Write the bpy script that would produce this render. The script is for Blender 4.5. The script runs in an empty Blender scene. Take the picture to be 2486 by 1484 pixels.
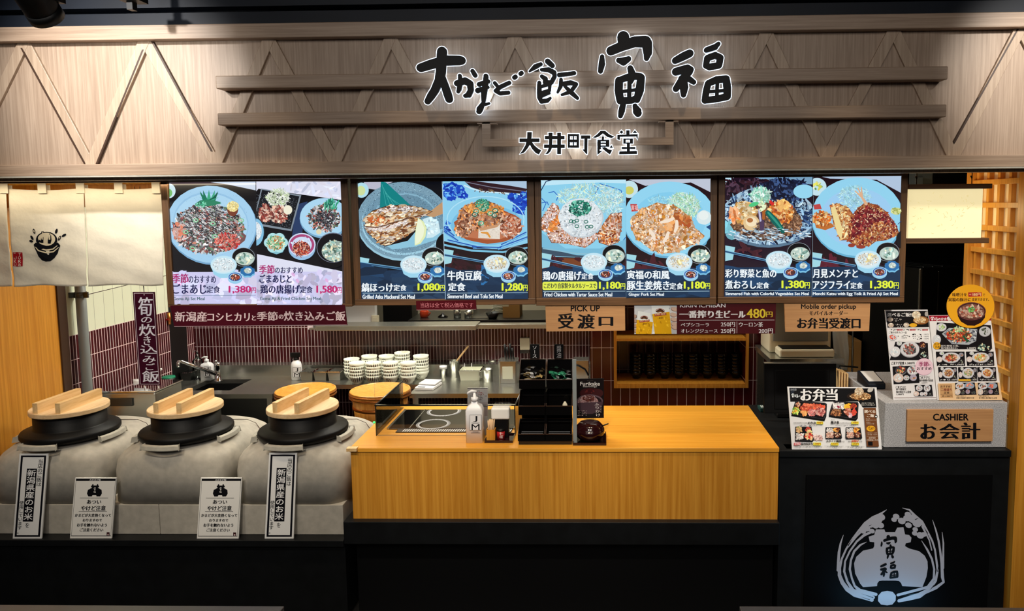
import bpy, math, random
from mathutils import Vector, Matrix

S = bpy.context.scene
COL = S.collection
random.seed(7)
PI = math.pi

# ---------------------------------------------------------------- camera
W, H, F = 2486.0, 1484.0, 1750.0
PPX, PPY = 1416.3, 652.1
YAW, PITCH, ROLL = -0.02443, -0.09086, -0.00870
CAM = Vector((0, 0, 1.93))
FW = Vector((math.sin(YAW)*math.cos(PITCH), math.cos(YAW)*math.cos(PITCH), math.sin(PITCH)))
_r0 = Vector((math.cos(YAW), -math.sin(YAW), 0)); _u0 = _r0.cross(FW)
RT = _r0*math.cos(ROLL)+_u0*math.sin(ROLL)
UP = -_r0*math.sin(ROLL)+_u0*math.cos(ROLL)
cd = bpy.data.cameras.new('camera'); cam = bpy.data.objects.new('camera', cd); COL.objects.link(cam)
cd.sensor_fit = 'HORIZONTAL'; cd.sensor_width = 36; cd.lens = F/W*36
cd.shift_x = (W/2-PPX)/W; cd.shift_y = (PPY-H/2)/W
cd.clip_start = 0.05; cd.clip_end = 60
cam.matrix_world = Matrix(((RT.x, UP.x, -FW.x, CAM.x), (RT.y, UP.y, -FW.y, CAM.y), (RT.z, UP.z, -FW.z, CAM.z), (0, 0, 0, 1)))
S.camera = cam
S.view_settings.view_transform = 'Standard'; S.view_settings.look = 'None'
S.view_settings.exposure = 0.0; S.view_settings.gamma = 1.0; S.view_settings.use_curve_mapping = False

# ---------------------------------------------------------------- world and lights
wd = bpy.data.worlds.new('world'); S.world = wd; wd.use_nodes = True
wd.node_tree.nodes['Background'].inputs[0].default_value = (0.55, 0.7, 1.0, 1)
wd.node_tree.nodes['Background'].inputs[1].default_value = 0.012

def light(name, kind, loc, aim, power, color, size=0.1, cone=60, blend=0.6, sy=None):
    l = bpy.data.lights.new(name, kind); l.energy = power; l.color = color
    o = bpy.data.objects.new(name, l); COL.objects.link(o); o.location = loc
    d = Vector(aim)-Vector(loc); o.rotation_euler = d.to_track_quat('-Z', 'Y').to_euler()
    if kind == 'SPOT':
        l.spot_size = math.radians(cone); l.spot_blend = blend; l.shadow_soft_size = size
    elif kind == 'AREA':
        l.size = size
        if sy: l.shape = 'RECTANGLE'; l.size_y = sy
    else:
        l.shadow_soft_size = size
    return o
WARM = (1.0, 0.74, 0.42); NEUT = (1.0, 0.95, 0.82); COOL = (0.72, 0.87, 1.0)
# hall track lights in front of the shop, aimed at its counters
for x, pw in ((-2.6, 34), (-2.0, 34), (-1.4, 34), (-0.8, 48), (-0.2, 48), (0.4, 48), (1.0, 34), (1.6, 24)):
    light('hall_downlight', 'SPOT', (x, 2.55, 3.25), (x, 3.14, 0.7), pw, (1.0, 0.80, 0.54), 0.05, 36, 0.8)
for x, tx, pw in ((-2.2, -2.2, 120), (-1.3, -1.3, 120), (-0.4, -0.45, 190), (0.45, 0.5, 165), (1.35, 1.55, 300)):  # added front fills lifting the goods in the fascia's shade, no such fixtures
    light('front_fill_spot', 'SPOT', (x, 1.0, 3.4), (tx, 3.3, 1.0), pw, (1.0, 0.91, 0.78), 0.08, 32, 0.9)
light('hall_fill_light', 'AREA', (-0.4, -0.6, 3.5), (-0.4, 3.2, 1.6), 84, (1.0, 0.94, 0.88), 4.5, sy=1.5)  # added broad fill giving the fascia and fronts soft light, no real fixture
light('hall_spot_right', 'SPOT', (2.0, 1.7, 3.05), (1.85, 3.12, 2.44), 170, (1.0, 0.94, 0.86), 0.05, 34, 1.0)
light('hall_spot_left', 'SPOT', (-2.25, 1.6, 3.05), (-2.10, 3.12, 2.42), 250, (1.0, 0.97, 0.93), 0.05, 44, 1.0)
# kitchen ceiling lamps
for x, y, pw in ((-2.0, 3.75, 75), (-1.9, 4.6, 30), (-0.75, 4.5, 34), (0.4, 4.0, 12)):
    light('kitchen_lamp', 'AREA', (x, y, 2.42), (x, y, 0), pw, NEUT, 0.9, sy=0.25)
light('back_room_lamp', 'AREA', (-1.2, 5.7, 2.3), (-1.2, 5.7, 0), 14, NEUT, 0.8)
# warm strip over the curtain
light('curtain_lamp', 'AREA', (-2.2, 3.22, 2.03), (-2.2, 3.34, 1.5), 1.6, (1.0, 0.85, 0.6), 1.3, sy=0.04)
light('side_wall_lamp', 'SPOT', (-2.3, 3.6, 2.2), (-2.95, 3.6, 1.2), 14, (1.0, 0.72, 0.35), 0.04, 100, 0.6)

# ---------------------------------------------------------------- pixel to place
def pray(px, py): return FW+RT*((px-PPX)/F)+UP*((PPY-py)/F)
def at(px, py, Y):
    d = pray(px, py); return CAM+d*(Y/d.y)
def atz(px, py, Z):
    d = pray(px, py); return CAM+d*((Z-CAM.z)/d.z)
def ZF(s, ox, oy): return lambda x, y: (ox+x/s, oy+y/s)

# ---------------------------------------------------------------- materials
def lin(c):
    def f(v):
        v = v/255.0
        return v/12.92 if v <= 0.04045 else ((v+0.055)/1.055)**2.4
    return (f(c[0]), f(c[1]), f(c[2]), 1.0)
M = {}
def mat(name, c, rough=0.5, metal=0.0, spec=0.5, noise=0.0, nscale=30, bump=0.0, emit=None, es=1.0, trans=0.0, alpha=1.0):
    m = bpy.data.materials.new(name); m.use_nodes = True; nt = m.node_tree; b = nt.nodes['Principled BSDF']
    b.inputs['Base Color'].default_value = lin(c); b.inputs['Roughness'].default_value = rough
    b.inputs['Metallic'].default_value = metal; b.inputs['Specular IOR Level'].default_value = spec
    b.inputs['Transmission Weight'].default_value = trans
    if noise or bump:
        tc = nt.nodes.new('ShaderNodeTexCoord'); n = nt.nodes.new('ShaderNodeTexNoise')
        n.inputs['Scale'].default_value = nscale; n.inputs['Detail'].default_value = 6
        nt.links.new(tc.outputs['Object'], n.inputs['Vector'])
        if noise:
            r = nt.nodes.new('ShaderNodeMapRange'); r.inputs[1].default_value = 0.3; r.inputs[2].default_value = 0.7
            r.inputs[3].default_value = 1-noise; r.inputs[4].default_value = 1+noise
            mx = nt.nodes.new('ShaderNodeVectorMath'); mx.operation = 'SCALE'; mx.inputs[0].default_value = lin(c)[:3]
            nt.links.new(n.outputs['Fac'], r.inputs[0]); nt.links.new(r.outputs[0], mx.inputs['Scale']); nt.links.new(mx.outputs[0], b.inputs['Base Color'])
        if bump:
            bp = nt.nodes.new('ShaderNodeBump'); bp.inputs['Strength'].default_value = bump; bp.inputs['Distance'].default_value = 0.02 if name == 'cloth' else 0.004
            nt.links.new(n.outputs['Fac'], bp.inputs['Height']); nt.links.new(bp.outputs[0], b.inputs['Normal'])
    if emit:
        b.inputs['Emission Color'].default_value = lin(emit); b.inputs['Emission Strength'].default_value = es
    M[name] = m; return m
def wood(name, c1, c2, sc, rough=0.45, dist=1.0, fine=1.0):
    """two-tone grain, stretched by sc = scale along x, y, z"""
    m = bpy.data.materials.new(name); m.use_nodes = True; nt = m.node_tree; b = nt.nodes['Principled BSDF']
    tc = nt.nodes.new('ShaderNodeTexCoord'); mp = nt.nodes.new('ShaderNodeMapping'); mp.inputs['Scale'].default_value = sc
    n = nt.nodes.new('ShaderNodeTexNoise'); n.inputs['Scale'].default_value = 1.0; n.inputs['Detail'].default_value = 7; n.inputs['Roughness'].default_value = 0.65; n.inputs['Distortion'].default_value = 0.25*dist
    r = nt.nodes.new('ShaderNodeValToRGB'); r.color_ramp.elements[0].position = 0.36; r.color_ramp.elements[1].position = 0.64
    r.color_ramp.elements[0].color = lin(c1); r.color_ramp.elements[1].color = lin(c2)
    nt.links.new(tc.outputs['Object'], mp.inputs[0]); nt.links.new(mp.outputs[0], n.inputs['Vector']); nt.links.new(n.outputs['Fac'], r.inputs[0])
    nt.links.new(r.outputs[0], b.inputs['Base Color']); b.inputs['Roughness'].default_value = rough
    M[name] = m; return m
def tiles(name, c1, c2, grout, bw, rh, ax, ox=0, oz=0, mortar=0.0016, rough=0.25):
    """stacked tiles; ax = 'x' for a wall facing y, 'y' for a wall facing x"""
    m = bpy.data.materials.new(name); m.use_nodes = True; nt = m.node_tree; b = nt.nodes['Principled BSDF']
    tc = nt.nodes.new('ShaderNodeTexCoord'); sp = nt.nodes.new('ShaderNodeSeparateXYZ'); cb = nt.nodes.new('ShaderNodeCombineXYZ')
    nt.links.new(tc.outputs['Object'], sp.inputs[0])
    for src, dst, off in ((0 if ax == 'x' else 1, 0, ox), (2, 1, oz)):
        a = nt.nodes.new('ShaderNodeMath'); a.operation = 'ADD'; a.inputs[1].default_value = -off+10*(bw if dst == 0 else rh)*100
        nt.links.new(sp.outputs[src], a.inputs[0]); nt.links.new(a.outputs[0], cb.inputs[dst])
    k = nt.nodes.new('ShaderNodeTexBrick'); k.offset = 0; k.squash = 1
    k.inputs['Color1'].default_value = lin(c1); k.inputs['Color2'].default_value = lin(c2); k.inputs['Mortar'].default_value = lin(grout)
    k.inputs['Scale'].default_value = 1; k.inputs['Mortar Size'].default_value = mortar; k.inputs['Mortar Smooth'].default_value = 0.1
    k.inputs['Brick Width'].default_value = bw; k.inputs['Row Height'].default_value = rh
    nt.links.new(cb.outputs[0], k.inputs['Vector']); nt.links.new(k.outputs['Color'], b.inputs['Base Color'])
    rr = nt.nodes.new('ShaderNodeMapRange'); rr.inputs[3].default_value = rough; rr.inputs[4].default_value = 0.8
    nt.links.new(k.outputs['Fac'], rr.inputs[0]); nt.links.new(rr.outputs[0], b.inputs['Roughness'])
    M[name] = m; return m
def printed(name, lit, es=1.0, rough=0.35):
    m = bpy.data.materials.new(name); m.use_nodes = True; nt = m.node_tree; b = nt.nodes['Principled BSDF']
    a = nt.nodes.new('ShaderNodeVertexColor'); a.layer_name = 'ink'
    b.inputs['Roughness'].default_value = rough; b.inputs['Specular IOR Level'].default_value = 0.35
    if lit:
        if name == 'emblem_lit': nt.links.new(a.outputs[0], b.inputs['Base Color'])
        else: b.inputs['Base Color'].default_value = (0.02, 0.02, 0.02, 1)
        b.inputs['Emission Strength'].default_value = es
        nt.links.new(a.outputs[0], b.inputs['Emission Color'])
    else:
        nt.links.new(a.outputs[0], b.inputs['Base Color'])
    M[name] = m; return m
def glassy(name, tint=(1, 1, 1), gloss=0.1):
    m = bpy.data.materials.new(name); m.use_nodes = True; nt = m.node_tree; nt.nodes.remove(nt.nodes['Principled BSDF'])
    t = nt.nodes.new('ShaderNodeBsdfTransparent'); t.inputs[0].default_value = (*tint, 1); g = nt.nodes.new('ShaderNodeBsdfGlossy'); g.inputs['Roughness'].default_value = 0.02
    x = nt.nodes.new('ShaderNodeMixShader'); f = nt.nodes.new('ShaderNodeFresnel'); f.inputs[0].default_value = 1.45
    nt.links.new(f.outputs[0], x.inputs[0]); nt.links.new(t.outputs[0], x.inputs[1]); nt.links.new(g.outputs[0], x.inputs[2])
    nt.links.new(x.outputs[0], nt.nodes['Material Output'].inputs[0]); M[name] = m; return m

wood('fascia_panel', (150, 127, 107), (178, 155, 134), (120, 60, 3.0))
wood('fascia_slat', (162, 138, 116), (186, 163, 140), (110, 60, 4.0))
wood('fascia_beam', (146, 122, 102), (174, 150, 128), (3.0, 90, 130))
wood('orange_wood', (196, 128, 36), (224, 158, 58), (70, 70, 1.6), 0.4)
wood('orange_top', (226, 152, 44), (240, 172, 62), (1.6, 60, 60), 0.32)
wood('brown_wood', (84, 58, 36), (124, 88, 56), (2.5, 80, 110))
wood('brown_wood_vertical', (84, 58, 36), (124, 88, 56), (110, 80, 2.5))
wood('pale_wood', (214, 172, 112), (238, 204, 150), (60, 3, 40), 0.5)
wood('lid_wood', (212, 176, 128), (234, 204, 160), (30, 3, 60), 0.55)
wood('tub_wood', (206, 134, 48), (234, 168, 74), (50, 50, 2), 0.35)
wood('sign_wood', (184, 134, 88), (200, 150, 100), (3, 60, 120), 0.5)
wood('lattice_wood', (206, 146, 58), (228, 170, 80), (60, 60, 3), 0.4)
mat('dark_brown', (62, 40, 26), 0.45)
mat('navy', (13, 20, 31), 0.5, spec=0.25, noise=0.2, nscale=6)
mat('black', (9, 9, 10), 0.45, spec=0.3)
mat('black_gloss', (10, 9, 9), 0.08)
mat('black_stone', (11, 13, 15), 0.5, spec=0.35, noise=0.35, nscale=14)
mat('iron', (9, 9, 10), 0.5, spec=0.2, bump=0.1, nscale=200)
mat('stone', (176, 170, 158), 0.9, noise=0.12, nscale=26, bump=0.25)
mat('stone_lip', (176, 172, 160), 0.85, noise=0.1, nscale=40)
mat('granite', (172, 172, 175), 0.6, noise=0.55, nscale=300)
mat('black_matte', (7, 7, 8), 0.6, spec=0.08)
mat('steel', (186, 186, 178), 0.27, 0.93)
mat('steel_dark', (90, 92, 92), 0.35, 1.0)
mat('chrome', (220, 220, 220), 0.07, 1.0)
mat('copper', (196, 120, 60), 0.3, 0.9)
mat('cream_panel', (226, 228, 206), 0.45)
mat('cream', (214, 206, 180), 0.45)
mat('grey_pipe', (132, 138, 138), 0.4)
mat('ring_grey', (176, 176, 178), 0.5)
mat('white', (232, 232, 230), 0.35)
mat('paper_white', (240, 240, 236), 0.6)
mat('porcelain', (232, 234, 218), 0.2)
mat('maroon', (74, 14, 26), 0.4)
mat('lacquer', (34, 10, 12), 0.12)
mat('cloth', (236, 226, 204), 0.95, noise=0.05, nscale=6, bump=0.6)
mat('floor_dark', (40, 38, 36), 0.5, noise=0.2, nscale=8)
mat('table_top', (120, 116, 114), 0.35)
mat('letter_black', (4, 4, 6), 0.45, spec=0.2)
mat('halo_white', (230, 240, 250), 0.4, emit=(225, 240, 255), es=1.6)
mat('lantern_paper', (240, 226, 180), 0.7, emit=(236, 220, 168), es=0.85, noise=0.03, nscale=20)
mat('screen_paper', (238, 220, 184), 0.8, emit=(200, 170, 120), es=0.12)
mat('box_card', (176, 132, 72), 0.8)
mat('orange_pot', (214, 70, 30), 0.3)
mat('green_lid', (40, 150, 110), 0.4)
mat('red', (168, 28, 32), 0.4)
mat('yellow_round', (236, 166, 32), 0.5)
mat('toothpick', (222, 190, 150), 0.7)
mat('white_cloth', (226, 228, 222), 0.9)
mat('pump_white', (236, 236, 238), 0.3)
mat('green_box', (30, 70, 64), 0.5)
mat('gold_foil', (226, 196, 130), 0.3, 0.5)
mat('silver_foil', (220, 220, 220), 0.3, 0.5)
mat('green_foil', (50, 150, 110), 0.3, 0.3)
mat('green_led', (40, 220, 90), 0.4, emit=(60, 255, 110), es=2.0)
printed('print_lit', True, 1.0, 0.12); printed('print', False)
glassy('glass'); glassy('clear_plastic', (0.9, 0.93, 0.93))

# ---------------------------------------------------------------- builders
def tag(o, label=None, cat=None, group=None, kind=None):
    if label: o['label'] = label
    if cat: o['category'] = cat
    if group: o['group'] = group
    if kind: o['kind'] = kind
    return o
def empty(name, loc=(0, 0, 0), rot=None, mtx=None):
    o = bpy.data.objects.new(name, None); COL.objects.link(o); o.empty_display_size = 0.05
    if mtx: o.matrix_basis = mtx
    else:
        o.location = loc
        if rot: o.rotation_euler = rot
    return o
def thing(name, label, cat, loc=(0, 0, 0), group=None, rot=None, mtx=None):
    return tag(empty(name, loc, rot, mtx), label, cat, group)
def root_matrix(o):
    while o.parent: o = o.parent
    return o.matrix_basis
def copy_tree(o, parent=None):
    c = o.copy(); COL.objects.link(c)
    if parent: c.parent = parent
    for ch in KIDS.get(o.name, []): copy_tree(ch, c)
    return c
KIDS = {}

class MB:
    def __init__(s): s.v, s.f, s.m, s.s = [], [], [], []
    def add(s, vs, fs, mi=0, smooth=False):
        b = len(s.v); s.v += [Vector(p) for p in vs]
        for f in fs: s.f.append([b+i for i in f]); s.m.append(mi); s.s.append(smooth)
        return s
    def box(s, x0, y0, z0, x1, y1, z1, mi=0):
        x0, x1 = min(x0, x1), max(x0, x1); y0, y1 = min(y0, y1), max(y0, y1); z0, z1 = min(z0, z1), max(z0, z1)
        return s.add([(x0, y0, z0), (x1, y0, z0), (x1, y1, z0), (x0, y1, z0), (x0, y0, z1), (x1, y0, z1), (x1, y1, z1), (x0, y1, z1)],
                     [(3, 2, 1, 0), (4, 5, 6, 7), (0, 1, 5, 4), (1, 2, 6, 5), (2, 3, 7, 6), (3, 0, 4, 7)], mi)
    def obox(s, c, sx, sy, sz, mtx=None, mi=0):
        m = mtx or Matrix.Identity(3); c = Vector(c); k = []
        for x, y, z in ((-1, -1, -1), (1, -1, -1), (1, 1, -1), (-1, 1, -1), (-1, -1, 1), (1, -1, 1), (1, 1, 1), (-1, 1, 1)):
            k.append(c+m@Vector((x*sx/2, y*sy/2, z*sz/2)))
        return s.add(k, [(3, 2, 1, 0), (4, 5, 6, 7), (0, 1, 5, 4), (1, 2, 6, 5), (2, 3, 7, 6), (3, 0, 4, 7)], mi)
    def prism(s, pts, vec, mi=0):
        n = len(pts); vec = Vector(vec); a = [Vector(p) for p in pts]
        nr = Vector((0, 0, 0))
        for i in range(n): nr += a[i].cross(a[(i+1) % n])
        if nr.dot(vec) > 0: a.reverse()
        vs = a+[p+vec for p in a]
        return s.add(vs, [list(range(n)), list(range(2*n-1, n-1, -1))]+[[(i+1) % n, i, n+i, n+(i+1) % n] for i in range(n)], mi)
    def lathe(s, prof, c, n=32, mi=0, smooth=True, sx=1.0, sy=1.0, closed=False):
        cx, cy, cz = c; vs = []; fs = []; rings = []
        for r, z in prof:
            if r < 1e-6: rings.append([len(vs)]); vs.append((cx, cy, cz+z))
            else:
                rings.append(list(range(len(vs), len(vs)+n)))
                for k in range(n): t = 2*PI*k/n; vs.append((cx+r*sx*math.cos(t), cy+r*sy*math.sin(t), cz+z))
        pr = list(zip(rings, rings[1:]))
        if closed: pr.append((rings[-1], rings[0]))
        for a, b in pr:
            for k in range(n):
                k2 = (k+1) % n
                if len(a) == 1 and len(b) == 1: continue
                if len(a) == 1: fs.append([a[0], b[k2], b[k]])
                elif len(b) == 1: fs.append([a[k], a[k2], b[0]])
                else: fs.append([a[k], a[k2], b[k2], b[k]])
        return s.add(vs, fs, mi, smooth)
    def tube(s, pts, r, n=8, mi=0, smooth=True, closed=False):
        pts = [Vector(p) for p in pts]; vs = []; fs = []; m = len(pts); up = None
        for i, p in enumerate(pts):
            a = pts[i-1] if (i or closed) else p; b = pts[(i+1) % m] if (i < m-1 or closed) else p
            d = (b-a).normalized()
            if up is None: up = Vector((0, 0, 1)) if abs(d.z) < 0.9 else Vector((1, 0, 0))
            u = d.cross(up).normalized(); w = u.cross(d).normalized(); up = w
            rr = r[i] if isinstance(r, (list, tuple)) else r
            for k in range(n): t = 2*PI*k/n; vs.append(p+u*(rr*math.cos(t))+w*(rr*math.sin(t)))
        for i in range(m if closed else m-1):
            j = (i+1) % m
            for k in range(n): fs.append([i*n+k, i*n+(k+1) % n, j*n+(k+1) % n, j*n+k])
        if not closed: fs += [list(range(n-1, -1, -1)), list(range((m-1)*n, m*n))]
        return s.add(vs, fs, mi, smooth)
    def grid(s, fn, nu, nv, mi=0, smooth=True):
        vs = [fn(i/nu, j/nv) for j in range(nv+1) for i in range(nu+1)]
        fs = [[j*(nu+1)+i, j*(nu+1)+i+1, (j+1)*(nu+1)+i+1, (j+1)*(nu+1)+i] for j in range(nv) for i in range(nu)]
        return s.add(vs, fs, mi, smooth)
    def build(s, name, mats, parent=None, bevel=0.0, solid=0.0, label=None, seg=2, subd=0):
        me = bpy.data.meshes.new(name); o = bpy.data.objects.new(name, me); COL.objects.link(o)
        if parent:
            inv = root_matrix(parent).inverted(); vs = [inv@p for p in s.v]; o.parent = parent; KIDS.setdefault(parent.name, []).append(o)
        else:
            lo = [min(p[i] for p in s.v) for i in range(3)]; hi = [max(p[i] for p in s.v) for i in range(3)]
            b = Vector(((lo[0]+hi[0])/2, (lo[1]+hi[1])/2, lo[2])) if s.local else Vector((0, 0, 0))
            o.location = b; vs = [p-b for p in s.v]
        me.from_pydata([tuple(p) for p in vs], [], s.f)
        for m in (mats if isinstance(mats, (list, tuple)) else [mats]): me.materials.append(M[m])
        me.polygons.foreach_set('material_index', s.m); me.polygons.foreach_set('use_smooth', s.s); me.update()
        if subd: md = o.modifiers.new('subd', 'SUBSURF'); md.levels = subd; md.render_levels = subd
        if solid: md = o.modifiers.new('solid', 'SOLIDIFY'); md.thickness = solid; md.offset = 0
        if bevel: md = o.modifiers.new('bevel', 'BEVEL'); md.width = bevel; md.segments = seg; md.limit_method = 'ANGLE'; md.angle_limit = 0.6
        if label: o['label'] = label
        return o
    local = True
def struct(mb, name, m, bevel=0.0):
    mb.local = False; o = mb.build(name, m, bevel=bevel); o['kind'] = 'structure'; return o
def single(mb, name, m, label, cat, group=None, **k):
    return tag(mb.build(name, m, **k), label, cat, group)

# ---- lettering: flat outlines of characters from Blender's own font
_GL = {}
def glyphs(text, wt=0.0, fit=True):
    key = (text, wt)
    if key not in _GL:
        cu = bpy.data.curves.new('lettering', 'FONT'); cu.body = text; cu.resolution_u = 3; cu.offset = wt
        o = bpy.data.objects.new('lettering', cu); COL.objects.link(o)
        me = bpy.data.meshes.new_from_object(o.evaluated_get(bpy.context.evaluated_depsgraph_get()))
        vs = [(v.co.x, v.co.y) for v in me.vertices]; fs = [list(p.vertices) for p in me.polygons]
        bpy.data.meshes.remove(me); bpy.data.objects.remove(o); bpy.data.curves.remove(cu)
        _GL[key] = (vs, fs)
    return _GL[key]

# ---- printed surfaces: a plane in space, drawn on in the photograph's measured outlines
def capsule_outline(pts):
    """outline of a brush stroke [(x, y, r), ...]"""
    L, Rr = [], []; n = len(pts)
    for i, (x, y, r) in enumerate(pts):
        a = pts[max(i-1, 0)]; b = pts[min(i+1, n-1)]; dx, dy = b[0]-a[0], b[1]-a[1]; q = math.hypot(dx, dy) or 1
        nx, ny = -dy/q, dx/q; L.append((x+nx*r, y+ny*r)); Rr.append((x-nx*r, y-ny*r))
    def cap(p, q, sgn):
        x, y, r = p; d = math.atan2(p[1]-q[1], p[0]-q[0]); return [(x+r*math.cos(d+t), y+r*math.sin(d+t)) for t in (-1.0, -0.35, 0.35, 1.0)]
    return L+cap(pts[-1], pts[-2], 1)[::-1]+Rr[::-1]+cap(pts[0], pts[1], 1)[::-1]
def stroke_quads(pts):
    """a stroke as convex pieces (quads and round dabs), safe for sharp bends"""
    out = []
    for i, (x, y, r) in enumerate(pts): out.append([(x+r*math.cos(t*PI/6), y+r*math.sin(t*PI/6)) for t in range(12)])
    for (x0, y0, r0), (x1, y1, r1) in zip(pts, pts[1:]):
        q = math.hypot(x1-x0, y1-y0)
        if q < 1e-6: continue
        nx, ny = -(y1-y0)/q, (x1-x0)/q
        out.append([(x0+nx*r0, y0+ny*r0), (x1+nx*r1, y1+ny*r1), (x1-nx*r1, y1-ny*r1), (x0-nx*r0, y0-ny*r0)])
    return out
def clip_poly(p, clip):
    out = list(p); n = len(clip)
    ar = sum(clip[i][0]*clip[(i+1) % n][1]-clip[(i+1) % n][0]*clip[i][1] for i in range(n)); sg = 1 if ar > 0 else -1
    for i in range(n):
        a, b = clip[i], clip[(i+1) % n]; src, out = out, []
        if not src: return []
        side = lambda q: sg*((b[0]-a[0])*(q[1]-a[1])-(b[1]-a[1])*(q[0]-a[0]))
        for k in range(len(src)):
            c, d = src[k], src[(k+1) % len(src)]; sc_, sd = side(c), side(d)
            if sc_ >= 0: out.append(c)
            if (sc_ >= 0) != (sd >= 0):
                t = sc_/(sc_-sd); out.append((c[0]+t*(d[0]-c[0]), c[1]+t*(d[1]-c[1])))
    return out
class Pic:
    STEP = 1.2e-5
    def __init__(s, O, ux=(1, 0, 0), uz=(0, 0, 1), zf=None, clip=None):
        s.O = Vector(O); s.ux = Vector(ux).normalized(); s.uz = Vector(uz).normalized(); s.n = s.ux.cross(s.uz)
        s.v, s.f, s.c, s.h = [], [], [], 0.0004; s.step = s.STEP; s.zf = zf; s.clip = clip; s.warp = None
    def mtx(s):
        a, b, c = s.ux, -s.n, s.uz
        return Matrix(((a.x, b.x, c.x, s.O.x), (a.y, b.y, c.y, s.O.y), (a.z, b.z, c.z, s.O.z), (0, 0, 0, 1)))
    def loc(s, q):
        d = pray(*q); t = (s.O-CAM).dot(s.n)/d.dot(s.n); p = CAM+d*t-s.O
        return p.dot(s.ux), p.dot(s.uz)
    def _put(s, pts, faces, col, raw=False):
        if s.zf and not raw: pts = [s.zf(*p) for p in pts]
        b = len(s.v); l = lin(col)
        for p in pts: u, w = s.loc(p); s.v.append((u, -s.h, w))
        for f in faces:
            P = [s.v[b+i] for i in f]; ar = sum(P[k][0]*P[(k+1) % len(P)][2]-P[(k+1) % len(P)][0]*P[k][2] for k in range(len(P)))
            ff = [b+i for i in f]
            s.f.append(ff if ar > 0 else ff[::-1]); s.c.append(l)
        s.h += s.step
    def poly(s, pts, col, clip=True):
        if clip and s.clip: 
            pts = clip_poly(pts, s.clip)
            if len(pts) < 3: return
        s._put(pts, [list(range(len(pts)))], col)
    def rect(s, x0, y0, x1, y1, col): s.poly([(x0, y0), (x1, y0), (x1, y1), (x0, y1)], col)
    def ell(s, cx, cy, rx, ry, col, rot=0.0, n=28, jit=0.0):
        c, d = math.cos(rot), math.sin(rot); pts = []
        for k in range(n):
            t = 2*PI*k/n; j = 1+random.uniform(-jit, jit); x, y = rx*math.cos(t)*j, ry*math.sin(t)*j; pts.append((cx+x*c-y*d, cy+x*d+y*c))
        s.poly(pts, col)
    def ring(s, cx, cy, rx, ry, w, col, rot=0.0, n=32, a0=0, a1=2*PI):
        c, d = math.cos(rot), math.sin(rot)
        def P(t, k): x, y = (rx-k)*math.cos(t), (ry-k)*math.sin(t); return (cx+x*c-y*d, cy+x*d+y*c)
        h = s.h
        for i in range(n):
            t0, t1 = a0+(a1-a0)*i/n, a0+(a1-a0)*(i+1)/n; s.h = h; s.poly([P(t0, 0), P(t1, 0), P(t1, w), P(t0, w)], col)
    def line(s, pts, w, col):
        for a, b in zip(pts, pts[1:]):
            q = math.hypot(b[0]-a[0], b[1]-a[1]) or 1; nx, ny = -(b[1]-a[1])/q*w/2, (b[0]-a[0])/q*w/2
            s.poly([(a[0]+nx, a[1]+ny), (b[0]+nx, b[1]+ny), (b[0]-nx, b[1]-ny), (a[0]-nx, a[1]-ny)], col)
    def stroke(s, pts, col):
        h = s.h
        s.step = 4e-6
        for i, q in enumerate(stroke_quads(pts)): s.poly(q, col)
        s.step = s.STEP; s.h += s.STEP
    def scatter(s, reg, n, size, pal, el=(1, 2.2), ang=None, sharp=False):
        """reg = ('e', cx, cy, rx, ry[, rot]) or a polygon"""
        big = n > 40; n = int(n*2.5) if big else n; size = (size[0]*0.66, size[1]*0.66) if big else size; lo_ = 0.76 if big else 0.88; s.step = 2.0e-6
        for _ in range(n):
            if reg[0] == 'e':
                t = random.uniform(0, 2*PI); r = math.sqrt(random.random()); x, y = r*reg[3]*math.cos(t), r*reg[4]*math.sin(t)
                if len(reg) > 5: c, d = math.cos(reg[5]), math.sin(reg[5]); x, y = x*c-y*d, x*d+y*c
                x += reg[1]; y += reg[2]
            else:
                xs = [p[0] for p in reg]; ys = [p[1] for p in reg]
                for _k in range(60):
                    x, y = random.uniform(min(xs), max(xs)), random.uniform(min(ys), max(ys)); ins = False; j = len(reg)-1
                    for i in range(len(reg)):
                        if (reg[i][1] > y) != (reg[j][1] > y) and x < (reg[j][0]-reg[i][0])*(y-reg[i][1])/(reg[j][1]-reg[i][1])+reg[i][0]: ins = not ins
                        j = i
                    if ins: break
            r = random.uniform(*size); e = random.uniform(*el); a = random.uniform(0, PI) if ang is None else ang+random.uniform(-0.35, 0.35)
            c, d = math.cos(a), math.sin(a); k = 4 if sharp else 7; pts = []
            for i in range(k):
                t = 2*PI*i/k; j = random.uniform(0.65, 1.15); px, py = r*e*j*math.cos(t), r*j*math.sin(t); pts.append((x+px*c-py*d, y+px*d+py*c))
            col = random.choice(pal); g = random.uniform(lo_, 1.16); s.poly(pts, tuple(min(255, v*g) for v in col))
        s.step = s.STEP; s.h += s.STEP
    def text(s, t, x0, y0, x1, y1, col, wt=0.0, serif=0.0, lean=0.0, slope=0.0, raw=False):
        """fill the box x0..x1, y0..y1 (y down) with the text; slope, lean = dy/dx and dx/dy of the writing"""
        vs, fs = glyphs(t)
        if not vs: return
        ax, bx = min(v[0] for v in vs), max(v[0] for v in vs); ay, by = min(v[1] for v in vs), max(v[1] for v in vs)
        sx, sy = (x1-x0)/max(bx-ax, 1e-6), (y1-y0)/max(by-ay, 1e-6)
        d = min(wt, 0.04)*sy; k = d*0.8+serif; s.step = 6e-6
        for ox, oy in (((-k, 0), (k, 0), (0, -d*0.7), (0, d*0.7)) if d > 0.12 else ((-k, 0), (0, 0), (k, 0)) if k else ((0, 0),)):
            pts = []
            for vx, vy in vs:
                x, y = (vx-ax)*sx, (by-vy)*sy; pts.append((x0+ox+x+(y-(y1-y0))*lean, y0+oy+y+x*slope))
            s._put(pts, fs, col, raw)
        s.step = s.STEP; s.h += s.STEP
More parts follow.
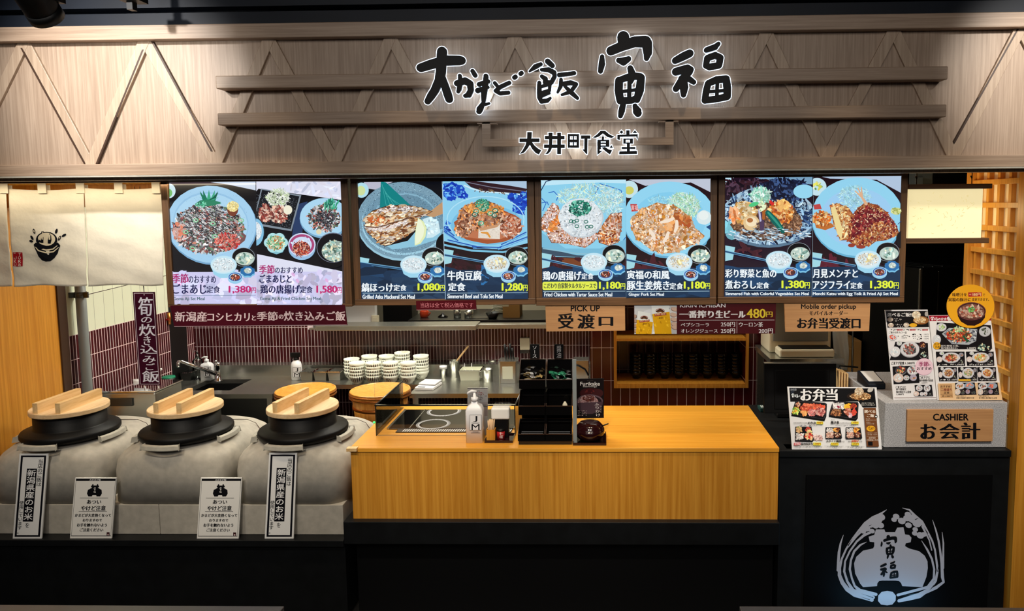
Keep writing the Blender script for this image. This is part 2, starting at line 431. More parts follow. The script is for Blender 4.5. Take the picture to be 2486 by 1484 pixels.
    def vtext(s, chars, x0, y0, x1, y1, col, wt=0.0, lean=0.0, fill=0.92, raw=False):
        """a column of characters from y0 down to y1, each in its own cell"""
        n = len(chars); s.h += s.STEP; ch = (y1-y0)/n; w = x1-x0; sc = w*fill; s.step = 6e-6
        for i, t in enumerate(chars):
            rot = t == 'ー'; vs, fs = glyphs(t)
            cx, cy = x0+w/2, y0+ch*(i+0.5); sy = min(ch*0.98, w*1.4)*fill; d = wt*sc
            for ox, oy in ((-d, 0), (d, 0), (0, -d*0.7), (0, d*0.7)) if d > 0.1 else ((0, 0),):
                pts = []
                for vx, vy in vs:
                    u, q = vx-0.5, 0.38-vy
                    if rot: u, q = -q*0.9, u
                    y = cy+q*sy; pts.append((cx+u*sc+(y-y0)*lean+ox, y+oy))
                s._put(pts, fs, col, raw)
        s.step = s.STEP
    def build(s, name, m, parent=None):
        me = bpy.data.meshes.new(name); o = bpy.data.objects.new(name, me); COL.objects.link(o)
        vs = s.v if not s.warp else [s.warp(p) for p in s.v]
        me.from_pydata(vs, [], s.f)
        ca = me.color_attributes.new('ink', 'FLOAT_COLOR', 'CORNER'); buf = []
        for f, c in zip(s.f, s.c): buf += list(c)*len(f)
        ca.data.foreach_set('color', buf); me.materials.append(M[m])
        if parent: o.parent = parent; KIDS.setdefault(parent.name, []).append(o)
        else: o.matrix_basis = s.mtx()
        return o
def board_sign(name, label, cat, quad, O, uz=(0, 0, 1), ux=(1, 0, 0), thick=0.004, m='print', back='white', group=None, clip=True, part='backing_board'):
    """a flat sign: an Empty with the plane's frame, a backing of real thickness, and a Pic to draw on"""
    p = Pic(O, ux, uz); t = thing(name, label, cat, group=group, mtx=p.mtx())
    loc = [p.loc(q) for q in quad]; b = MB()
    pts = [p.mtx()@Vector((u, 0, w)) for u, w in loc]
    b.prism(pts, p.n*-thick); b.build(part, back, t)
    if clip: p.clip = quad
    p.thing = t; return p
# ================================================================ setting
XL, XR, YB = -2.95, 1.86, 5.09
struct(MB().box(-6, -1.5, -0.1, 5, 7, 0), 'floor', 'floor_dark')
struct(MB().box(-6, -1.5, 3.6, 5, 7, 3.7), 'ceiling', 'navy')
# fascia
FY = 3.12
z0, z1 = at(1243, 412, FY).z-0.03, at(1243, 52, FY).z
struct(MB().box(-3.6, FY, z0, 2.9, FY+0.05, z1), 'wall_front', 'fascia_panel')
zt0, zt1 = at(1243, 83, 3.07).z, at(1243, 47, 3.07).z
struct(MB().box(-3.6, 3.07, zt0, 2.9, 3.16, zt1), 'trim_1', 'fascia_beam', 0.003)
zb0, zb1 = at(1243, 417, 3.07).z, at(1243, 388, 3.07).z
struct(MB().box(-3.6, 3.07, zb0, 2.9, 3.19, zb1), 'trim_2', 'fascia_beam', 0.003)
struct(MB().box(-3.6, 3.066, zb0-0.006, 2.9, 3.19, zb0), 'trim_3', 'stone_lip')  # pale colour stands in for the bright reflection along the fascia's lower edge
# dark plenum above the fascia
struct(MB().box(-3.6, 3.10, zt1, 2.9, 3.2, zt1+0.055).box(-3.6, 3.16, zt1+0.055, 2.9, 3.22, zt1+0.075).box(-3.6, 3.09, zt1+0.075, 2.9, 3.2, 3.6), 'wall_upper', 'navy')
# zigzag slats
ZIG = [(-85, 395), (62, 92), (222, 397), (354, 90), (527, 393), (655, 86), (815, 389), (950, 86), (1110, 387), (1250, 84), (1406, 386), (1556, 80), (1704, 382), (1860, 76), (2005, 380), (2168, 72), (2312, 376), (2475, 64), (2640, 372)]
n_trim = 4
for i, (a, b) in enumerate(zip(ZIG, ZIG[1:])):
    p, q = at(*a, FY), at(*b, FY); p.z = zt0+0.005 if a[1] < 200 else zb1-0.005; q.z = zt0+0.005 if b[1] < 200 else zb1-0.005
    w = 0.026; dz = -0.006 if i % 2 else 0.0
    y = FY-0.014+0.002*(i % 2)
    struct(MB().prism([(p.x-w, y, p.z), (p.x+w, y, p.z), (q.x+w, y, q.z), (q.x-w, y, q.z)], (0, FY-y+0.001, 0)), f'trim_{n_trim}', 'fascia_slat', 0.002); n_trim += 1
# two long rails across the zigzag
for ya, yb in ((172, 204), (264, 294)):
    xa, xb = at(526, 200, 3.06).x, at(2298, 200, 3.06).x
    struct(MB().box(xa, 3.05, at(1412, yb, 3.05).z, xb, 3.118, at(1412, ya, 3.05).z), f'trim_{n_trim}', 'fascia_beam', 0.004); n_trim += 1
# dark grooves between the outer panels
for a, b in (((58, 118), (212, 400)), ((352, 122), (240, 398)), ((366, 88), (518, 368)), ((2470, 66), (2313, 347))):
    p, q = at(*a, FY), at(*b, FY); w = 0.004
    struct(MB().prism([(p.x-w, FY-0.0148, p.z), (p.x+w, FY-0.0148, p.z), (q.x+w, FY-0.0148, q.z), (q.x-w, FY-0.0148, q.z)], (0, 0.0148, 0)), f'trim_{n_trim}', 'dark_brown'); n_trim += 1
# soffit and brown beam behind it
struct(MB().box(-3.6, 3.19, at(400, 442, 3.2).z, at(796, 430, 3.2).x, 3.235, zb1), f'trim_{n_trim}', 'brown_wood'); n_trim += 1
struct(MB().box(at(796, 430, 3.2).x, 3.19, at(1300, 424, 3.2).z, at(2128, 412, 3.2).x, 3.3, zb1), f'trim_{n_trim}', 'dark_brown'); n_trim += 1
struct(MB().box(-3.6, 3.19, zb0+0.02, 2.9, 3.9, zb0+0.06), 'ceiling_front', 'orange_wood')
struct(MB().box(-3.6, 3.48, 1.93, at(386, 450, 3.48).x, 3.56, zb0+0.02), f'trim_{n_trim}', 'orange_wood'); n_trim += 1
struct(MB().box(-3.6, 3.9, 2.47, 2.9, 6.6, 2.52), 'ceiling_kitchen', 'black')
struct(MB().box(-3.6, 3.86, zb0+0.02, 2.9, 3.9, 2.52), 'wall_bulkhead', 'black')
# left side wall: orange wood, brown end strip, then tiled kitchen wall
ztile = 1.93-0.2414*2.95
struct(MB().box(XL-0.06, 3.16, 0.4, XL+0.004, 3.80, zb0+0.03), 'wall_left', 'orange_wood')
struct(MB().box(XL-0.06, 3.80, 0.4, XL+0.012, 3.86, zb0+0.03), f'trim_{n_trim}', 'dark_brown'); n_trim += 1
rh = 0.138
tiles('tile_left', (62, 16, 20), (74, 20, 24), (214, 196, 196), 0.0235, rh, 'y', 0.0, ztile-10*rh, 0.0022)
tiles('tile_back', (58, 16, 20), (70, 20, 24), (206, 184, 188), 0.0233, rh, 'x', 0.003, at(1000, 840, YB).z-10*rh, 0.0019)
tiles('tile_wide', (64, 14, 18), (76, 18, 22), (206, 186, 186), 0.0585, 0.207, 'x', 0.0, 0.0, 0.0016)
tiles('panel_left', (222, 226, 200), (226, 230, 206), (150, 152, 132), 0.085, 4.0, 'y', 0.01, -1, 0.0015, 0.4)
struct(MB().box(XL-0.06, 3.86, 0.0, XL, YB, ztile), 'wall_left_tiled', 'tile_left')
struct(MB().box(XL-0.06, 3.86, ztile, XL-0.002, YB, 2.47), 'wall_left_panel', 'panel_left')
# back wall with serving hatch
xh0, xh1 = at(840, 790, YB).x, at(1440, 790, YB).x
zh = at(1000, 793, YB).z-0.02
struct(MB().box(XL, YB, 0, 0.9, YB+0.1, zh), 'wall_back', 'tile_back')
struct(MB().box(XL, YB, zh, xh0-0.28, YB+0.1, 2.47), 'wall_back_left', 'tile_back')
struct(MB().box(XL, YB, 1.62, 0.9, YB+0.1, 2.47), 'wall_back_top', 'cream')
struct(MB().box(-3.2, 6.4, 0, 3.0, 6.5, 2.47), 'wall_far', 'cream')
struct(MB().box(xh0-0.28, 5.5, 0, at(910, 760, 5.5).x, 5.56, 2.47), 'wall_hatch', 'white')
# tiled pier behind the pick-up counter, with a niche
YP = 4.4
xp0, xp1 = at(1433, 850, YP).x, at(1880, 850, YP).x
a, b = at(1497, 815, YP), at(1809, 934, YP); nx0, nx1, nz0, nz1 = a.x, b.x, b.z, a.z
M['tile_wide'].node_tree  # joints measured on the pier
NZ2 = 1.36
pier = MB().box(xp0, YP, 0, nx0, YP+0.45, 2.47).box(nx1, YP, 0, xp1, YP+0.45, 2.47).box(nx0, YP, 0, nx1, YP+0.45, nz0).box(nx0, YP, NZ2, nx1, YP+0.45, 2.47).box(nx0, YP+0.3, nz0, nx1, YP+0.45, NZ2)
struct(pier, 'wall_pier', 'tile_wide')
# dark far right of the kitchen
struct(MB().box(xp1, 5.6, 0, 3.2, 5.7, 2.47), 'wall_right_back', 'black')
# right end: orange post, lattice wall behind it
struct(MB().box(XR, 3.19, 0, 2.9, 3.27, zb0), 'wall_right', 'orange_wood')
lw = thing('lattice_screen', 'warm lit wooden lattice screen with paper backing at the right end of the shop', 'screen', (XR+0.02, 3.45, 0))
for y in (3.275, 3.36, 3.455, 3.55, 3.645): MB().box(XR+0.012, y-0.011, 0.05, XR+0.035, y+0.011, zb0).build('upright_slat', 'lattice_wood', lw)
for i in range(11):
    z = 2.012-0.1097*i; MB().box(XR, 3.27, z-0.0125, XR+0.034, 3.665, z+0.0125).build('cross_slat', 'lattice_wood', lw, bevel=0.0015)
MB().box(XR-0.015, 3.665, 0.05, XR+0.05, 3.70, zb0).build('end_post', 'lattice_wood', lw)
MB().box(XR+0.036, 3.27, 0.05, XR+0.04, 3.70, zb0).build('paper_backing', 'screen_paper', lw)
struct(MB().box(2.95, 3.27, 0, 3.0, 5.7, 2.47), 'wall_right_side', 'black')

# ================================================================ counters
# kamado plinth on the left
ZL = at(450, 1297, 3.235).z
single(MB().box(-3.5, 3.17, ZL-0.03, at(834, 1300, 3.17).x-0.002, 3.88, ZL).box(-3.5, 3.19, 0, at(834, 1300, 3.17).x-0.002, 3.88, ZL-0.03), 'stove_plinth', 'black_stone', 'low black plinth carrying the row of stone rice stoves', 'counter', bevel=0.002)
# pick-up counter
ZC = at(1400, 1088, 3.2).z; YCB = atz(1600, 985, ZC).y; ZC2 = at(2200, 1094.5, 3.2).z
xc0, xc1 = at(848, 1090, 3.2).x, at(1892, 1090, 3.2).x
t = thing('pickup_counter', 'long orange wood pick-up counter on a black base in the middle of the shop', 'counter', ((xc0+xc1)/2, 3.5, 0))
MB().box(xc0, 3.2, ZC-0.02, xc1, YCB, ZC).build('worktop', 'orange_top', t, bevel=0.002)
zq = at(1400, 1262, 3.2).z
MB().box(xc0+0.004, 3.206, zq, xc1-0.002, YCB-0.01, ZC-0.02).build('front_panel', 'orange_wood', t)
zq2 = at(1400, 1323, 3.17).z; xw = at(834, 1290, 3.17).x
MB().box(xw, 3.17, zq2, xc1, 3.85, zq).build('base_band', 'black_stone', t, bevel=0.002)
MB().box(xw+0.03, 3.25, 0, xc1-0.01, 3.84, zq2).build('plinth', 'black', t)
p = at(841, 1088, 3.19)
MB().box(p.x, 3.185, ZC-0.012, p.x+0.048, 3.215, ZC+0.003).build('corner_clip', 'pale_wood', t, bevel=0.001)
# cashier counter
xk1 = at(2462, 1100, 3.2).x
t = thing('cashier_counter', 'black cashier counter with a glowing rice-pot emblem on its front', 'counter', ((xc1+xk1)/2, 3.5, 0))
MB().box(xc1+0.002, 3.2, ZC2-0.03, XR-0.018, 3.95, ZC2).build('worktop', 'black_stone', t, bevel=0.002)
MB().box(xc1+0.004, 3.21, 0, XR-0.018, 3.93, ZC2-0.03).build('body', 'black_stone', t)
p0, p1 = at(1958, 1155, 3.2), at(2397, 1475, 3.2)
MB().box(p0.x, 3.203, 0.03, p1.x, 3.215, p0.z).build('front_panel', 'black_matte', t)
cashier = t

# strokes of the brush lettering, as measured: (x, y, half width)
BRUSH = {
 'dai': [[(120, 338, 30), (200, 312, 34), (300, 286, 36), (400, 285, 34), (414, 285, 30)], [(274, 222, 36), (270, 290, 36), (265, 370, 36), (255, 430, 34), (222, 500, 30), (192, 545, 28), (170, 580, 22)], [(268, 400, 28), (295, 470, 28), (315, 530, 30), (325, 563, 28)]],
 'ka': [[(382, 450, 22), (440, 432, 26), (476, 452, 24), (481, 500, 22), (466, 532, 22), (440, 540, 14)], [(402, 395, 14), (408, 440, 18), (398, 490, 18), (390, 510, 13)], [(494, 362, 16), (512, 392, 17)]],
 'ma': [[(542, 458, 18), (606, 436, 16)], [(532, 502, 20), (604, 478, 12)], [(590, 398, 18), (588, 450, 20), (576, 520, 22), (572, 590, 14), (546, 635, 24), (540, 652, 20)], [(566, 608, 10), (612, 594, 9)]],
 'do': [[(654, 448, 14), (682, 482, 13)], [(758, 446, 15), (694, 476, 16), (660, 504, 15), (692, 522, 15), (752, 516, 14)], [(794, 408, 16), (803, 402, 16)], [(838, 381, 15), (847, 375, 15)]],
 'han': [[(902, 364, 6), (945, 330, 18), (985, 312, 14)], [(1034, 292, 20), (1068, 322, 18)], [(990, 352, 12), (1040, 352, 18), (1080, 372, 18), (1084, 400, 16), (1060, 446, 16)], [(992, 400, 14), (1018, 418, 18), (1016, 442, 18), (1062, 446, 16)], [(974, 446, 15), (974, 500, 18), (976, 552, 18), (988, 580, 16), (1030, 574, 16), (1054, 556, 9)], [(990, 474, 12), (1050, 452, 14), (1048, 500, 12), (992, 516, 12)], [(986, 545, 12), (1046, 520, 10)],
         [(1116, 390, 16), (1170, 384, 15), (1226, 376, 14)], [(1130, 424, 14), (1128, 470, 15), (1106, 514, 9)], [(1142, 454, 16), (1200, 446, 18), (1240, 456, 14), (1200, 510, 15), (1136, 532, 9)], [(1154, 468, 10), (1200, 512, 18), (1248, 556, 13)]],
 'tora': [[(1578, 118, 44), (1582, 150, 44)], [(1488, 216, 32), (1570, 182, 34), (1660, 150, 38), (1738, 150, 42)], [(1748, 160, 38), (1754, 230, 32), (1746, 268, 20)], [(1426, 258, 16), (1424, 310, 24), (1414, 360, 19)], [(1544, 284, 18), (1580, 292, 30), (1616, 274, 20)],
          [(1628, 342, 22), (1646, 395, 28), (1628, 440, 20)], [(1548, 432, 30), (1545, 500, 30), (1556, 572, 28)], [(1560, 424, 24), (1640, 396, 26), (1702, 402, 26)], [(1706, 408, 28), (1696, 500, 32), (1676, 566, 26)], [(1556, 576, 26), (1640, 572, 24), (1672, 558, 24)], [(1560, 510, 12), (1690, 494, 12)], [(1624, 410, 16), (1620, 575, 16)], [(1576, 604, 22), (1566, 650, 24), (1558, 684, 18)], [(1662, 612, 18), (1678, 650, 32), (1684, 664, 28)]],
 'fuku': [[(1952, 286, 24), (2010, 256, 29), (2056, 234, 28)], [(1956, 366, 28), (2040, 346, 32), (2060, 352, 26)], [(2052, 366, 28), (2000, 426, 28), (1958, 488, 24)], [(2004, 420, 32), (2015, 480, 32), (2012, 532, 20)], [(2054, 420, 22), (2086, 442, 17)], [(2178, 210, 20), (2240, 188, 22), (2262, 166, 16)],
          [(2184, 268, 24), (2240, 248, 24), (2276, 266, 24), (2266, 320, 24), (2200, 332, 24), (2172, 322, 20), (2184, 268, 24)], [(2190, 450, 24), (2250, 424, 26), (2318, 418, 26), (2326, 480, 28), (2326, 545, 26), (2250, 562, 24), (2166, 572, 24), (2176, 500, 24), (2190, 450, 24)], [(2256, 430, 13), (2250, 560, 13)], [(2180, 512, 12), (2320, 500, 12)]],
}
ZS = ZF(2.9595, 980, 50)
def brush(pic, keys, src, dst, col):
    """draw brush characters: src = box in the measured frame, dst = box in the photograph"""
    for k in keys:
        for st in BRUSH[k]:
            pts = [(dst[0]+(x-src[0])/(src[2]-src[0])*(dst[2]-dst[0]), dst[1]+(y-src[1])/(src[3]-src[1])*(dst[3]-dst[1]), r*(dst[2]-dst[0])/(src[2]-src[0])) for x, y, r in st]
            pic.stroke(pts, col)
SIGN_WORDS = {'dai': 'large black backlit brush letter at the left end of the upper sign row', 'ka': 'small black backlit brush letter right beside the large leftmost one', 'ma': 'small tall backlit brush letter whose foot dips below the lower rail', 'do': 'small backlit brush letter with two dots at its upper right',
              'han': 'mid-sized backlit brush letter in the centre of the upper sign row', 'tora': 'largest backlit brush letter with a roof-shaped top and two feet', 'fuku': 'backlit brush letter at the right end of the upper sign row'}
for k, sts in BRUSH.items():
    YF = 3.015-(0.028 if k == 'ma' else 0); allp = [at(*ZS(x, y), YF) for st in sts for x, y, r in st]
    c = sum(allp, Vector())/len(allp)
    t = thing('sign_letter', SIGN_WORDS[k], 'sign letter', (c.x, 3.04, c.z), 'brush letters of the shop sign')
    for group in ((sts[:5], sts[5:]) if k == 'fuku' else (sts,)):
        face, halo = MB(), MB()
        for st in group:
            for q in stroke_quads(st): face.prism([at(*ZS(x, y), YF-3e-5*(len(face.f) % 977)/6) for x, y in q], (0, 0.012, 0))
            for q in stroke_quads([(x, y, r+5.0) for x, y, r in st]): halo.prism([at(*ZS(x, y), YF+0.013) for x, y in q], (0, 0.012, 0))
        face.build('letter_face', 'letter_black', t); halo.build('glowing_edge', 'halo_white', t)
    sp = allp[1]; br = MB().box(sp.x-0.008, YF+0.025, sp.z-0.008, sp.x+0.008, FY, sp.z+0.008).build('standoff', 'steel_dark', t)
    light('letter_glow', 'POINT', (c.x, 3.075, c.z), (c.x, 4, c.z), 0.75 if k not in ('ka', 'ma', 'do') else 0.18, COOL, 0.03)
# lower sign row, in square gothic letters
LW = ['first letter of the lower gothic sign row, spreading like a person', 'second letter of the lower gothic sign row, a hash of four bars', 'third letter of the lower gothic sign row, a window beside a T', 'fourth letter of the lower gothic sign row, with a pitched roof', 'last letter of the lower gothic sign row, with three top ticks']
def R4(x0, y0, x1, y1): return [(x0, y0), (x1, y0), (x1, y1), (x0, y1)]
LOWP = [
 [R4(88, 210, 476, 280), [(240, 84), (328, 84), (322, 215), (236, 215)], [(236, 210), (322, 210), (310, 300), (250, 395), (180, 480), (92, 514), (150, 440), (205, 340)], [(262, 280), (330, 275), (380, 345), (450, 405), (512, 440), (462, 522), (400, 490), (330, 410), (290, 330)]],
 [R4(584, 158, 966, 224), R4(566, 328, 970, 396), [(650, 98), (732, 98), (728, 240), (722, 390), (690, 460), (640, 510), (588, 514), (634, 460), (660, 380), (664, 240)], R4(822, 98, 896, 514)],
 [R4(1030, 122, 1072, 390), R4(1200, 122, 1248, 390), R4(1072, 122, 1200, 166), R4(1072, 228, 1200, 286), R4(1072, 342, 1200, 390), R4(1126, 166, 1152, 342), R4(1288, 150, 1470, 216), [(1352, 210), (1414, 210), (1408, 514), (1390, 514), (1310, 420), (1350, 425)]],
 [[(1668, 60), (1756, 60), (1840, 130), (1936, 176), (1880, 200), (1800, 180), (1712, 110), (1640, 170), (1570, 196), (1518, 190), (1600, 130)], R4(1690, 170, 1736, 232), R4(1604, 232, 1840, 264), R4(1604, 232, 1676, 420), R4(1766, 232, 1840, 372), R4(1676, 290, 1766, 316), R4(1676, 346, 1766, 374), [(1604, 380), (1660, 380), (1650, 450), (1704, 450), (1606, 530)], [(1690, 386), (1756, 376), (1820, 420), (1894, 442), (1850, 522), (1780, 470), (1720, 420)], [(1884, 340), (1908, 396), (1840, 390)]],
 [[(2072, 52), (2112, 84), (2080, 118), (2036, 88)], R4(2168, 50, 2234, 140), [(2336, 50), (2384, 104), (2290, 104)], [(1994, 140), (2396, 124), (2392, 170), (2000, 178)], [(1994, 150), (2050, 150), (2044, 240), (1994, 222)], [(2360, 130), (2398, 126), (2388, 236), (2366, 180)], R4(2112, 212, 2158, 310), R4(2240, 212, 2298, 310), R4(2158, 212, 2240, 232), R4(2158, 288, 2240, 312), R4(2180, 306, 2240, 470), R4(2080, 376, 2346, 414), [(2034, 462), (2374, 450), (2380, 512), (2030, 518)]]]
ZG = ZF(8.019, 1250, 310)
def expand(p, d):
    n = len(p); ar = sum(p[i][0]*p[(i+1) % n][1]-p[(i+1) % n][0]*p[i][1] for i in range(n)); sg = 1 if ar > 0 else -1; out = []
    for i in range(n):
        a, b, c = p[i-1], p[i], p[(i+1) % n]
        e1 = Vector((b[0]-a[0], b[1]-a[1])).normalized(); e2 = Vector((c[0]-b[0], c[1]-b[1])).normalized()
        n1 = Vector((e1.y, -e1.x))*sg; n2 = Vector((e2.y, -e2.x))*sg; k = n1+n2; k = k/max(0.5, k.dot(k)/2) if k.length > 1e-4 else n1
        out.append((b[0]+k.x*d, b[1]+k.y*d))
    return out
for polys, w in zip(LOWP, LW):
    c = at(*ZG(sum(x for q in polys for x, _ in q)/sum(len(q) for q in polys), 300), 3.02)
    t = thing('sign_letter', w, 'sign letter', (c.x, 3.04, c.z), 'gothic letters of the shop sign')
    for part in ((polys[:6], polys[6:]) if 'T' in w else (polys,)):
      face, halo = MB(), MB()
      for q in part:
        face.prism([at(*ZG(x, y), 3.018-5e-5*len(face.f)/6) for x, y in q], (0, 0.010, 0)); halo.prism([at(*ZG(x, y), 3.030) for x, y in expand(q, 13)], (0, 0.010, 0))
      face.build('letter_face', 'letter_black', t); halo.build('glowing_edge', 'halo_white', t)
    light('letter_glow', 'POINT', (c.x, 3.07, c.z), (c.x, 4, c.z), 0.25, COOL, 0.03)
# bracket that carries the lower row
za, zb_ = at(1400, 336, 3.05).z, at(1400, 354, 3.05).z
xa, xb = at(1171, 330, 3.05).x, at(1635, 330, 3.05).x; zz = at(1400, 296, 3.05).z
m = MB().box(xa, 3.045, zb_, xb, 3.065, za).box(xa, 3.045, za, xa+0.034, 3.065, zz).box(xb-0.034, 3.045, za, xb, 3.065, zz).box(xa-0.02, 3.045, zz-0.004, xa+0.06, 3.09, zz).box(xb-0.06, 3.045, zz-0.004, xb+0.02, 3.09, zz)
single(m, 'sign_bracket', 'fascia_beam', 'flat U-shaped bracket hung under the lower rail behind the gothic letters', 'bracket')
# spotlight at the top left
t = thing('spotlight', 'black cylinder spotlight hanging at the top left corner', 'spotlight', (-1.86, 2.42, 3.6))
a, b = at(58, -40, 2.35), at(113, 40, 2.45)
d = (b-a).normalized(); body = MB().tube([a-d*0.06, b], 0.052, 28); body.build('housing', 'black', t, bevel=0.003)
MB().tube([b-d*0.03, b+d*0.006], 0.054, 28).build('bezel', 'black', t)
MB().box(a.x-0.01, a.y-0.015, a.z, a.x+0.015, a.y+0.015, 3.6).box(b.x-0.01+0.03, b.y-0.02, b.z+0.045, b.x+0.055, b.y+0.02, b.z+0.12).build('bracket', 'black', t)
light('spotlight_beam', 'SPOT', b+d*0.02+Vector((0, 0.0, 0)), at(350, 235, 3.12), 12, (1.0, 0.96, 0.90), 0.03, 112, 1.0)
single(MB().box(at(315, 14, 2.9).x, 2.88, at(315, 26, 2.9).z, at(329, 14, 2.9).x, 2.91, 2.86).box(at(303, 6, 2.9).x, 2.86, at(315, 6, 2.9).z, at(349, 6, 2.9).x, 2.93, at(315, -6, 2.9).z).box(at(318, 0, 2.9).x, 2.885, 2.8, at(326, 0, 2.9).x, 2.905, 3.6), 'ceiling_bracket', 'black', 'small black ceiling bracket right of the spotlight', 'bracket')
# tables in the hall, their edges at the bottom of the picture
for px, nm, side in ((690, 'dark hall table at the bottom left corner', -1), (1795, 'dark hall table at the bottom right corner', 1)):
    q = atz(px, 1472, 0.72); x0, x1 = (q.x-1.3, q.x) if side < 0 else (q.x, q.x+1.3); yb = q.y
    t = thing('hall_table', nm, 'table', ((x0+x1)/2, yb-0.35, 0))
    MB().box(x0, yb-0.7, 0.69, x1, yb, 0.72).build('tabletop', 'table_top', t, bevel=0.002)
    MB().lathe([(0, 0), (0.2, 0), (0.2, 0.02), (0.03, 0.04), (0.03, 0.69), (0, 0.69)], ((x0+x1)/2, yb-0.35, 0), 24).build('pedestal', 'black', t)
# emblem on the cashier counter
ZE = ZF(3.673, 1880, 1080)
e = Pic(at(2162, 1360, 3.2025), zf=ZE)
E1 = (150, 150, 158); K1 = (12, 13, 15)
e.poly([(905, 755), (980, 755), (990, 780), (1075, 780), (1095, 740), (1150, 735), (1165, 800), (1200, 805), (1222, 830), (1215, 870), (1170, 880), (1165, 905), (1200, 925), (1290, 950), (1340, 990), (1365, 1040), (1368, 1100), (1355, 1180), (1320, 1270), (1140, 1262), (1130, 1235), (1110, 1215), (1080, 1212), (960, 1212), (935, 1215), (918, 1235), (915, 1262), (790, 1270), (765, 1240), (720, 1150), (710, 1060), (730, 1000), (790, 945), (880, 925), (890, 905), (890, 870), (850, 865), (840, 820), (890, 805)], E1)
for st in ([(1000, 580, 2), (940, 622, 12), (880, 655, 18), (810, 702, 14), (745, 775, 9), (690, 850, 9), (640, 930, 8), (600, 1020, 9), (580, 1100, 14), (580, 1165, 16), (606, 1230, 18), (650, 1290, 20), (720, 1335, 24), (800, 1360, 20), (870, 1385, 16)],
           [(615, 806, 2), (590, 880, 8), (576, 960, 12), (570, 1040, 12), (566, 1120, 12)], [(820, 868, 2), (765, 895, 9), (712, 950, 10), (682, 1030, 9), (672, 1110, 10), (690, 1190, 9), (716, 1260, 10), (760, 1300, 16), (905, 1335, 14)],
           [(880, 772, 10), (800, 806, 12), (735, 862, 9), (672, 950, 8), (630, 1040, 8), (622, 1130, 10), (650, 1220, 10), (700, 1300, 16), (880, 1362, 16)], [(800, 745, 12), (730, 820, 7), (660, 910, 5)],
           [(1142, 564, 2), (1205, 582, 8), (1250, 632, 12), (1312, 690, 16), (1362, 770, 9), (1408, 860, 8), (1432, 940, 8), (1444, 1030, 9), (1456, 1120, 10), (1436, 1215, 12), (1380, 1290, 14), (1290, 1345, 24), (1190, 1372, 20), (1110, 1392, 14)],
           [(1410, 672, 2), (1440, 765, 7), (1464, 860, 9), (1478, 950, 9), (1492, 1060, 12), (1498, 1180, 14), (1508, 1225, 10), (1440, 1275, 14), (1330, 1322, 16)], [(1495, 780, 2), (1506, 880, 7), (1505, 980, 8), (1503, 1100, 10)], [(1312, 856, 2), (1362, 935, 9), (1404, 1020, 9), (1424, 1110, 9), (1420, 1195, 10), (1366, 1270, 12), (1100, 1340, 12)], [(1320, 730, 10), (1380, 850, 6), (1402, 940, 5)]):
    e.stroke(st, E1)
for x, y, r in ((950, 645, 30), (920, 662, 36), (880, 690, 36), (850, 705, 34), (945, 718, 26), (900, 722, 24), (820, 745, 28), (870, 770, 20), (790, 770, 22), (1085, 640, 24), (1066, 668, 20), (1135, 680, 28), (1190, 622, 24), (1230, 660, 36), (1180, 655, 26), (1270, 700, 34), (1195, 718, 24), (1255, 755, 20), (1250, 790, 20), (1300, 808, 28), (1330, 800, 20)): e.ell(x, y, r*1.25, r, E1, 0.4)
for pts in ([(1290, 650), (1250, 665), (1255, 672)], [(870, 712), (850, 716), (838, 730)], [(640, 1100), (660, 1210), (668, 1208)], [(618, 1160), (632, 1230), (640, 1222)], [(765, 1325), (880, 1360), (882, 1368)], [(755, 1350), (850, 1380), (850, 1386)], [(1150, 1345), (1260, 1325), (1240, 1335)], [(1380, 1300), (1420, 1250), (1430, 1256)], [(1472, 1010), (1452, 1130), (1460, 1135)], [(700, 830), (650, 900), (658, 905)], [(1330, 730), (1370, 790), (1360, 792)]): e.poly(pts, K1)
e.poly([(925, 1345), (955, 1312), (1005, 1302), (1055, 1312), (1082, 1345), (1080, 1390), (1050, 1425), (1005, 1432), (950, 1425), (922, 1392)], E1)
brush(e, ['tora'], (1395, 70, 1790, 710), (945, 805, 1095, 1018), K1)
brush(e, ['fuku'], (1920, 140, 2360, 600), (938, 1032, 1108, 1195), K1)
mm = printed('emblem_lit', True, 0.22, 0.3)
e_o = e.build('emblem', 'emblem_lit', None); e_o.parent = cashier; e_o.matrix_parent_inverse = Matrix.Identity(4)
e_o.matrix_basis = cashier.matrix_basis.inverted()@e.mtx(); e_o['label'] = 'pale backlit emblem of a rice pot between two ears of rice'
light('emblem_fill_light', 'AREA', (at(2162, 1440, 3.2).x, 3.06, 0.04), (at(2162, 1440, 3.2).x, 3.2, 0.16), 0.45, (0.22, 0.62, 1.0), 0.4, sy=0.04)  # added blue light tinting the emblem's lower part, no lamp stands here
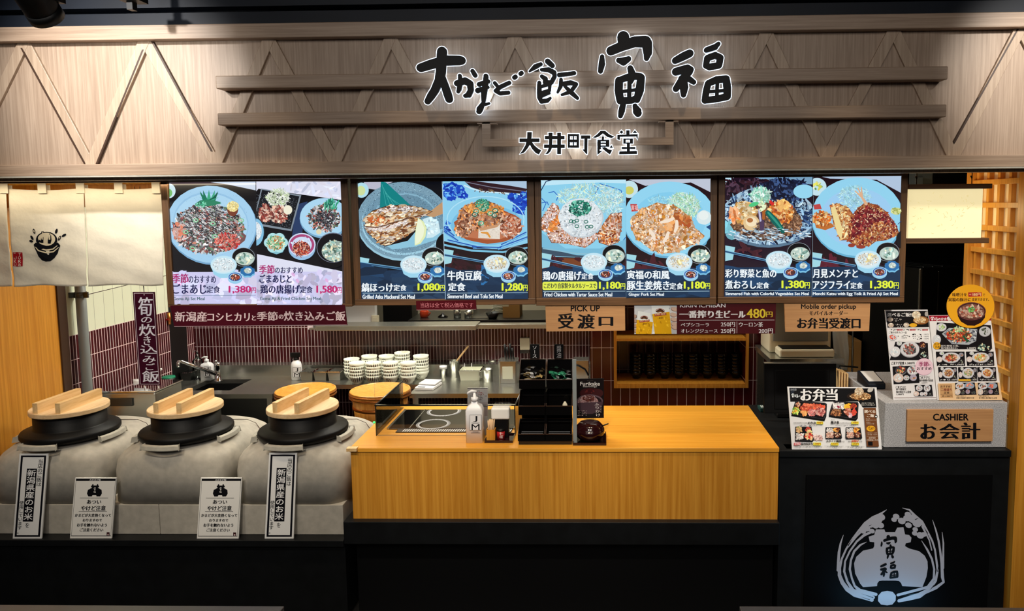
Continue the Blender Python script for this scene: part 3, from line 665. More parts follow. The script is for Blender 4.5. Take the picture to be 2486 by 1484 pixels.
# ================================================================ menu boards with food photographs
NAVY = (20, 48, 78)
DISH = dict(gr=[(60, 60, 62), (150, 152, 155), (206, 204, 204), (40, 40, 46), (112, 66, 66), (178, 90, 84), (196, 130, 110), (96, 124, 100), (90, 92, 100), (226, 226, 226)],
            fry=[(170, 110, 86), (215, 175, 158), (242, 220, 206), (200, 124, 60), (150, 80, 44), (232, 196, 176)], katsu=[(150, 70, 40), (190, 112, 62), (112, 32, 34), (218, 160, 92), (170, 84, 48), (132, 50, 44)],
            stew=[(150, 100, 76), (200, 150, 122), (228, 196, 166), (110, 62, 42), (228, 142, 70), (176, 120, 88)], onion=[(60, 170, 130), (40, 132, 104), (120, 204, 170), (28, 100, 84)],
            cab=[(196, 232, 216), (222, 240, 226), (170, 216, 190), (206, 228, 190)], rice=[(226, 236, 240), (206, 222, 232), (240, 246, 248)], miso=[(190, 214, 204), (226, 236, 222), (150, 190, 180), (96, 128, 116), (232, 226, 190)],
            fish=[(205, 165, 120), (150, 92, 46), (232, 204, 164), (120, 72, 44), (245, 228, 198), (188, 136, 84), (222, 210, 200)], ginger=[(206, 150, 100), (232, 192, 152), (182, 112, 62), (246, 222, 196), (202, 132, 44), (222, 172, 120)],
            veg=[(96, 62, 44), (120, 82, 56), (70, 44, 34), (150, 108, 76)])
AQ = (156, 212, 236)
def sides(p, x, y, mixed=False):
    """miso soup, rice and two small dishes; x, y = middle of the soup bowl, in picture pixels"""
    p.ell(x, y+8, 28, 24, (8, 8, 12)); p.ell(x, y, 28, 23, (150, 160, 170)); p.ell(x, y, 27, 22, (12, 10, 14)); p.ell(x+3, y+4, 23, 16, (188, 206, 196)); p.scatter(('e', x+3, y+3, 19, 12), 34, (1.5, 4), DISH['miso'])
    p.poly([(x-79, y+20), (x-17, y+20), (x-24, y+44), (x-40, y+51), (x-56, y+51), (x-72, y+42)], AQ); p.ell(x-48, y+19, 32, 22, (196, 230, 244)); p.ell(x-48, y+20, 28, 18, (214, 232, 238))
    p.scatter(('e', x-48, y+18, 25, 15), 70, (1.2, 2.6), DISH['rice'] if not mixed else [(222, 210, 188), (236, 230, 218), (204, 186, 150), (226, 216, 196)])
    if mixed: p.scatter(('e', x-40, y+16, 16, 9), 8, (2, 4), [(232, 222, 180), (214, 196, 140)], (1.5, 2.5))
    pts = [(x+10+19*math.cos(k*PI/8)*(1 if k % 2 else 0.86), y+34+13*math.sin(k*PI/8)*(1 if k % 2 else 0.86)) for k in range(16)]
    p.poly([(a, b+4) for a, b in pts], (120, 190, 226)); p.poly(pts, (40, 110, 170)); p.ell(x+11, y+33, 9, 7, (200, 214, 214)); p.scatter(('e', x+11, y+33, 8, 6), 16, (1.2, 2.6), [(236, 238, 226), (206, 214, 200), (170, 186, 176)])
    p.ell(x-20, y+52, 18, 13, (150, 206, 236)); p.ell(x-20, y+48, 18, 12, (176, 220, 242)); p.ring(x-20, y+48, 16, 10.5, 2.4, (52, 96, 176)); p.ell(x-20, y+49, 12, 8, (90, 50, 50))
    p.scatter(('e', x-20, y+49, 10, 6), 18, (0.8, 1.6), [(180, 70, 50), (226, 190, 170), (70, 40, 40), (206, 120, 90)], (2, 4))
def sticks(p, x0, y0, x1, y1):
    p.poly([(x0, y0-14), (x0+24, y0-10), (x0+18, y0+20), (x0, y0+24)], (160, 214, 226)); p.line([(x0, y0), (x1, y1)], 5, (30, 70, 110)); p.line([(x0, y0-2), (x1, y1-2.5)], 1.6, (120, 180, 214)); p.line([(x0, y0+2.5), (x1, y1+1.5)], 1.2, (90, 150, 190))
def band(p, x0, x1, y, y1, col):
    p.poly([(x0, y), (x1, y), (x1, y1), (x0, y1)], col)
YEL = (226, 240, 60); WHT = (238, 246, 250)
def price(p, t, x0, y0, x1, y1, col=YEL):
    w = x1-x0; p.text(t, x0, y0, x1-w*0.2, y1+1.5, col, 0.028, 0.5); p.text('円', x1-w*0.18, y0+4, x1-0.5, y1, col, 0.02)

def frame_board(label, outer, inner, mat_, top=True):
    """outer, inner = corner pixels tl, tr, br, bl on the board's front"""
    Yf = 3.215; o = [at(*q, Yf) for q in outer]; i = [at(*q, Yf) for q in inner]
    ox0, ox1 = (o[0].x+o[3].x)/2, (o[1].x+o[2].x)/2; oz1, oz0 = (o[0].z+o[1].z)/2, (o[2].z+o[3].z)/2
    ix0, ix1 = (i[0].x+i[3].x)/2, (i[1].x+i[2].x)/2; iz1, iz0 = (i[0].z+i[1].z)/2, (i[2].z+i[3].z)/2
    t = thing('menu_board', label, 'menu board', ((ox0+ox1)/2, Yf+0.05, oz0), 'backlit menu boards under the fascia')
    MB().box(ox0, Yf, oz0, ox1, Yf+0.10, iz0).build('frame_rail', 'brown_wood', t, bevel=0.002); MB().box(ox0, Yf, iz1, ox1, Yf+0.10, oz1).build('frame_rail', 'brown_wood', t, bevel=0.002)
    MB().box(ox0, Yf, iz0, ix0, Yf+0.10, iz1).build('frame_stile', 'brown_wood_vertical', t, bevel=0.002); MB().box(ix1, Yf, iz0, ox1, Yf+0.10, iz1).build('frame_stile', 'brown_wood_vertical', t, bevel=0.002)
    MB().box(ix0, Yf+0.012, iz0, ix1, Yf+0.09, iz1).build('lightbox', 'dark_brown', t)
    p = Pic(((ix0+ix1)/2, Yf+0.0115, (iz0+iz1)/2)); p.thing = t; p.inner = inner
    # hooks of chain above
    for x in (ox0+0.08, ox1-0.08): MB().box(x-0.004, Yf+0.05, oz1, x+0.004, Yf+0.058, oz1+0.2).build('hanger', 'steel_dark', t)
    return p
def done(p, name='menu_picture'):
    o = p.build(name, 'print_lit', None); o.parent = p.thing; KIDS.setdefault(p.thing.name, []).append(o); o.matrix_basis = p.thing.matrix_basis.inverted()@p.mtx(); return o
def halves(q, t):
    """split corner pixels at fraction t of the width"""
    a = tuple(q[0][k]+(q[1][k]-q[0][k])*t for k in (0, 1)); b = tuple(q[3][k]+(q[2][k]-q[3][k])*t for k in (0, 1))
    return [q[0], a, b, q[3]], [a, q[1], q[2], b]

# --- board 1 (left): seasonal sets
IN = [(411, 441), (831, 441), (833, 739), (416, 739)]
p = frame_board('leftmost menu board, seasonal raw fish set meals on a lavender strip', [(393, 427), (833+14, 427), (851, 746), (402, 746)], IN, None)
L, R = halves(IN, 0.507); Z1 = ZF(3.904, 390, 420)
p.zf = Z1; zc = lambda q: [((x-390)*3.904, (y-420)*3.904) for x, y in q]
p.clip = zc(L)
p.poly([(40, 70), (920, 70), (920, 1250), (40, 1250)], (16, 14, 20)); p.poly([(40, 70), (900, 70), (900, 150), (600, 110), (120, 110), (40, 130)], (70, 54, 62)); p.poly([(280, 60), (900, 60), (900, 165), (640, 110)], (206, 218, 236))
p.ell(80, 170, 62, 70, (204, 230, 238)); p.ell(75, 190, 36, 40, (120, 190, 110))
p.ell(486, 500, 430, 372, (120, 168, 206), 0.15); p.ell(482, 488, 424, 366, (164, 208, 238), 0.15); p.ell(476, 480, 360, 300, (150, 196, 230), 0.15); p.ell(476, 488, 350, 290, (172, 214, 240), 0.15)
p.scatter(('e', 482, 488, 410, 350), 60, (1.5, 3), [(96, 130, 160)])
p.ell(460, 560, 330, 200, (120, 84, 82), 0.1, jit=0.08)
p.scatter(('e', 455, 530, 335, 235), 560, (8, 22), DISH['gr'], (1, 2.6)); p.scatter(('e', 450, 470, 260, 170), 260, (3, 7), [(30, 32, 40), (56, 58, 66), (210, 214, 218)], (3, 8), 0.5)
p.scatter(('e', 640, 650, 120, 80), 60, (8, 20), [(190, 50, 50), (226, 140, 126), (206, 96, 84)]); p.scatter(('e', 190, 560, 60, 90), 24, (10, 22), [(220, 130, 100), (206, 160, 150)])
p.scatter(('e', 455, 540, 330, 230), 200, (2, 4), [(240, 236, 220), (228, 224, 210)])
for a in range(-5, 6):
    t = -PI/2+a*0.24; x, y = 465+30*math.sin(a), 270; p.poly([(x-26, y+10), (x+130*math.cos(t), y+130*math.sin(t)*0.85), (x+28, y+14)], random.choice([(28, 120, 90), (64, 168, 130), (20, 96, 74)]))
p.ell(460, 285, 120, 30, (40, 130, 96), jit=0.2)
for x, y in ((340, 450), (245, 560), (500, 480), (520, 600), (770, 450), (310, 715)): p.ring(x, y, 28, 20, 7, (110, 190, 140)); p.ring(x, y, 19, 13, 4, (206, 232, 206))
p.scatter(('e', 390, 300, 55, 26), 40, (5, 9), DISH['onion']); p.ell(690, 345, 52, 66, (120, 60, 40)); p.ell(692, 318, 56, 50, (240, 222, 150), jit=0.06); p.scatter(('e', 692, 318, 50, 44), 50, (4, 10), [(250, 236, 180), (226, 202, 120), (246, 228, 160)])
p.poly([(90, 940), (920, 936), (920, 1240), (90, 1240)], (206, 204, 240))
p.scatter([(100, 945), (910, 945), (910, 1230), (100, 1230)], 40, (20, 60), [(212, 204, 238), (222, 218, 244), (204, 206, 242)])
p.scatter([(100, 945), (480, 945), (480, 1060), (100, 1060)], 3, (14, 22), [(232, 190, 232)], (1.6, 2))
p.zf = None; p.clip = L; sides(p, 593, 624); q = p
INK = (34, 36, 84); MAG = (192, 40, 112)
p.text('季節', 421, 664.5, 459, 687, (170, 40, 110), 0.012, 0.5); p.text('のおすすめ', 460, 669, 526, 687, INK, 0.008, 0.3)
p.text('ごまあじ', 422, 689, 503, 713, INK, 0.015, 0.5); p.text('定食', 504, 694, 536, 711, INK, 0.01, 0.4)
price(p, '1,380', 558, 694, 624, 711, MAG); p.line([(422, 717.5), (623, 716.5)], 0.8, (70, 110, 140)); p.text('Goma Aji Set Meal', 423.5, 721, 499, 731, (40, 84, 90), 0.01, 0.15)
p.zf = Z1; p.clip = zc(R)
p.poly([(860, 70), (1800, 70), (1800, 1260), (860, 1260)], (222, 224, 242)); p.scatter([(1200, 80), (1700, 80), (1700, 240), (1250, 180)], 30, (8, 20), [(206, 212, 236), (232, 230, 246)], (2, 5))
p.poly([(870, 230), (935, 150), (1760, 262), (1770, 940), (880, 760)], (14, 12, 18)); p.poly([(1290, 300), (1400, 270), (1350, 560), (1250, 620)], (40, 60, 100))
p.poly([(960, 148), (1340, 212), (1248, 552), (880, 490)], (128, 140, 152)); p.poly([(970, 160), (1322, 222), (1238, 532), (890, 470)], (22, 24, 30))
p.scatter([(900, 200), (1310, 230), (1230, 530), (890, 460)], 260, (2, 4), [(90, 96, 108), (150, 160, 170), (60, 64, 74)])
p.scatter(('e', 1120, 235, 105, 85), 160, (3, 6), [(232, 240, 222), (210, 226, 190), (246, 248, 240), (190, 212, 160)], (3, 9))
p.scatter(('e', 1000, 385, 58, 85), 70, (10, 22), [(150, 66, 58), (222, 170, 150), (238, 212, 194), (120, 50, 46)]); p.scatter(('e', 1130, 390, 80, 82), 90, (10, 22), [(160, 80, 70), (226, 182, 160), (240, 214, 196), (110, 52, 48)]); p.ell(1215, 350, 42, 44, (240, 236, 214))
p.ell(1565, 432, 238, 190, (120, 170, 206)); p.ell(1562, 420, 232, 182, (170, 214, 240)); p.scatter(('e', 1560, 430, 150, 130), 240, (7, 16), DISH['gr'], (1, 3)); p.scatter(('e', 1570, 430, 90, 70), 70, (3, 6), [(24, 26, 34), (60, 60, 70)], (4, 8)); p.scatter(('e', 1630, 310, 80, 50), 40, (5, 10), DISH['onion'], (2, 5), 1.8); p.ell(1510, 556, 26, 26, (226, 216, 180))
p.ell(910, 560, 80, 130, (130, 190, 224)); p.ell(905, 550, 66, 90, (226, 232, 238)); p.scatter(('e', 905, 550, 60, 84), 60, (5, 9), DISH['rice'])
p.poly([(1000, 650), (1210, 650), (1170, 750), (1110, 770), (1050, 750)], (130, 190, 206))
for k in range(6): p.ell(1105+62*math.cos(k*PI/3), 660+50*math.sin(k*PI/3), 52, 48, (176, 226, 230))
p.ell(1105, 660, 80, 66, (90, 130, 110)); p.scatter(('e', 1105, 662, 82, 64), 90, (5, 10), [(150, 206, 170), (216, 232, 200), (226, 120, 50), (90, 160, 110), (230, 226, 180)], (2, 5))
p.ell(1350, 715, 126, 108, (150, 190, 226)); p.ell(1350, 680, 130, 112, (206, 220, 244)); p.ring(1350, 680, 118, 100, 24, (170, 70, 120)); p.scatter(('e', 1350, 690, 110, 90), 26, (5, 10), [(206, 220, 244)])
p.ell(1345, 715, 84, 64, (120, 50, 44)); p.scatter(('e', 1345, 715, 80, 68), 70, (5, 9), [(196, 70, 44), (226, 190, 170), (84, 36, 34), (214, 120, 90), (140, 50, 60)], (3, 6))
p.ell(1640, 740, 150, 160, (10, 8, 14)); p.ell(1645, 706, 156, 142, (120, 128, 150)); p.ell(1645, 708, 150, 136, (14, 12, 20)); p.ell(1665, 740, 128, 100, (150, 168, 160)); p.scatter(('e', 1665, 735, 120, 96), 90, (8, 20), DISH['miso'], (1, 2.5))
p.poly([(900, 935), (1770, 932), (1770, 1260), (900, 1260)], (206, 204, 240)); p.scatter([(930, 945), (1730, 945), (1730, 1230), (930, 1230)], 50, (20, 60), [(214, 206, 240), (224, 218, 246), (204, 206, 242)])
for x, y in ((1310, 1020), (1585, 1015), (1270, 960)): p.ell(x, y, 22, 14, (226, 180, 226), 0.9)
p.zf = None
p.text('季節', 633, 643, 670, 664, (170, 40, 110), 0.012, 0.5); p.text('のおすすめ', 671, 648, 738, 663, INK, 0.008, 0.3); p.text('ごまあじと', 634, 666, 711, 686, INK, 0.012, 0.5)
p.text('鶏の唐揚げ', 636, 691, 731, 712, INK, 0.015, 0.5); p.text('定食', 732, 694, 762, 711, INK, 0.01, 0.4); price(p, '1,580', 772, 693, 833, 711, MAG)
p.line([(635, 717), (831, 716)], 0.8, (70, 110, 140)); p.text('Goma Aji & Fried Chicken Set Meal', 635, 720, 782, 730, (40, 84, 90), 0.01, 0.15)
p.line([(622, 441), (627, 739)], 1.0, (190, 200, 220)); done(p)

# --- board 2: mackerel, beef and tofu
IN = [(866, 441), (1279, 440), (1283, 725), (878, 727)]
p = frame_board('second menu board from the left, grilled mackerel beside beef with tofu', [(848, 421), (1297, 419), (1300, 740), (863, 742)], IN, None)
L, R = halves(IN, 0.505); Z2 = ZF(4.24, 840, 410); zc = lambda q: [((x-840)*4.24, (y-410)*4.24) for x, y in q]
p.zf = Z2; p.clip = zc(L)
p.poly([(100, 120), (1030, 120), (1030, 1350), (100, 1350)], (12, 13, 20)); p.poly([(180, 120), (520, 120), (420, 160), (300, 215), (200, 200)], (186, 186, 204))
p.ell(160, 220, 74, 78, (176, 222, 236)); p.ell(155, 225, 44, 50, (206, 224, 160))
p.ell(590, 545, 480, 405, (150, 196, 216)); p.ell(588, 530, 470, 396, (122, 158, 178)); p.ell(600, 560, 440, 330, (160, 206, 226)); p.ell(600, 545, 430, 322, (112, 150, 172)); p.ell(610, 520, 330, 270, (132, 176, 198)); p.ell(612, 526, 318, 258, (104, 142, 164))
p.scatter(('e', 590, 520, 460, 385), 900, (2.5, 5), [(70, 92, 110), (170, 210, 226), (90, 116, 134), (54, 70, 86)])
p.poly([(362, 130), (415, 140), (662, 370), (630, 400), (352, 396)], (16, 128, 130)); 
for k in range(5): p.line([(375+12*k, 160+30*k), (420+44*k, 392)], 4, (70, 176, 170))
p.poly([(400, 780), (650, 690), (740, 640), (1000, 620), (960, 720), (720, 800), (480, 830)], (140, 196, 220))
p.poly([(250, 650), (400, 800), (640, 740), (740, 620), (500, 600)], (18, 14, 18)); p.poly([(780, 470), (880, 430), (1010, 330), (1010, 460), (900, 500)], (190, 150, 110))
fa = [(205, 505), (280, 436), (420, 390), (600, 374), (760, 402), (885, 440), (800, 484), (640, 505), (450, 560), (300, 602), (212, 590)]
fb = [(208, 600), (330, 606), (480, 560), (640, 508), (765, 500), (738, 560), (700, 642), (600, 702), (480, 762), (400, 788), (330, 742), (240, 660)]
for P in (fa, fb): p.poly(expand(P, 8), (56, 40, 40)); p.poly(P, (210, 172, 128)); p.scatter(P, 220, (7, 20), DISH['fish'], (1.5, 4), -0.3)
p.scatter([(230, 480), (420, 395), (620, 380), (820, 430), (640, 440), (400, 440)], 70, (4, 8), [(226, 220, 222), (120, 96, 96), (240, 234, 230)], (2, 5), -0.2); p.scatter([(220, 600), (420, 590), (640, 520), (620, 560), (420, 640), (250, 640)], 60, (6, 12), [(238, 226, 222), (222, 206, 198)], (2, 4), -0.3)
p.scatter([(210, 500), (350, 480), (440, 530), (300, 570)], 40, (6, 14), [(190, 90, 50), (206, 116, 60), (240, 210, 170)]); p.line([(210, 598), (330, 604), (480, 560), (650, 508), (800, 470)], 9, (110, 70, 50))
p.poly([(790, 520), (870, 492), (955, 540), (975, 655), (900, 705), (830, 715), (845, 620)], (204, 232, 240)); p.scatter([(800, 530), (870, 500), (945, 545), (960, 650), (880, 700)], 40, (8, 16), [(216, 240, 246), (190, 222, 236)])
p.poly([(748, 505), (800, 540), (836, 612), (822, 700), (772, 770), (712, 790), (712, 700), (726, 600)], (226, 236, 180)); p.poly([(748, 510), (780, 540), (812, 612), (800, 690), (760, 755), (718, 780), (718, 700), (730, 600)], (238, 244, 214))
p.ell(1040, 780, 110, 120, (6, 6, 10)); p.zf = None; p.clip = L; sticks(p, 874, 638, 990, 655)
p.poly([(860, 657), (1083, 655), (1084, 730), (860, 730)], NAVY); p.scatter([(878, 659), (1080, 657), (1080, 724), (880, 724)], 40, (4, 14), [(26, 58, 92), (16, 42, 70), (34, 64, 96)], (2, 5), 0.1)
sides(p, 1053, 623)
p.text('縞ほっけ', 880, 687, 955, 708, WHT, 0.022, 0.4); p.text('定食', 957, 691, 988, 706, WHT, 0.018, 0.3); price(p, '1,080', 1016, 688, 1081, 706)
p.line([(882, 711.5), (1081, 710.5)], 1.0, (180, 210, 226)); p.text('Grilled Atka Mackerel Set Meal', 882, 715, 1008, 725, WHT, 0.02, 0.15)
p.zf = Z2; p.clip = zc(R)
p.poly([(1000, 120), (1890, 120), (1890, 1350), (1000, 1350)], (30, 14, 20)); p.poly([(1000, 120), (1890, 120), (1890, 760), (1600, 830), (1200, 790), (1000, 740)], (140, 206, 236))
p.poly([(1220, 125), (1890, 125), (1890, 262), (1560, 240), (1400, 226), (1290, 190)], (50, 28, 36)); p.poly([(1320, 125), (1890, 125), (1890, 210), (1700, 176)], (170, 196, 220)); p.line([(1230, 135), (1500, 190), (1880, 238)], 8, (120, 120, 140))
p.line([(1220, 170), (1300, 205), (1420, 236), (1640, 250), (1880, 276)], 14, (206, 232, 244)); p.scatter([(1300, 195), (1640, 235), (1640, 262), (1300, 230)], 20, (5, 12), [(120, 96, 70), (90, 70, 60)])
for x, y, r in ((1130, 210, 90), (1070, 270, 70), (1200, 260, 60), (1030, 190, 50), (1740, 300, 70), (1810, 350, 80), (1780, 420, 70), (1840, 270, 50), (1040, 620, 36), (1050, 560, 24)):
    p.ell(x, y, r, r*0.72, (26, 70, 190), random.random(), jit=0.2); p.scatter(('e', x, y, r*0.8, r*0.5), 10, (6, 14), [(70, 140, 226), (18, 48, 160), (110, 180, 236)], (1.5, 3))
for a, b in (((1010, 600), (1120, 690)), ((1010, 640), (1160, 740)), ((1050, 730), (1350, 800)), ((1300, 800), (1600, 810)), ((1560, 815), (1870, 700)), ((1600, 780), (1860, 650))): p.line([a, b], 12, (40, 90, 180)); p.line([(a[0]+10, a[1]+18), (b[0], b[1]+16)], 6, (90, 160, 220))
p.ring(1440, 520, 400, 240, 10, (176, 224, 244)); p.ell(1455, 580, 370, 205, (118, 190, 226)); p.ell(1460, 590, 350, 180, (164, 84, 48), jit=0.05); p.ell(1460, 580, 330, 150, (190, 116, 80), jit=0.05)
p.scatter(('e', 1690, 600, 120, 110), 80, (8, 18), [(176, 96, 66), (214, 160, 130), (150, 70, 44), (236, 206, 190)], (1.5, 4)); p.scatter(('e', 1400, 490, 235, 150), 420, (10, 26), DISH['stew'], (1, 2.4)); p.scatter(('e', 1210, 620, 90, 80), 60, (10, 22), DISH['stew']); p.scatter(('e', 1430, 410, 200, 50), 60, (10, 20), [(230, 150, 70), (214, 128, 50), (240, 180, 110)])
p.poly([(1370, 612), (1592, 566), (1588, 722), (1366, 712)], (228, 218, 204)); p.poly([(1370, 612), (1592, 566), (1560, 600), (1390, 640)], (200, 150, 110)); p.scatter([(1376, 640), (1585, 610), (1580, 715), (1372, 706)], 60, (2, 5), [(206, 190, 170), (240, 232, 222)]); p.stroke([(1400, 655, 8), (1460, 660, 11), (1485, 700, 9)], (222, 150, 60))
for x, y in ((1345, 440), (1375, 340), (1440, 380), (1490, 460), (1540, 430), (1420, 420), (1395, 560), (1330, 470), (1530, 480)): p.ring(x, y, 30, 24, 9, random.choice(DISH['onion'])); p.ring(x+4, y-3, 18, 14, 5, (190, 226, 210))
p.scatter(('e', 1410, 370, 75, 60), 60, (5, 10), DISH['onion'], (1.5, 3)); p.poly([(1000, 750), (1300, 820), (1600, 840), (1890, 800), (1890, 1040), (1000, 1040)], (30, 14, 20)); p.scatter([(1010, 900), (1400, 1000), (1400, 1040), (1010, 1040)], 20, (12, 30), [(58, 20, 30), (44, 18, 26)], (2, 5)); p.poly([(1010, 770), (1300, 830), (1620, 845), (1885, 800), (1885, 815), (1620, 865), (1300, 850), (1010, 790)], (120, 190, 220))
p.zf = None; p.clip = R; sticks(p, 1079, 618, 1200, 640); p.poly([(1080, 655), (1290, 655), (1290, 730), (1080, 730)], NAVY); p.poly([(1170, 642), (1215, 664), (1176, 690), (1172, 730), (1168, 730)], (40, 110, 170)); p.scatter([(1090, 659), (1275, 659), (1275, 722), (1090, 722)], 34, (4, 14), [(26, 58, 92), (16, 42, 70)], (2, 5), 0.1)
sides(p, 1255, 621, True); p.text('牛肉豆腐', 1088, 657, 1170, 680, WHT, 0.022, 0.4); p.text('定食', 1090, 686, 1131, 706, WHT, 0.022, 0.4); price(p, '1,280', 1220, 687, 1282, 706)
p.line([(1088, 711), (1282, 710)], 1.0, (180, 210, 226)); p.text('Simmered Beef and Tofu Set Meal', 1088, 713.5, 1221, 723.5, WHT, 0.02, 0.15); p.line([(1075, 441), (1083, 727)], 1.6, (176, 206, 226)); done(p)

# --- board 3: fried chicken, ginger pork
IN = [(1313, 438), (1726, 434), (1722, 721), (1317, 723)]
p = frame_board('third menu board from the left, fried chicken beside ginger pork', [(1298, 420), (1742, 417), (1739, 740), (1301, 743)], IN, None)
L, R = halves(IN, 0.5); Z3 = ZF(3.62, 1290, 410); zc = lambda q: [((x-1290)*3.62, (y-410)*3.62) for x, y in q]
p.zf = Z3; p.clip = zc(L)
p.poly([(70, 90), (850, 90), (850, 1150), (70, 1150)], (140, 208, 236)); p.poly([(70, 90), (850, 90), (850, 130), (600, 120), (300, 135), (70, 150)], (190, 230, 246)); p.line([(80, 200), (130, 110), (190, 95)], 8, (30, 50, 90))
for pts in ([(150, 210), (200, 200), (235, 240), (220, 280)], [(90, 300), (140, 290), (150, 320)], [(90, 260), (130, 300), (100, 370)], [(600, 130), (700, 160), (790, 190), (800, 250), (720, 260)], [(690, 270), (760, 300), (820, 290)], [(100, 620), (160, 640), (190, 600)], [(760, 660), (800, 640), (830, 600)], [(540, 140), (590, 170), (560, 220)]): p.line(pts, 7, (40, 100, 190))
p.scatter(('e', 520, 250, 290, 120), 240, (2.5, 4.5), [(206, 238, 240), (184, 226, 220), (226, 244, 226), (210, 230, 180)], (6, 14)); p.scatter(('e', 700, 300, 110, 110), 90, (2.5, 4), [(216, 240, 236), (190, 230, 226)], (6, 14))
p.poly([(90, 560), (300, 700), (600, 700), (830, 620), (830, 780), (640, 790), (90, 740)], (120, 186, 216)); p.poly([(90, 690), (400, 760), (640, 770), (830, 740), (830, 800), (90, 760)], (60, 80, 100)); p.line([(100, 700), (400, 745), (620, 750)], 10, (140, 190, 210))
c1 = [(92, 440), (190, 305), (228, 330), (262, 410), (262, 500), (150, 562), (92, 530)]; c2 = [(140, 575), (250, 520), (400, 585), (560, 560), (592, 580), (545, 640), (470, 688), (300, 650), (180, 645)]; c3 = [(640, 480), (700, 400), (790, 388), (786, 520), (762, 640), (680, 672), (600, 645), (584, 570)]
for P in (c1, c2, c3): p.poly(expand(P, 6), (120, 70, 50)); p.poly(P, (214, 170, 146)); p.scatter(P, 170, (8, 18), DISH['fry'], (1, 2))
for P in (c1, c2): p.scatter(P, 90, (4, 9), [(236, 222, 226), (246, 236, 236), (214, 190, 190)])
p.scatter([(150, 500), (250, 400), (262, 500), (160, 556)], 24, (8, 16), [(206, 112, 44), (226, 150, 80)]); p.scatter([(600, 560), (720, 540), (760, 640), (640, 660)], 50, (8, 16), [(200, 110, 50), (222, 150, 84), (240, 214, 180), (140, 50, 36)])
p.ell(440, 440, 192, 168, (196, 206, 212), jit=0.03); p.ell(430, 428, 190, 166, (222, 230, 234), jit=0.03); p.scatter(('e', 430, 430, 180, 156), 170, (5, 12), [(210, 220, 226), (232, 238, 240), (198, 210, 218)])
p.scatter(('e', 425, 345, 95, 66), 80, (9, 16), [(30, 110, 92), (60, 156, 130), (22, 84, 74), (120, 200, 176)], (1, 1.8)); 
for x, y in ((375, 465), (400, 455), (480, 465), (490, 510), (525, 508), (400, 505), (350, 460), (430, 290), (480, 350)): p.ring(x, y, 20, 16, 7, (34, 110, 94)); 
p.poly([(80, 770), (850, 790), (850, 900), (80, 900)], (50, 22, 28)); p.poly([(270, 780), (440, 790), (440, 850), (270, 850)], (120, 64, 34)); p.scatter([(90, 780), (820, 800), (820, 890), (90, 880)], 24, (10, 24), [(76, 26, 36), (60, 24, 30)], (2, 5))
p.zf = None; p.clip = L; sticks(p, 1316, 628, 1420, 652); p.poly([(1310, 653), (1520, 652), (1520, 730), (1310, 730)], NAVY); p.scatter([(1320, 657), (1510, 657), (1510, 720), (1320, 720)], 34, (4, 14), [(26, 58, 92), (16, 42, 70)], (2, 5), 0.1); sides(p, 1490, 617)
p.text('鶏の唐揚げ', 1318.5, 658, 1411, 680, WHT, 0.022, 0.4); p.text('定食', 1412, 663, 1441, 678, WHT, 0.018, 0.3)
p.poly([(1320, 684), (1447, 683), (1450, 686), (1450, 701), (1447, 703), (1320, 704), (1317.5, 701), (1317.5, 687)], (226, 236, 80)); p.text('こだわり自家製タルタルソースで', 1321, 687, 1447, 700, (24, 40, 50), 0.012, 0.2)
price(p, '1,180', 1455, 684, 1518, 702); p.line([(1319, 707.5), (1518, 706.5)], 1.0, (180, 210, 226)); p.text('Fried Chicken with Tartar Sauce Set Meal', 1322, 710, 1486, 719.5, WHT, 0.02, 0.15)
p.zf = Z3; p.clip = zc(R)
p.poly([(820, 80), (1600, 80), (1600, 1150), (820, 1150)], (36, 16, 22)); p.poly([(820, 80), (1600, 80), (1600, 220), (1400, 120), (1000, 150)], (190, 198, 214)); p.ell(860, 180, 76, 76, (196, 226, 234)); p.ell(860, 190, 40, 36, (206, 206, 100))
p.ell(1215, 452, 410, 335, (100, 170, 206)); p.ell(1212, 440, 404, 328, (146, 212, 240)); p.ell(1212, 450, 320, 246, (132, 204, 236)); p.poly([(868, 310), (925, 310), (945, 370), (880, 376)], (190, 60, 60)); p.text('寅福', 876, 318, 936, 366, (246, 220, 220), 0.0)
p.scatter(('e', 1330, 330, 145, 120), 330, (2.5, 4.5), [(206, 240, 220), (180, 224, 180), (230, 246, 232), (150, 206, 150)], (6, 14)); p.scatter(('e', 1130, 300, 110, 60), 60, (2.5, 4), [(176, 222, 230), (150, 210, 226)], (6, 12))
P = [(880, 440), (960, 370), (1100, 305), (1270, 338), (1400, 440), (1424, 520), (1510, 590), (1445, 645), (1280, 722), (1140, 738), (1040, 692), (920, 600), (886, 520)]
p.poly(expand(P, 8), (176, 110, 50)); p.poly(P, (214, 160, 110)); p.scatter(P, 520, (10, 26), DISH['ginger'], (1, 2.4)); p.scatter(P, 130, (5, 10), [(240, 226, 220), (226, 206, 200), (190, 120, 60)])
p.scatter([(1250, 380), (1380, 420), (1400, 500), (1290, 500)], 40, (10, 20), [(176, 92, 44), (160, 76, 36), (206, 130, 70)]); p.scatter([(1130, 470), (1250, 470), (1250, 540), (1130, 560)], 24, (10, 20), [(226, 172, 120), (214, 150, 90)])
for a in ((1160, 640, 1200, 560), (1260, 550, 1275, 460), (1140, 470, 1240, 440), (1080, 620, 1040, 540)): p.stroke([(a[0], a[1], 12), ((a[0]+a[2])/2+8, (a[1]+a[3])/2, 17), (a[2], a[3], 12)], (244, 226, 206))
p.ell(1512, 428, 66, 62, (216, 232, 234), jit=0.05); p.ell(1508, 410, 44, 40, (232, 240, 238)); p.ell(1590, 690, 60, 90, (14, 12, 18)); p.poly([(1530, 510), (1570, 490), (1572, 540)], (30, 70, 120))
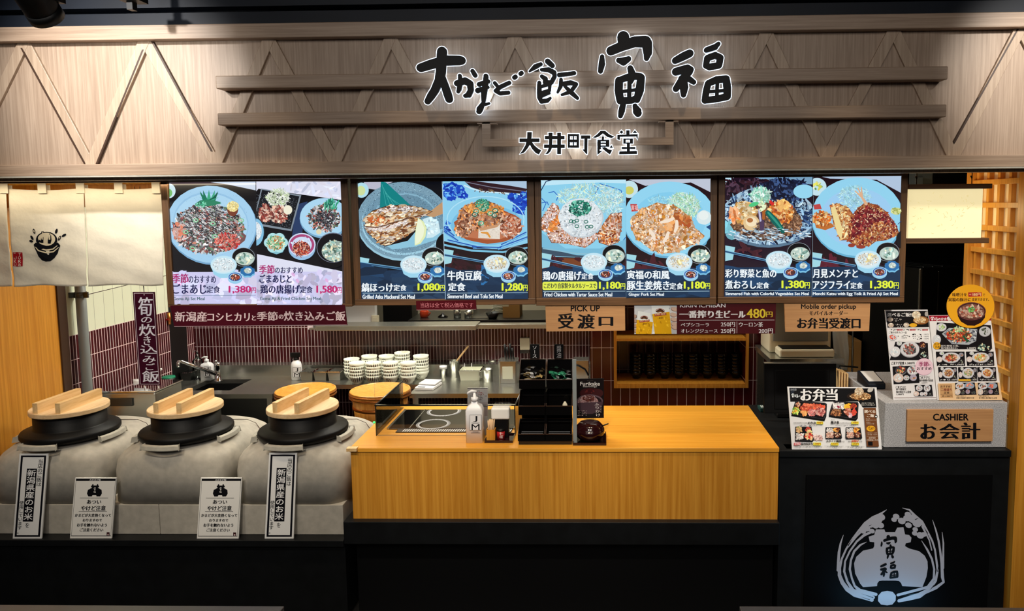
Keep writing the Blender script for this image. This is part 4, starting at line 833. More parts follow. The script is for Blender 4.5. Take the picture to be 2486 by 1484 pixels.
p.zf = None; p.clip = R; p.scatter([(1520, 630), (1620, 640), (1620, 655), (1520, 655)], 12, (4, 10), [(70, 26, 36)], (2, 4)); sticks(p, 1521, 630, 1622, 652); p.poly([(1519, 653), (1730, 651), (1730, 730), (1519, 730)], NAVY); p.scatter([(1525, 657), (1715, 657), (1715, 720), (1525, 720)], 34, (4, 14), [(26, 58, 92), (16, 42, 70)], (2, 5), 0.1); sides(p, 1696, 617, True)
p.text('寅福の和風', 1522, 656, 1624, 677, WHT, 0.022, 0.4); p.text('豚生姜焼き', 1522, 681, 1624, 703, WHT, 0.022, 0.4); p.text('定食', 1625, 686, 1657, 702, WHT, 0.018, 0.3); price(p, '1,180', 1660, 683, 1723, 701)
p.line([(1521, 707), (1721, 706)], 1.0, (180, 210, 226)); p.text('Ginger Pork Set Meal', 1526, 710, 1611, 719.5, WHT, 0.02, 0.15); p.line([(1519, 436), (1519, 722)], 1.4, (176, 206, 226)); done(p)

# --- board 4: simmered fish, fried fish
IN = [(1761, 432), (2187, 427), (2181, 719), (1758, 721)]
p = frame_board('rightmost menu board, simmered fish with vegetables beside fried fish cutlets', [(1744, 417), (2205, 411), (2196, 734), (1744, 738)], IN, None)
L, R = halves(IN, 0.4965); Z4 = ZF(3.53, 1730, 400); zc = lambda q: [((x-1730)*3.53, (y-400)*3.53) for x, y in q]
p.zf = Z4; p.clip = zc(L)
p.poly([(80, 100), (870, 100), (870, 1150), (80, 1150)], (34, 18, 34)); p.poly([(80, 100), (200, 100), (120, 160), (80, 190)], (190, 226, 240)); p.poly([(330, 100), (870, 100), (870, 170), (500, 150)], (120, 160, 190)); p.scatter([(120, 130), (500, 130), (400, 300), (130, 300)], 60, (8, 24), [(60, 30, 40), (80, 56, 74), (26, 14, 26)], (2, 4))
p.ell(480, 450, 410, 262, (90, 120, 146)); p.ell(478, 436, 400, 250, (168, 200, 222)); p.scatter(('e', 478, 430, 385, 235), 420, (6, 18), [(30, 50, 90), (190, 216, 234), (60, 90, 130), (22, 30, 56), (140, 180, 210)], (2, 6)); p.scatter(('e', 620, 220, 220, 90), 160, (8, 22), [(26, 32, 60), (60, 84, 130), (20, 22, 44)], (2, 5)); p.ell(780, 230, 90, 60, (150, 214, 240)); p.scatter(('e', 140, 560, 60, 80), 20, (14, 30), [(120, 190, 206)])
p.ell(460, 480, 300, 165, (104, 68, 48), jit=0.06); p.scatter(('e', 460, 490, 300, 160), 260, (8, 20), DISH['veg'] + [(176, 140, 110), (56, 44, 44)])
p.scatter(('e', 700, 510, 60, 90), 50, (7, 13), [(140, 98, 70), (176, 136, 104), (100, 66, 50)]); p.scatter(('e', 270, 410, 100, 90), 130, (10, 24), [(226, 190, 130), (242, 220, 176), (206, 150, 80), (232, 170, 90), (246, 232, 206)]); p.scatter(('e', 185, 430, 45, 60), 30, (10, 20), [(226, 130, 70), (240, 176, 130)])
p.ell(330, 500, 70, 66, (226, 196, 146)); p.ell(330, 490, 48, 40, (244, 226, 190)); p.ell(318, 476, 26, 20, (176, 110, 60)); p.scatter(('e', 580, 410, 105, 100), 140, (10, 22), [(222, 132, 50), (240, 170, 90), (200, 100, 36), (246, 200, 140), (190, 90, 50)]); p.scatter(('e', 600, 350, 50, 40), 20, (10, 18), [(246, 190, 110)])
p.scatter(('e', 450, 560, 85, 85), 90, (9, 18), [(96, 76, 66), (150, 128, 116), (120, 90, 70), (64, 50, 50)]); p.stroke([(400, 400, 16), (420, 500, 20), (420, 580, 16)], (80, 60, 90)); p.stroke([(395, 390, 8), (408, 480, 8)], (190, 190, 220)); p.stroke([(440, 310, 14), (434, 460, 13)], (170, 96, 40)); p.stroke([(470, 300, 12), (510, 335, 14)], (214, 44, 44))
p.stroke([(470, 412, 22), (530, 480, 30), (600, 570, 20)], (16, 96, 88)); p.stroke([(474, 412, 8), (530, 474, 10), (590, 550, 7)], (50, 150, 130)); p.scatter(('e', 405, 262, 80, 66), 90, (6, 14), [(150, 214, 190), (190, 232, 214), (110, 190, 160), (220, 242, 230)], (2, 5)); p.scatter(('e', 420, 350, 24, 50), 20, (8, 14), [(176, 214, 170), (220, 230, 190)]); p.ell(350, 340, 44, 18, (80, 200, 130), -0.3)
p.scatter(('e', 478, 600, 360, 60), 60, (4, 9), [(160, 196, 220), (220, 236, 244)], (3, 7), 0.1); p.scatter([(90, 660), (400, 720), (400, 790), (90, 750)], 14, (10, 22), [(70, 30, 40)], (2, 4))
p.zf = None; p.clip = L; sticks(p, 1760, 610, 1866, 634); p.poly([(1750, 649), (1972, 648), (1972, 730), (1750, 730)], NAVY); p.scatter([(1765, 653), (1960, 653), (1960, 716), (1765, 716)], 34, (4, 14), [(26, 58, 92), (16, 42, 70)], (2, 5), 0.1); sides(p, 1938, 612)
p.text('彩り野菜と魚の', 1760, 653, 1883, 674, WHT, 0.02, 0.4); p.text('煮おろし', 1760, 680, 1834, 701, WHT, 0.022, 0.4); p.text('定食', 1836, 685, 1866, 700, WHT, 0.018, 0.3); price(p, '1,380', 1897, 681, 1965, 700)
p.line([(1760, 705.5), (1964, 704.5)], 1.0, (180, 210, 226)); p.text('Simmered Fish with Colorful Vegetables Set Meal', 1760.5, 709, 1962, 718.5, WHT, 0.02, 0.15)
p.zf = Z4; p.clip = zc(R)
p.poly([(830, 80), (1640, 80), (1640, 1150), (830, 1150)], (34, 16, 24)); p.poly([(830, 80), (1640, 80), (1640, 260), (1400, 130), (1000, 120)], (176, 196, 220)); p.ell(890, 190, 80, 76, (196, 226, 236)); p.scatter(('e', 885, 185, 44, 40), 16, (8, 14), [(210, 206, 90), (230, 230, 180), (110, 170, 90)])
p.ell(1235, 458, 396, 342, (104, 176, 210)); p.ell(1232, 446, 390, 336, (146, 210, 238)); p.ell(1232, 452, 310, 250, (156, 204, 240)); p.poly([(858, 345), (915, 335), (930, 380), (866, 384)], (190, 70, 70))
p.scatter(('e', 1210, 280, 130, 100), 150, (2.5, 4.5), [(170, 216, 222), (190, 228, 224), (150, 206, 220)], (6, 14)); p.poly([(870, 500), (1010, 500), (1040, 530), (960, 560), (880, 540)], (190, 110, 50))
p.scatter(('e', 930, 460, 80, 62), 80, (8, 18), [(214, 130, 60), (240, 190, 110), (170, 90, 44), (250, 220, 170), (226, 100, 30)]); P2 = [(1004, 350), (1060, 336), (1150, 370), (1200, 440), (1150, 640), (1090, 642), (1034, 500)]
P3 = [(1170, 470), (1230, 390), (1300, 330), (1400, 350), (1480, 410), (1560, 520), (1585, 590), (1480, 640), (1390, 650), (1330, 692), (1230, 690), (1155, 648)]
for P in (P2, P3): p.poly(expand(P, 7), (130, 70, 40)); p.poly(P, (190, 116, 66))
p.scatter(P2, 150, (6, 13), [(206, 140, 80), (230, 186, 120), (176, 100, 54), (244, 220, 170)], (1.5, 4)); p.poly([(1006, 370), (1040, 350), (1110, 560), (1096, 640), (1060, 590)], (236, 214, 150)); p.scatter(P3, 420, (7, 16), DISH['katsu'], (1.2, 3)); p.scatter([(1200, 440), (1320, 360), (1480, 430), (1540, 500), (1400, 480), (1280, 560), (1180, 630)], 150, (9, 20), [(112, 26, 36), (134, 40, 44), (90, 20, 34), (150, 60, 54)], (1, 2.5)); p.scatter(P3, 90, (3, 6), [(236, 190, 140), (240, 206, 170)], (2, 4))
for a in ((1235, 200), (1265, 195), (1210, 225)): p.stroke([(a[0], a[1], 4), (1270, 280, 9), (1305, 335, 14)], (222, 176, 140))
p.ell(1560, 398, 46, 32, (206, 214, 140), jit=0.1); p.scatter(('e', 1560, 398, 40, 28), 30, (4, 8), [(226, 230, 170), (150, 160, 80)]); p.ell(1630, 640, 70, 80, (16, 12, 18)); p.line([(1575, 510), (1610, 480)], 5, (30, 60, 110)); p.ell(1180, 690, 30, 16, (150, 60, 44)); p.ell(1260, 702, 40, 16, (150, 60, 44))
p.zf = None; p.clip = R; p.scatter([(1972, 630), (2070, 640), (2070, 650), (1972, 650)], 12, (4, 10), [(84, 24, 40)], (2, 4)); sticks(p, 1970, 626, 2075, 646); p.poly([(1968, 648), (2190, 646), (2190, 730), (1968, 730)], NAVY); p.scatter([(1975, 653), (2176, 653), (2176, 716), (1975, 716)], 34, (4, 14), [(26, 58, 92), (16, 42, 70)], (2, 5), 0.1); sides(p, 2152, 611, True)
p.text('月見メンチと', 1971, 653, 2079, 674, WHT, 0.02, 0.4); p.text('アジフライ', 1971, 681, 2060, 701, WHT, 0.022, 0.4); p.text('定食', 2062, 685, 2091, 700, WHT, 0.018, 0.3); price(p, '1,380', 2110, 681, 2179, 700)
p.line([(1971, 705), (2177, 704)], 1.0, (180, 210, 226)); p.text('Menchi Katsu with Egg Yolk & Fried Aji Set Meal', 1971, 708.5, 2176, 718, WHT, 0.02, 0.15); p.line([(1972, 430), (1968, 720)], 1.4, (176, 206, 226)); done(p)
# ================================================================ rice stoves (kamado)
ZB1 = at(450, 1225, 3.235).z
def rrect(cx, cy, hx, hy, r, n=6):
    out = []
    for qx, qy, a0 in ((1, 1, 0), (-1, 1, PI/2), (-1, -1, PI), (1, -1, 1.5*PI)):
        for k in range(n+1): t = a0+PI/2*k/n; out.append((cx+qx*(hx-r)+r*math.cos(t), cy+qy*(hy-r)+r*math.sin(t)))
    return out
def stove(cx, label):
    cyb, Yr = 3.545, 3.45; zb_ = ZB1
    t = thing('rice_stove', label, 'rice stove', (cx, cyb, zb_), 'stone rice stoves in a row on the plinth')
    b = MB(); rings = []
    hb = 0.807-zb_-0.229
    for z, k, rr in ((-hb, 0, .10), (.10, 0, .10), (.15, .004, .11), (.175, .014, .13), (.198, .034, .15), (.214, .062, .16), (.224, .10, .15), (.229, .15, .10)):
        rings.append([(x, y, zb_+hb+z) for x, y in rrect(cx, cyb, 0.272-k, 0.31-k, min(rr, 0.27-k-0.01))])
    n = len(rings[0]); vs = [p for r in rings for p in r]
    fs = [[i*n+k, i*n+(k+1) % n, (i+1)*n+(k+1) % n, (i+1)*n+k] for i in range(len(rings)-1) for k in range(n)]
    fs += [[(len(rings)-1)*n+k for k in range(n)], [n-1-k for k in range(n)]]
    b.add(vs, fs, 0, True); b.build('stone_body', 'stone', t)
    zt = 0.807
    MB().tube([(cx-0.272+0.05, cyb+0.128, zt-0.03), (cx-0.19, cyb+0.128, zt+0.0005), (cx+0.19, cyb+0.128, zt+0.0005), (cx+0.235, cyb+0.128, zt-0.019), (cx+0.262, cyb+0.128, zt-0.06), (cx+0.2725, cyb+0.128, zt-0.12)], 0.0015, 6).build('joint_line', 'dark_brown', t)
    for a0, a1 in ((-2.0, -1.2), (-0.42, 0.34), (1.25, 2.0), (2.75, 3.6)):
        g = MB(); N = 10; P = []
        for i in range(N+1):
            a = a0+(a1-a0)*i/N; c, s_ = math.cos(a), math.sin(a)
            P.append([(cx+r*c, Yr+r*s_, z) for r, z in ((0.216, zt-0.012), (0.240, zt-0.012), (0.235, zt+0.009), (0.216, zt+0.011))])
        vs = [q for p in P for q in p]; fs = [[i*4+k, (i+1)*4+k, (i+1)*4+(k+1) % 4, i*4+(k+1) % 4] for i in range(N) for k in range(4)]+[[3, 2, 1, 0], [N*4+k for k in range(4)]]
        g.add(vs, [f[::-1] for f in fs]); g.build('stone_lug', 'stone_lip', t, bevel=0.003)
    p = thing('iron_rice_pot', label.replace('stone rice stoves on the plinth', 'black iron rice pots under a wooden lid'), 'rice pot', (cx, Yr, zt), 'iron rice pots set in the stoves')
    MB().lathe([(0.16, 0.0008), (0.205, 0.0015), (0.211, 0.012), (0.211, 0.026), (0.206, 0.034), (0.160, 0.044), (0.154, 0.05), (0.153, 0.118), (0.148, 0.118), (0.146, 0.03), (0, 0.02), (0, 0.0008)], (cx, Yr, zt), 48).build('pot_body', 'iron', p)
    return zt+0.1185, Yr, p
def lid(cx, cy, z, rz, p):
    t = MB().lathe([(0, 0), (0.166, 0), (0.168, 0.003), (0.168, 0.020), (0.166, 0.023), (0, 0.023)], (cx, cy, z), 56, smooth=False); t = t.build('lid', 'lid_wood', p, label='pale round wooden lid')
    R_ = Matrix.Rotation(rz, 3, 'Z')
    for sx in (-0.056, 0.056):
        c = Vector((cx, cy, z+0.047))+R_@Vector((sx, -0.005, 0)); MB().obox(c, 0.025, 0.285, 0.054, R_).build('handle_bar', 'pale_wood', t, bevel=0.002)
NM = ['leftmost', 'middle', 'rightmost']
SC = [at(168, 1042, 3.45).x, at(449, 1042, 3.45).x, at(732, 1042, 3.45).x]
for i, cx in enumerate(SC):
    cb = cx+0.012
    zt, Yr, p = stove(cb, f'{NM[i]} of the three stone rice stoves on the plinth')
    lid(cb, Yr, zt, (-0.02, -0.02, -0.14)[i], p)
# stone base course, in two lengths with a joint
xs = at(388, 1260, 3.235).x; xe = at(834, 1260, 3.235).x
single(MB().box(-3.3, 3.232, ZL, xs-0.0008, 3.86, ZB1-0.0005), 'stone_block', 'stone', 'long grey stone base block left of the joint, under the stoves', 'stone block', 'stone base course', bevel=0.003)
single(MB().box(xs+0.0008, 3.232, ZL, xe, 3.86, ZB1-0.0005), 'stone_block', 'stone', 'long grey stone base block right of the joint, beside the counter', 'stone block', 'stone base course', bevel=0.003)
# leaning signs on the plinth
th = 0.105; UZ = (0, math.sin(th), math.cos(th)); Y0 = 3.186
def rice_sign(q, label):
    p = board_sign('rice_sign', label, 'sign', q, atz((q[2][0]+q[3][0])/2, (q[2][1]+q[3][1])/2, ZL+0.001), UZ, thick=0.006, back='paper_white', group='tall rice signs leaning on the stoves')
    tl, tr, br, bl = q
    def U(u, v): return (tl[0]+(tr[0]-tl[0])*u+(bl[0]-tl[0])*v+(tr[0]-tl[0]-br[0]+bl[0])*-u*v, tl[1]+(bl[1]-tl[1])*v)
    p.zf = None; Q = lambda u0, v0, u1, v1, c: p.poly([U(u0, v0), U(u1, v0), U(u1, v1), U(u0, v1)], c)
    Q(0, 0, 1, 1, (238, 238, 236)); Q(0.06, 0.02, 0.94, 0.98, (16, 16, 24)); Q(0.13, 0.04, 0.87, 0.96, (240, 240, 238)); Q(0.30, 0.175, 0.655, 0.80, (14, 14, 20))
    ln = (bl[0]-tl[0])/(bl[1]-tl[1]); H_ = bl[1]-tl[1]; w = tr[0]-tl[0]
    a = U(0.675, 0.065); p.vtext('当店のご飯は', a[0], a[1], a[0]+w*0.17, a[1]+H_*0.32, (14, 14, 18), 0.012, ln, 1.1)
    a = U(0.318, 0.185); p.vtext('新潟県産のお米', a[0], a[1], a[0]+w*0.32, a[1]+H_*0.60, (244, 244, 244), 0.016, ln, 1.0)
    a = U(0.38, 0.805); p.vtext('を', a[0], a[1], a[0]+w*0.18, a[1]+H_*0.075, (14, 14, 18), 0.01, ln)
    a = U(0.135, 0.555); p.vtext('使用しています。', a[0], a[1], a[0]+w*0.16, a[1]+H_*0.39, (14, 14, 18), 0.01, ln, 1.05)
    fin(p)
def fin(p, name='printed_face', m='print'):
    o = p.build(name, m, None); o.parent = p.thing; KIDS.setdefault(p.thing.name, []).append(o); o.matrix_basis = p.thing.matrix_basis.inverted()@p.mtx(); return o
rice_sign([(47.5, 1102), (117, 1102), (101, 1308), (31, 1308)], 'tall white sign with a black word strip, at the far left end of the plinth')
rice_sign([(653.4, 1100), (721, 1100), (712.6, 1308), (642.6, 1308)], 'tall white sign with a black word strip, in front of the rightmost stove')
def hot_sign(q, label):
    p = board_sign('caution_sign', label, 'sign', q, atz((q[2][0]+q[3][0])/2, (q[2][1]+q[3][1])/2, ZL+0.001), UZ, thick=0.006, back='paper_white', group='hot surface signs leaning on the stoves')
    tl, tr, br, bl = q
    def U(u, v): return (tl[0]+(tr[0]-tl[0])*u+(bl[0]-tl[0])*v, tl[1]+(bl[1]-tl[1])*v)
    Q = lambda u0, v0, u1, v1, c: p.poly([U(u0, v0), U(u1, v0), U(u1, v1), U(u0, v1)], c)
    ln = (bl[0]-tl[0])/(bl[1]-tl[1])
    def T(t, u0, v0, u1, v1, c=(20, 20, 24), wt=0.01): a = U(u0, v0); b = U(u1, v1); p.text(t, a[0], a[1], a[0]+(u1-u0)*(tr[0]-tl[0]), b[1], c, wt, 0.25, lean=ln)
    Q(0, 0, 1, 1, (240, 238, 232)); Q(0.025, 0.02, 0.985, 0.055, (14, 14, 18)); Q(0.025, 0.955, 0.985, 0.965, (14, 14, 18)); Q(0.025, 0.02, 0.032, 0.96, (60, 60, 60)); Q(0.975, 0.02, 0.982, 0.96, (60, 60, 60)); T('大かまど飯', 0.35, 0.026, 0.62, 0.05, (230, 230, 230), 0)
    def pot(u, v, s):
        pts = [(-.13, -.09), (-.08, -.1), (-.07, -.06), (.07, -.06), (.08, -.1), (.13, -.09), (.14, -.06), (.18, -.05), (.17, -.01), (.12, 0), (.3, .06), (.33, .16), (.26, .24), (.1, .24), (.08, .2), (-.08, .2), (-.1, .24), (-.26, .24), (-.33, .16), (-.3, .06), (-.12, 0), (-.17, -.01), (-.18, -.05), (-.14, -.06)]
        p.poly([U(u+x*s, v+y*s*1.1) for x, y in pts], (16, 16, 20))
        c = U(u, v+0.045*s); k = 26*s; brush(p, ['tora'], (1395, 70, 1790, 710), (c[0]-k*0.2, c[1]-k*0.32, c[0]+k*0.17, c[1]+k*0.25), (236, 234, 228)); brush(p, ['fuku'], (1920, 140, 2360, 600), (c[0]-k*0.2, c[1]+k*0.28, c[0]+k*0.17, c[1]+k*0.6), (236, 234, 228))
    pot(0.5, 0.165, 0.55); Q(0.16, 0.333, 0.84, 0.338, (60, 60, 60)); Q(0.16, 0.553, 0.84, 0.558, (60, 60, 60))
    T('あつい', 0.33, 0.365, 0.67, 0.43, (20, 20, 24), 0.014); T('やけど注意', 0.20, 0.46, 0.79, 0.54, (20, 20, 24), 0.014)
    T('かまどが大変熱くなって', 0.07, 0.59, 0.94, 0.645); T('おりますので', 0.27, 0.675, 0.73, 0.72); T('お手を触れないよう', 0.14, 0.75, 0.86, 0.805); T('ご注意ください', 0.22, 0.83, 0.78, 0.885)
    c = U(0.91, 0.925); p.poly([(c[0]-3, c[1]-4), (c[0]+4, c[1]-4), (c[0]+4, c[1]+4), (c[0]-3, c[1]+4)], (60, 20, 24)); p.poly([(c[0]-1, c[1]), (c[0]+2, c[1]), (c[0]+2, c[1]+4), (c[0]-1, c[1]+4)], (226, 200, 200))
    fin(p)
hot_sign([(182.5, 1160), (283, 1160), (271, 1307.5), (170, 1307.5)], 'cream hot-surface sign with a pot emblem, left of the stone joint')
hot_sign([(487.6, 1160), (587.4, 1160), (579, 1308), (478, 1308)], 'cream hot-surface sign with a pot emblem, in front of the middle stove')

# ================================================================ noren curtain
YN = 3.30
def nwave(x, z):
    k = max(0, min(1, (2.0-z)/0.45))
    return YN+0.006*math.sin(17*x+1.2)*k+0.004*math.sin(41*x+2*z)*k+0.003*math.sin(9*z+11*x)+0.002*math.sin(60*z+23*x)*k
nr = thing('noren_curtain', 'cream cloth shop curtain with a rice-pot crest hanging at the left end', 'curtain', (at(190, 700, YN).x, YN, at(190, 695, YN).z))
zt_, zb2 = at(190, 457, YN).z, at(190, 694, YN).z
pan = [(-180, 14), (20, 204), (206, 396)]; pbot = [(-180, 32), (38, 213), (217, 398)]
for (a, b), (c, d) in zip(pan, pbot):
    def fn(u, v, a=a, b=b, c=c, d=d):
        pa = a+(c-a)*v; pb = b+(d-b)*v; x = at(pa+(pb-pa)*u, 457+237*v, YN).x; sag = 0.004*math.sin(PI*u)*(1-v)
        z = zt_+(zb2-zt_)*v-sag*2-0.003*math.cos(8*u)*v; return (x, nwave(x, z), z)
    MB().grid(fn, 56, 44).build('cloth_panel', 'cloth', nr, solid=0.002)
for x in (8, 101, 194, 287, 378):
    q0, q1 = at(x-9, 470, YN-0.006), at(x+9, 438, YN-0.006)
    MB().box(q0.x, YN-0.007, q0.z, q1.x, YN-0.003, q1.z+0.01).box(q0.x, YN+0.018, q0.z, q1.x, YN+0.022, q1.z+0.01).box(q0.x, YN-0.007, q1.z+0.01, q1.x, YN+0.022, q1.z+0.014).build('hanging_loop', 'cloth', nr, bevel=0.001)
q = at(190, 444, YN); MB().tube([(-3.5, YN+0.008, q.z), (at(386, 444, YN).x, YN+0.008, q.z)], 0.009, 12).build('rod', 'orange_wood', nr)
c = Pic((q.x, YN-0.012, 1.7), zf=ZF(4.364, 0, 400)); INKB = (16, 17, 22)
CL = (228, 214, 182)
c.ell(472, 800, 112, 88, INKB); c.ell(472, 792, 92, 70, CL)
c.poly([(420, 708), (444, 706), (440, 830), (412, 830)], INKB); c.poly([(430, 712), (440, 712), (434, 798), (420, 790)], CL); c.poly([(500, 720), (518, 716), (526, 800), (516, 840), (486, 836), (488, 800)], INKB); c.poly([(506, 740), (514, 740), (514, 796), (498, 796)], CL)
c.poly([(338, 850), (356, 826), (470, 862), (590, 826), (614, 858), (596, 900), (588, 940), (560, 990), (520, 1024), (470, 1028), (430, 1016), (392, 976), (372, 930), (352, 890)], INKB)
c.stroke([(362, 842, 3), (400, 888, 6), (470, 906, 7), (540, 896, 6), (584, 858, 3)], CL); c.stroke([(352, 868, 3), (390, 912, 6), (470, 934, 7), (546, 924, 6), (598, 876, 3)], CL)
for x, y, a in ((342, 706, 1.3), (320, 776, 1.1), (312, 812, 0.3), (572, 706, 1.8), (606, 780, 2.0), (652, 750, 2.6)):
    c.ell(x, y, 27 if y != 812 else 20, 12, INKB, a); c.ell(x, y, 14, 5, CL, a)
o = c.build('pot_crest', 'print', None); me = o.data
def stick(o, p):
    m = p.mtx()
    for v in o.data.vertices: w = m@v.co; w.y = nwave(w.x, w.z)-0.0024+(v.co.y)*1.0; v.co = w
    inv = root_matrix(nr).inverted()
    for v in o.data.vertices: v.co = inv@v.co
    o.matrix_basis = Matrix.Identity(4); o.parent = nr
stick(o, c); o['label'] = 'black steaming rice pot crest printed on the cloth'
c = Pic((q.x, YN-0.012, 1.7), zf=ZF(4.364, 0, 400)); c.poly([(132, 930), (180, 926), (232, 930), (234, 1000), (236, 1076), (186, 1080), (138, 1074), (136, 1000)], (168, 26, 36))
for t_, x0, y0, x1, y1 in (('F', 144, 936, 166, 966), ('U', 146, 972, 172, 1004), ('K', 148, 1010, 172, 1042), ('U', 150, 1046, 174, 1072), ('T', 190, 936, 220, 966), ('O', 188, 972, 216, 1004), ('R', 190, 1010, 220, 1042), ('a', 192, 1048, 220, 1072)): c.text(t_, x0, y0, x1, y1, (236, 214, 200), 0.01)
o = c.build('red_stamp', 'print', None); stick(o, c); o['label'] = 'small red stamp printed on the cloth'

# ================================================================ hanging signs under the boards
def flat_sign(name, label, quad, Y, bg, group=None, thick=0.005, cat='sign', back=None, uz=(0, 0, 1)):
    mid = ((quad[2][0]+quad[3][0])/2, (quad[2][1]+quad[3][1])/2)
    Y = 3.222 if 3.25 < Y < 3.3 else Y
    p = board_sign(name, label, cat, quad, at(*mid, Y), uz, thick=thick, back=back or 'white', group=group)
    if bg: p.poly(quad, bg)
    return p
MAR = (76, 14, 30)
q = [(322, 709), (375, 709), (390, 936), (338, 936)]
p = flat_sign('hanging_sign', 'tall maroon sign with white brush writing hanging below the curtain', q, 3.35, (62, 12, 34), back='maroon')
for a in (3.2,): 
    for k in range(4): P, Q_ = expand(q, -a)[k], expand(q, -a)[(k+1) % 4]; p.line([P, Q_], 1.1, (226, 214, 220))
p.ell(350, 716, 1.3, 1.3, (240, 240, 240))
WS = (232, 230, 240)
for t_, x0, y0, x1, y1, st in (('筍', 336, 722, 370, 767, 0.6), ('の', 343, 770, 369, 784, 0.4), ('炊', 338, 787, 377, 816, 0.6), ('き', 349, 816, 366, 838, 0.4), ('込', 341, 839, 382, 859, 0.4), ('み', 347, 864, 378, 881, 0.4), ('ご', 354, 882, 376, 899, 0.4), ('飯', 346, 900, 386, 928, 0.6)):
    p.text(t_, x0, y0, x1, y1, WS, 0.006, st)
fin(p); q0 = at(349, 710, 3.35); m = MB()
m.tube([(q0.x, 3.352, q0.z-0.01), (q0.x-0.012, 3.352, q0.z+0.5)], 0.0012, 6).tube([(q0.x, 3.352, q0.z-0.01), (q0.x+0.012, 3.352, q0.z+0.5)], 0.0012, 6); m.build('cord', 'black', p.thing)
q = [(413, 742), (837, 740), (843, 790), (423, 794)]
p = flat_sign('banner_sign', 'long maroon banner with white writing under the leftmost menu board', q, 3.21, MAR, back='maroon', uz=(0, 0.05, 1))
x = 424.0
for t_, x0, x1, y0, y1 in (('新潟産', 425, 502, 757, 781), ('コシヒカリ', 504, 606, 760, 780), ('と', 612, 621, 766, 778), ('季節', 624, 674, 757, 779), ('の', 677, 688, 764, 775), ('炊き込みご飯', 690, 838, 756, 779)): p.text(t_, x0, y0, x1, y1, (236, 214, 218), 0.012, 0.5)
p.line([(423, 793), (842, 789)], 1.2, (200, 180, 186)); fin(p)
q = [(1010, 731), (1155, 729), (1157, 752), (1011, 754)]
p = flat_sign('price_note_sign', 'small maroon sign with thin pink writing under the second menu board', q, 3.208, (84, 12, 24), back='maroon'); p.text('当店は全て税込価格です', 1021, 735, 1149, 747, (216, 130, 140), 0.0); p.line([(1011, 753), (1156, 751)], 0.8, (190, 160, 160)); fin(p)
WD = (206, 150, 98)
q = [(1324, 739), (1517, 738), (1518, 803), (1326, 805)]
p = flat_sign('pickup_sign', 'pale wood pick-up sign hanging under the third menu board', q, 3.26, None, back='sign_wood', thick=0.008); BK = (18, 18, 22)
p.text('PICK UP', 1386, 742, 1456, 756, BK, 0.035); p.text('受', 1356, 761, 1391, 798, BK, 0.007, 1.5); p.text('渡', 1403, 763, 1443, 798, BK, 0.007, 1.4); p.text('口', 1455, 770, 1487, 791, BK, 0.007, 1.8); fin(p, 'lettering')
q = [(1904, 736), (2113, 734), (2110, 804), (1907, 806)]
p = flat_sign('mobile_order_sign', 'orange wood mobile order sign hanging under the rightmost menu board', q, 3.26, None, back='sign_wood', thick=0.008)
p.text('Mobile order pickup', 1945, 739, 2078, 753, BK, 0.035); p.text('モバイルオーダー', 1965, 755, 2058, 766, BK, 0.007, 0.3); p.text('お弁当受渡口', 1936, 772, 2088, 798, BK, 0.007, 1.2); fin(p, 'lettering')
q = [(1539, 737), (1884, 736), (1882, 810), (1540, 812)]
p = flat_sign('beer_poster', 'dark drinks poster with two beer glasses under the third menu board', q, 3.27, (74, 22, 28), back='maroon', thick=0.003)
ZK = ZF(5.179, 1420, 730)
p.poly([(1540, 738), (1643, 737.5), (1643, 811), (1540, 811.5)], (196, 200, 206)); cl = p.clip; p.clip = [(1540, 738), (1643, 737.5), (1643, 811), (1540, 811.5)]
p.zf = ZK; p.clip = [((x-1420)*5.179, (y-730)*5.179) for x, y in p.clip]
p.scatter([(630, 50), (1150, 50), (1150, 420), (630, 420)], 16, (30, 60), [(206, 208, 212), (184, 188, 196)])
SK = (206, 176, 160)
for x, y in ((1125, 110), (1110, 180), (1120, 240), (1125, 300), (1130, 340)): p.ell(x, y, 46, 28, (150, 120, 108), 0.2); p.ell(x+4, y-4, 42, 23, SK, 0.2)
for x, y in ((630, 200), (632, 260), (634, 320), (634, 380)): p.ell(x, y, 24, 26, (110, 84, 76)); p.ell(x-4, y-4, 20, 22, (176, 146, 130))
def beer(pts, foam, lx, ly, s):
    p.poly(pts, (224, 230, 232)); p.poly(foam, (222, 168, 20)); xs_ = sorted(foam); p.scatter(foam, 30, (6, 14), [(236, 186, 40), (206, 150, 14)], (1, 2), 1.4)
    p.ring(lx, ly, 58*s, 40*s, 8, (150, 60, 40), 0, 14, PI*1.1, PI*1.9); p.stroke([(lx-44*s, ly-2, 8*s), (lx, ly-24*s, 12*s), (lx+30*s, ly-10*s, 10*s), (lx+48*s, ly+2, 6*s)], (70, 40, 24)); p.stroke([(lx-30*s, ly+6*s, 5*s), (lx+6*s, ly-4*s, 7*s), (lx+34*s, ly+8*s, 5*s)], (120, 70, 30))
    p.poly([(lx-70*s, ly+26*s), (lx+74*s, ly+12*s), (lx+76*s, ly+40*s), (lx-66*s, ly+56*s)], (150, 44, 36)); p.text('KIRIN BEER', lx-60*s, ly+24*s, lx+66*s, ly+46*s, (236, 206, 170), 0.01, slope=-0.09); p.text('一番搾り', lx-32*s, ly+64*s, lx+40*s, ly+86*s, (60, 30, 20), 0.007)
beer([(668, 130), (820, 160), (860, 280), (836, 430), (640, 430), (655, 260)], [(652, 240), (856, 270), (836, 430), (640, 430)], 745, 226, 0.9); beer([(836, 60), (1040, 40), (1070, 150), (1092, 430), (880, 430), (850, 230)], [(846, 170), (1064, 140), (1092, 430), (880, 430)], 945, 140, 1.05)
p.zf = None; p.clip = None; LG = (226, 224, 228)
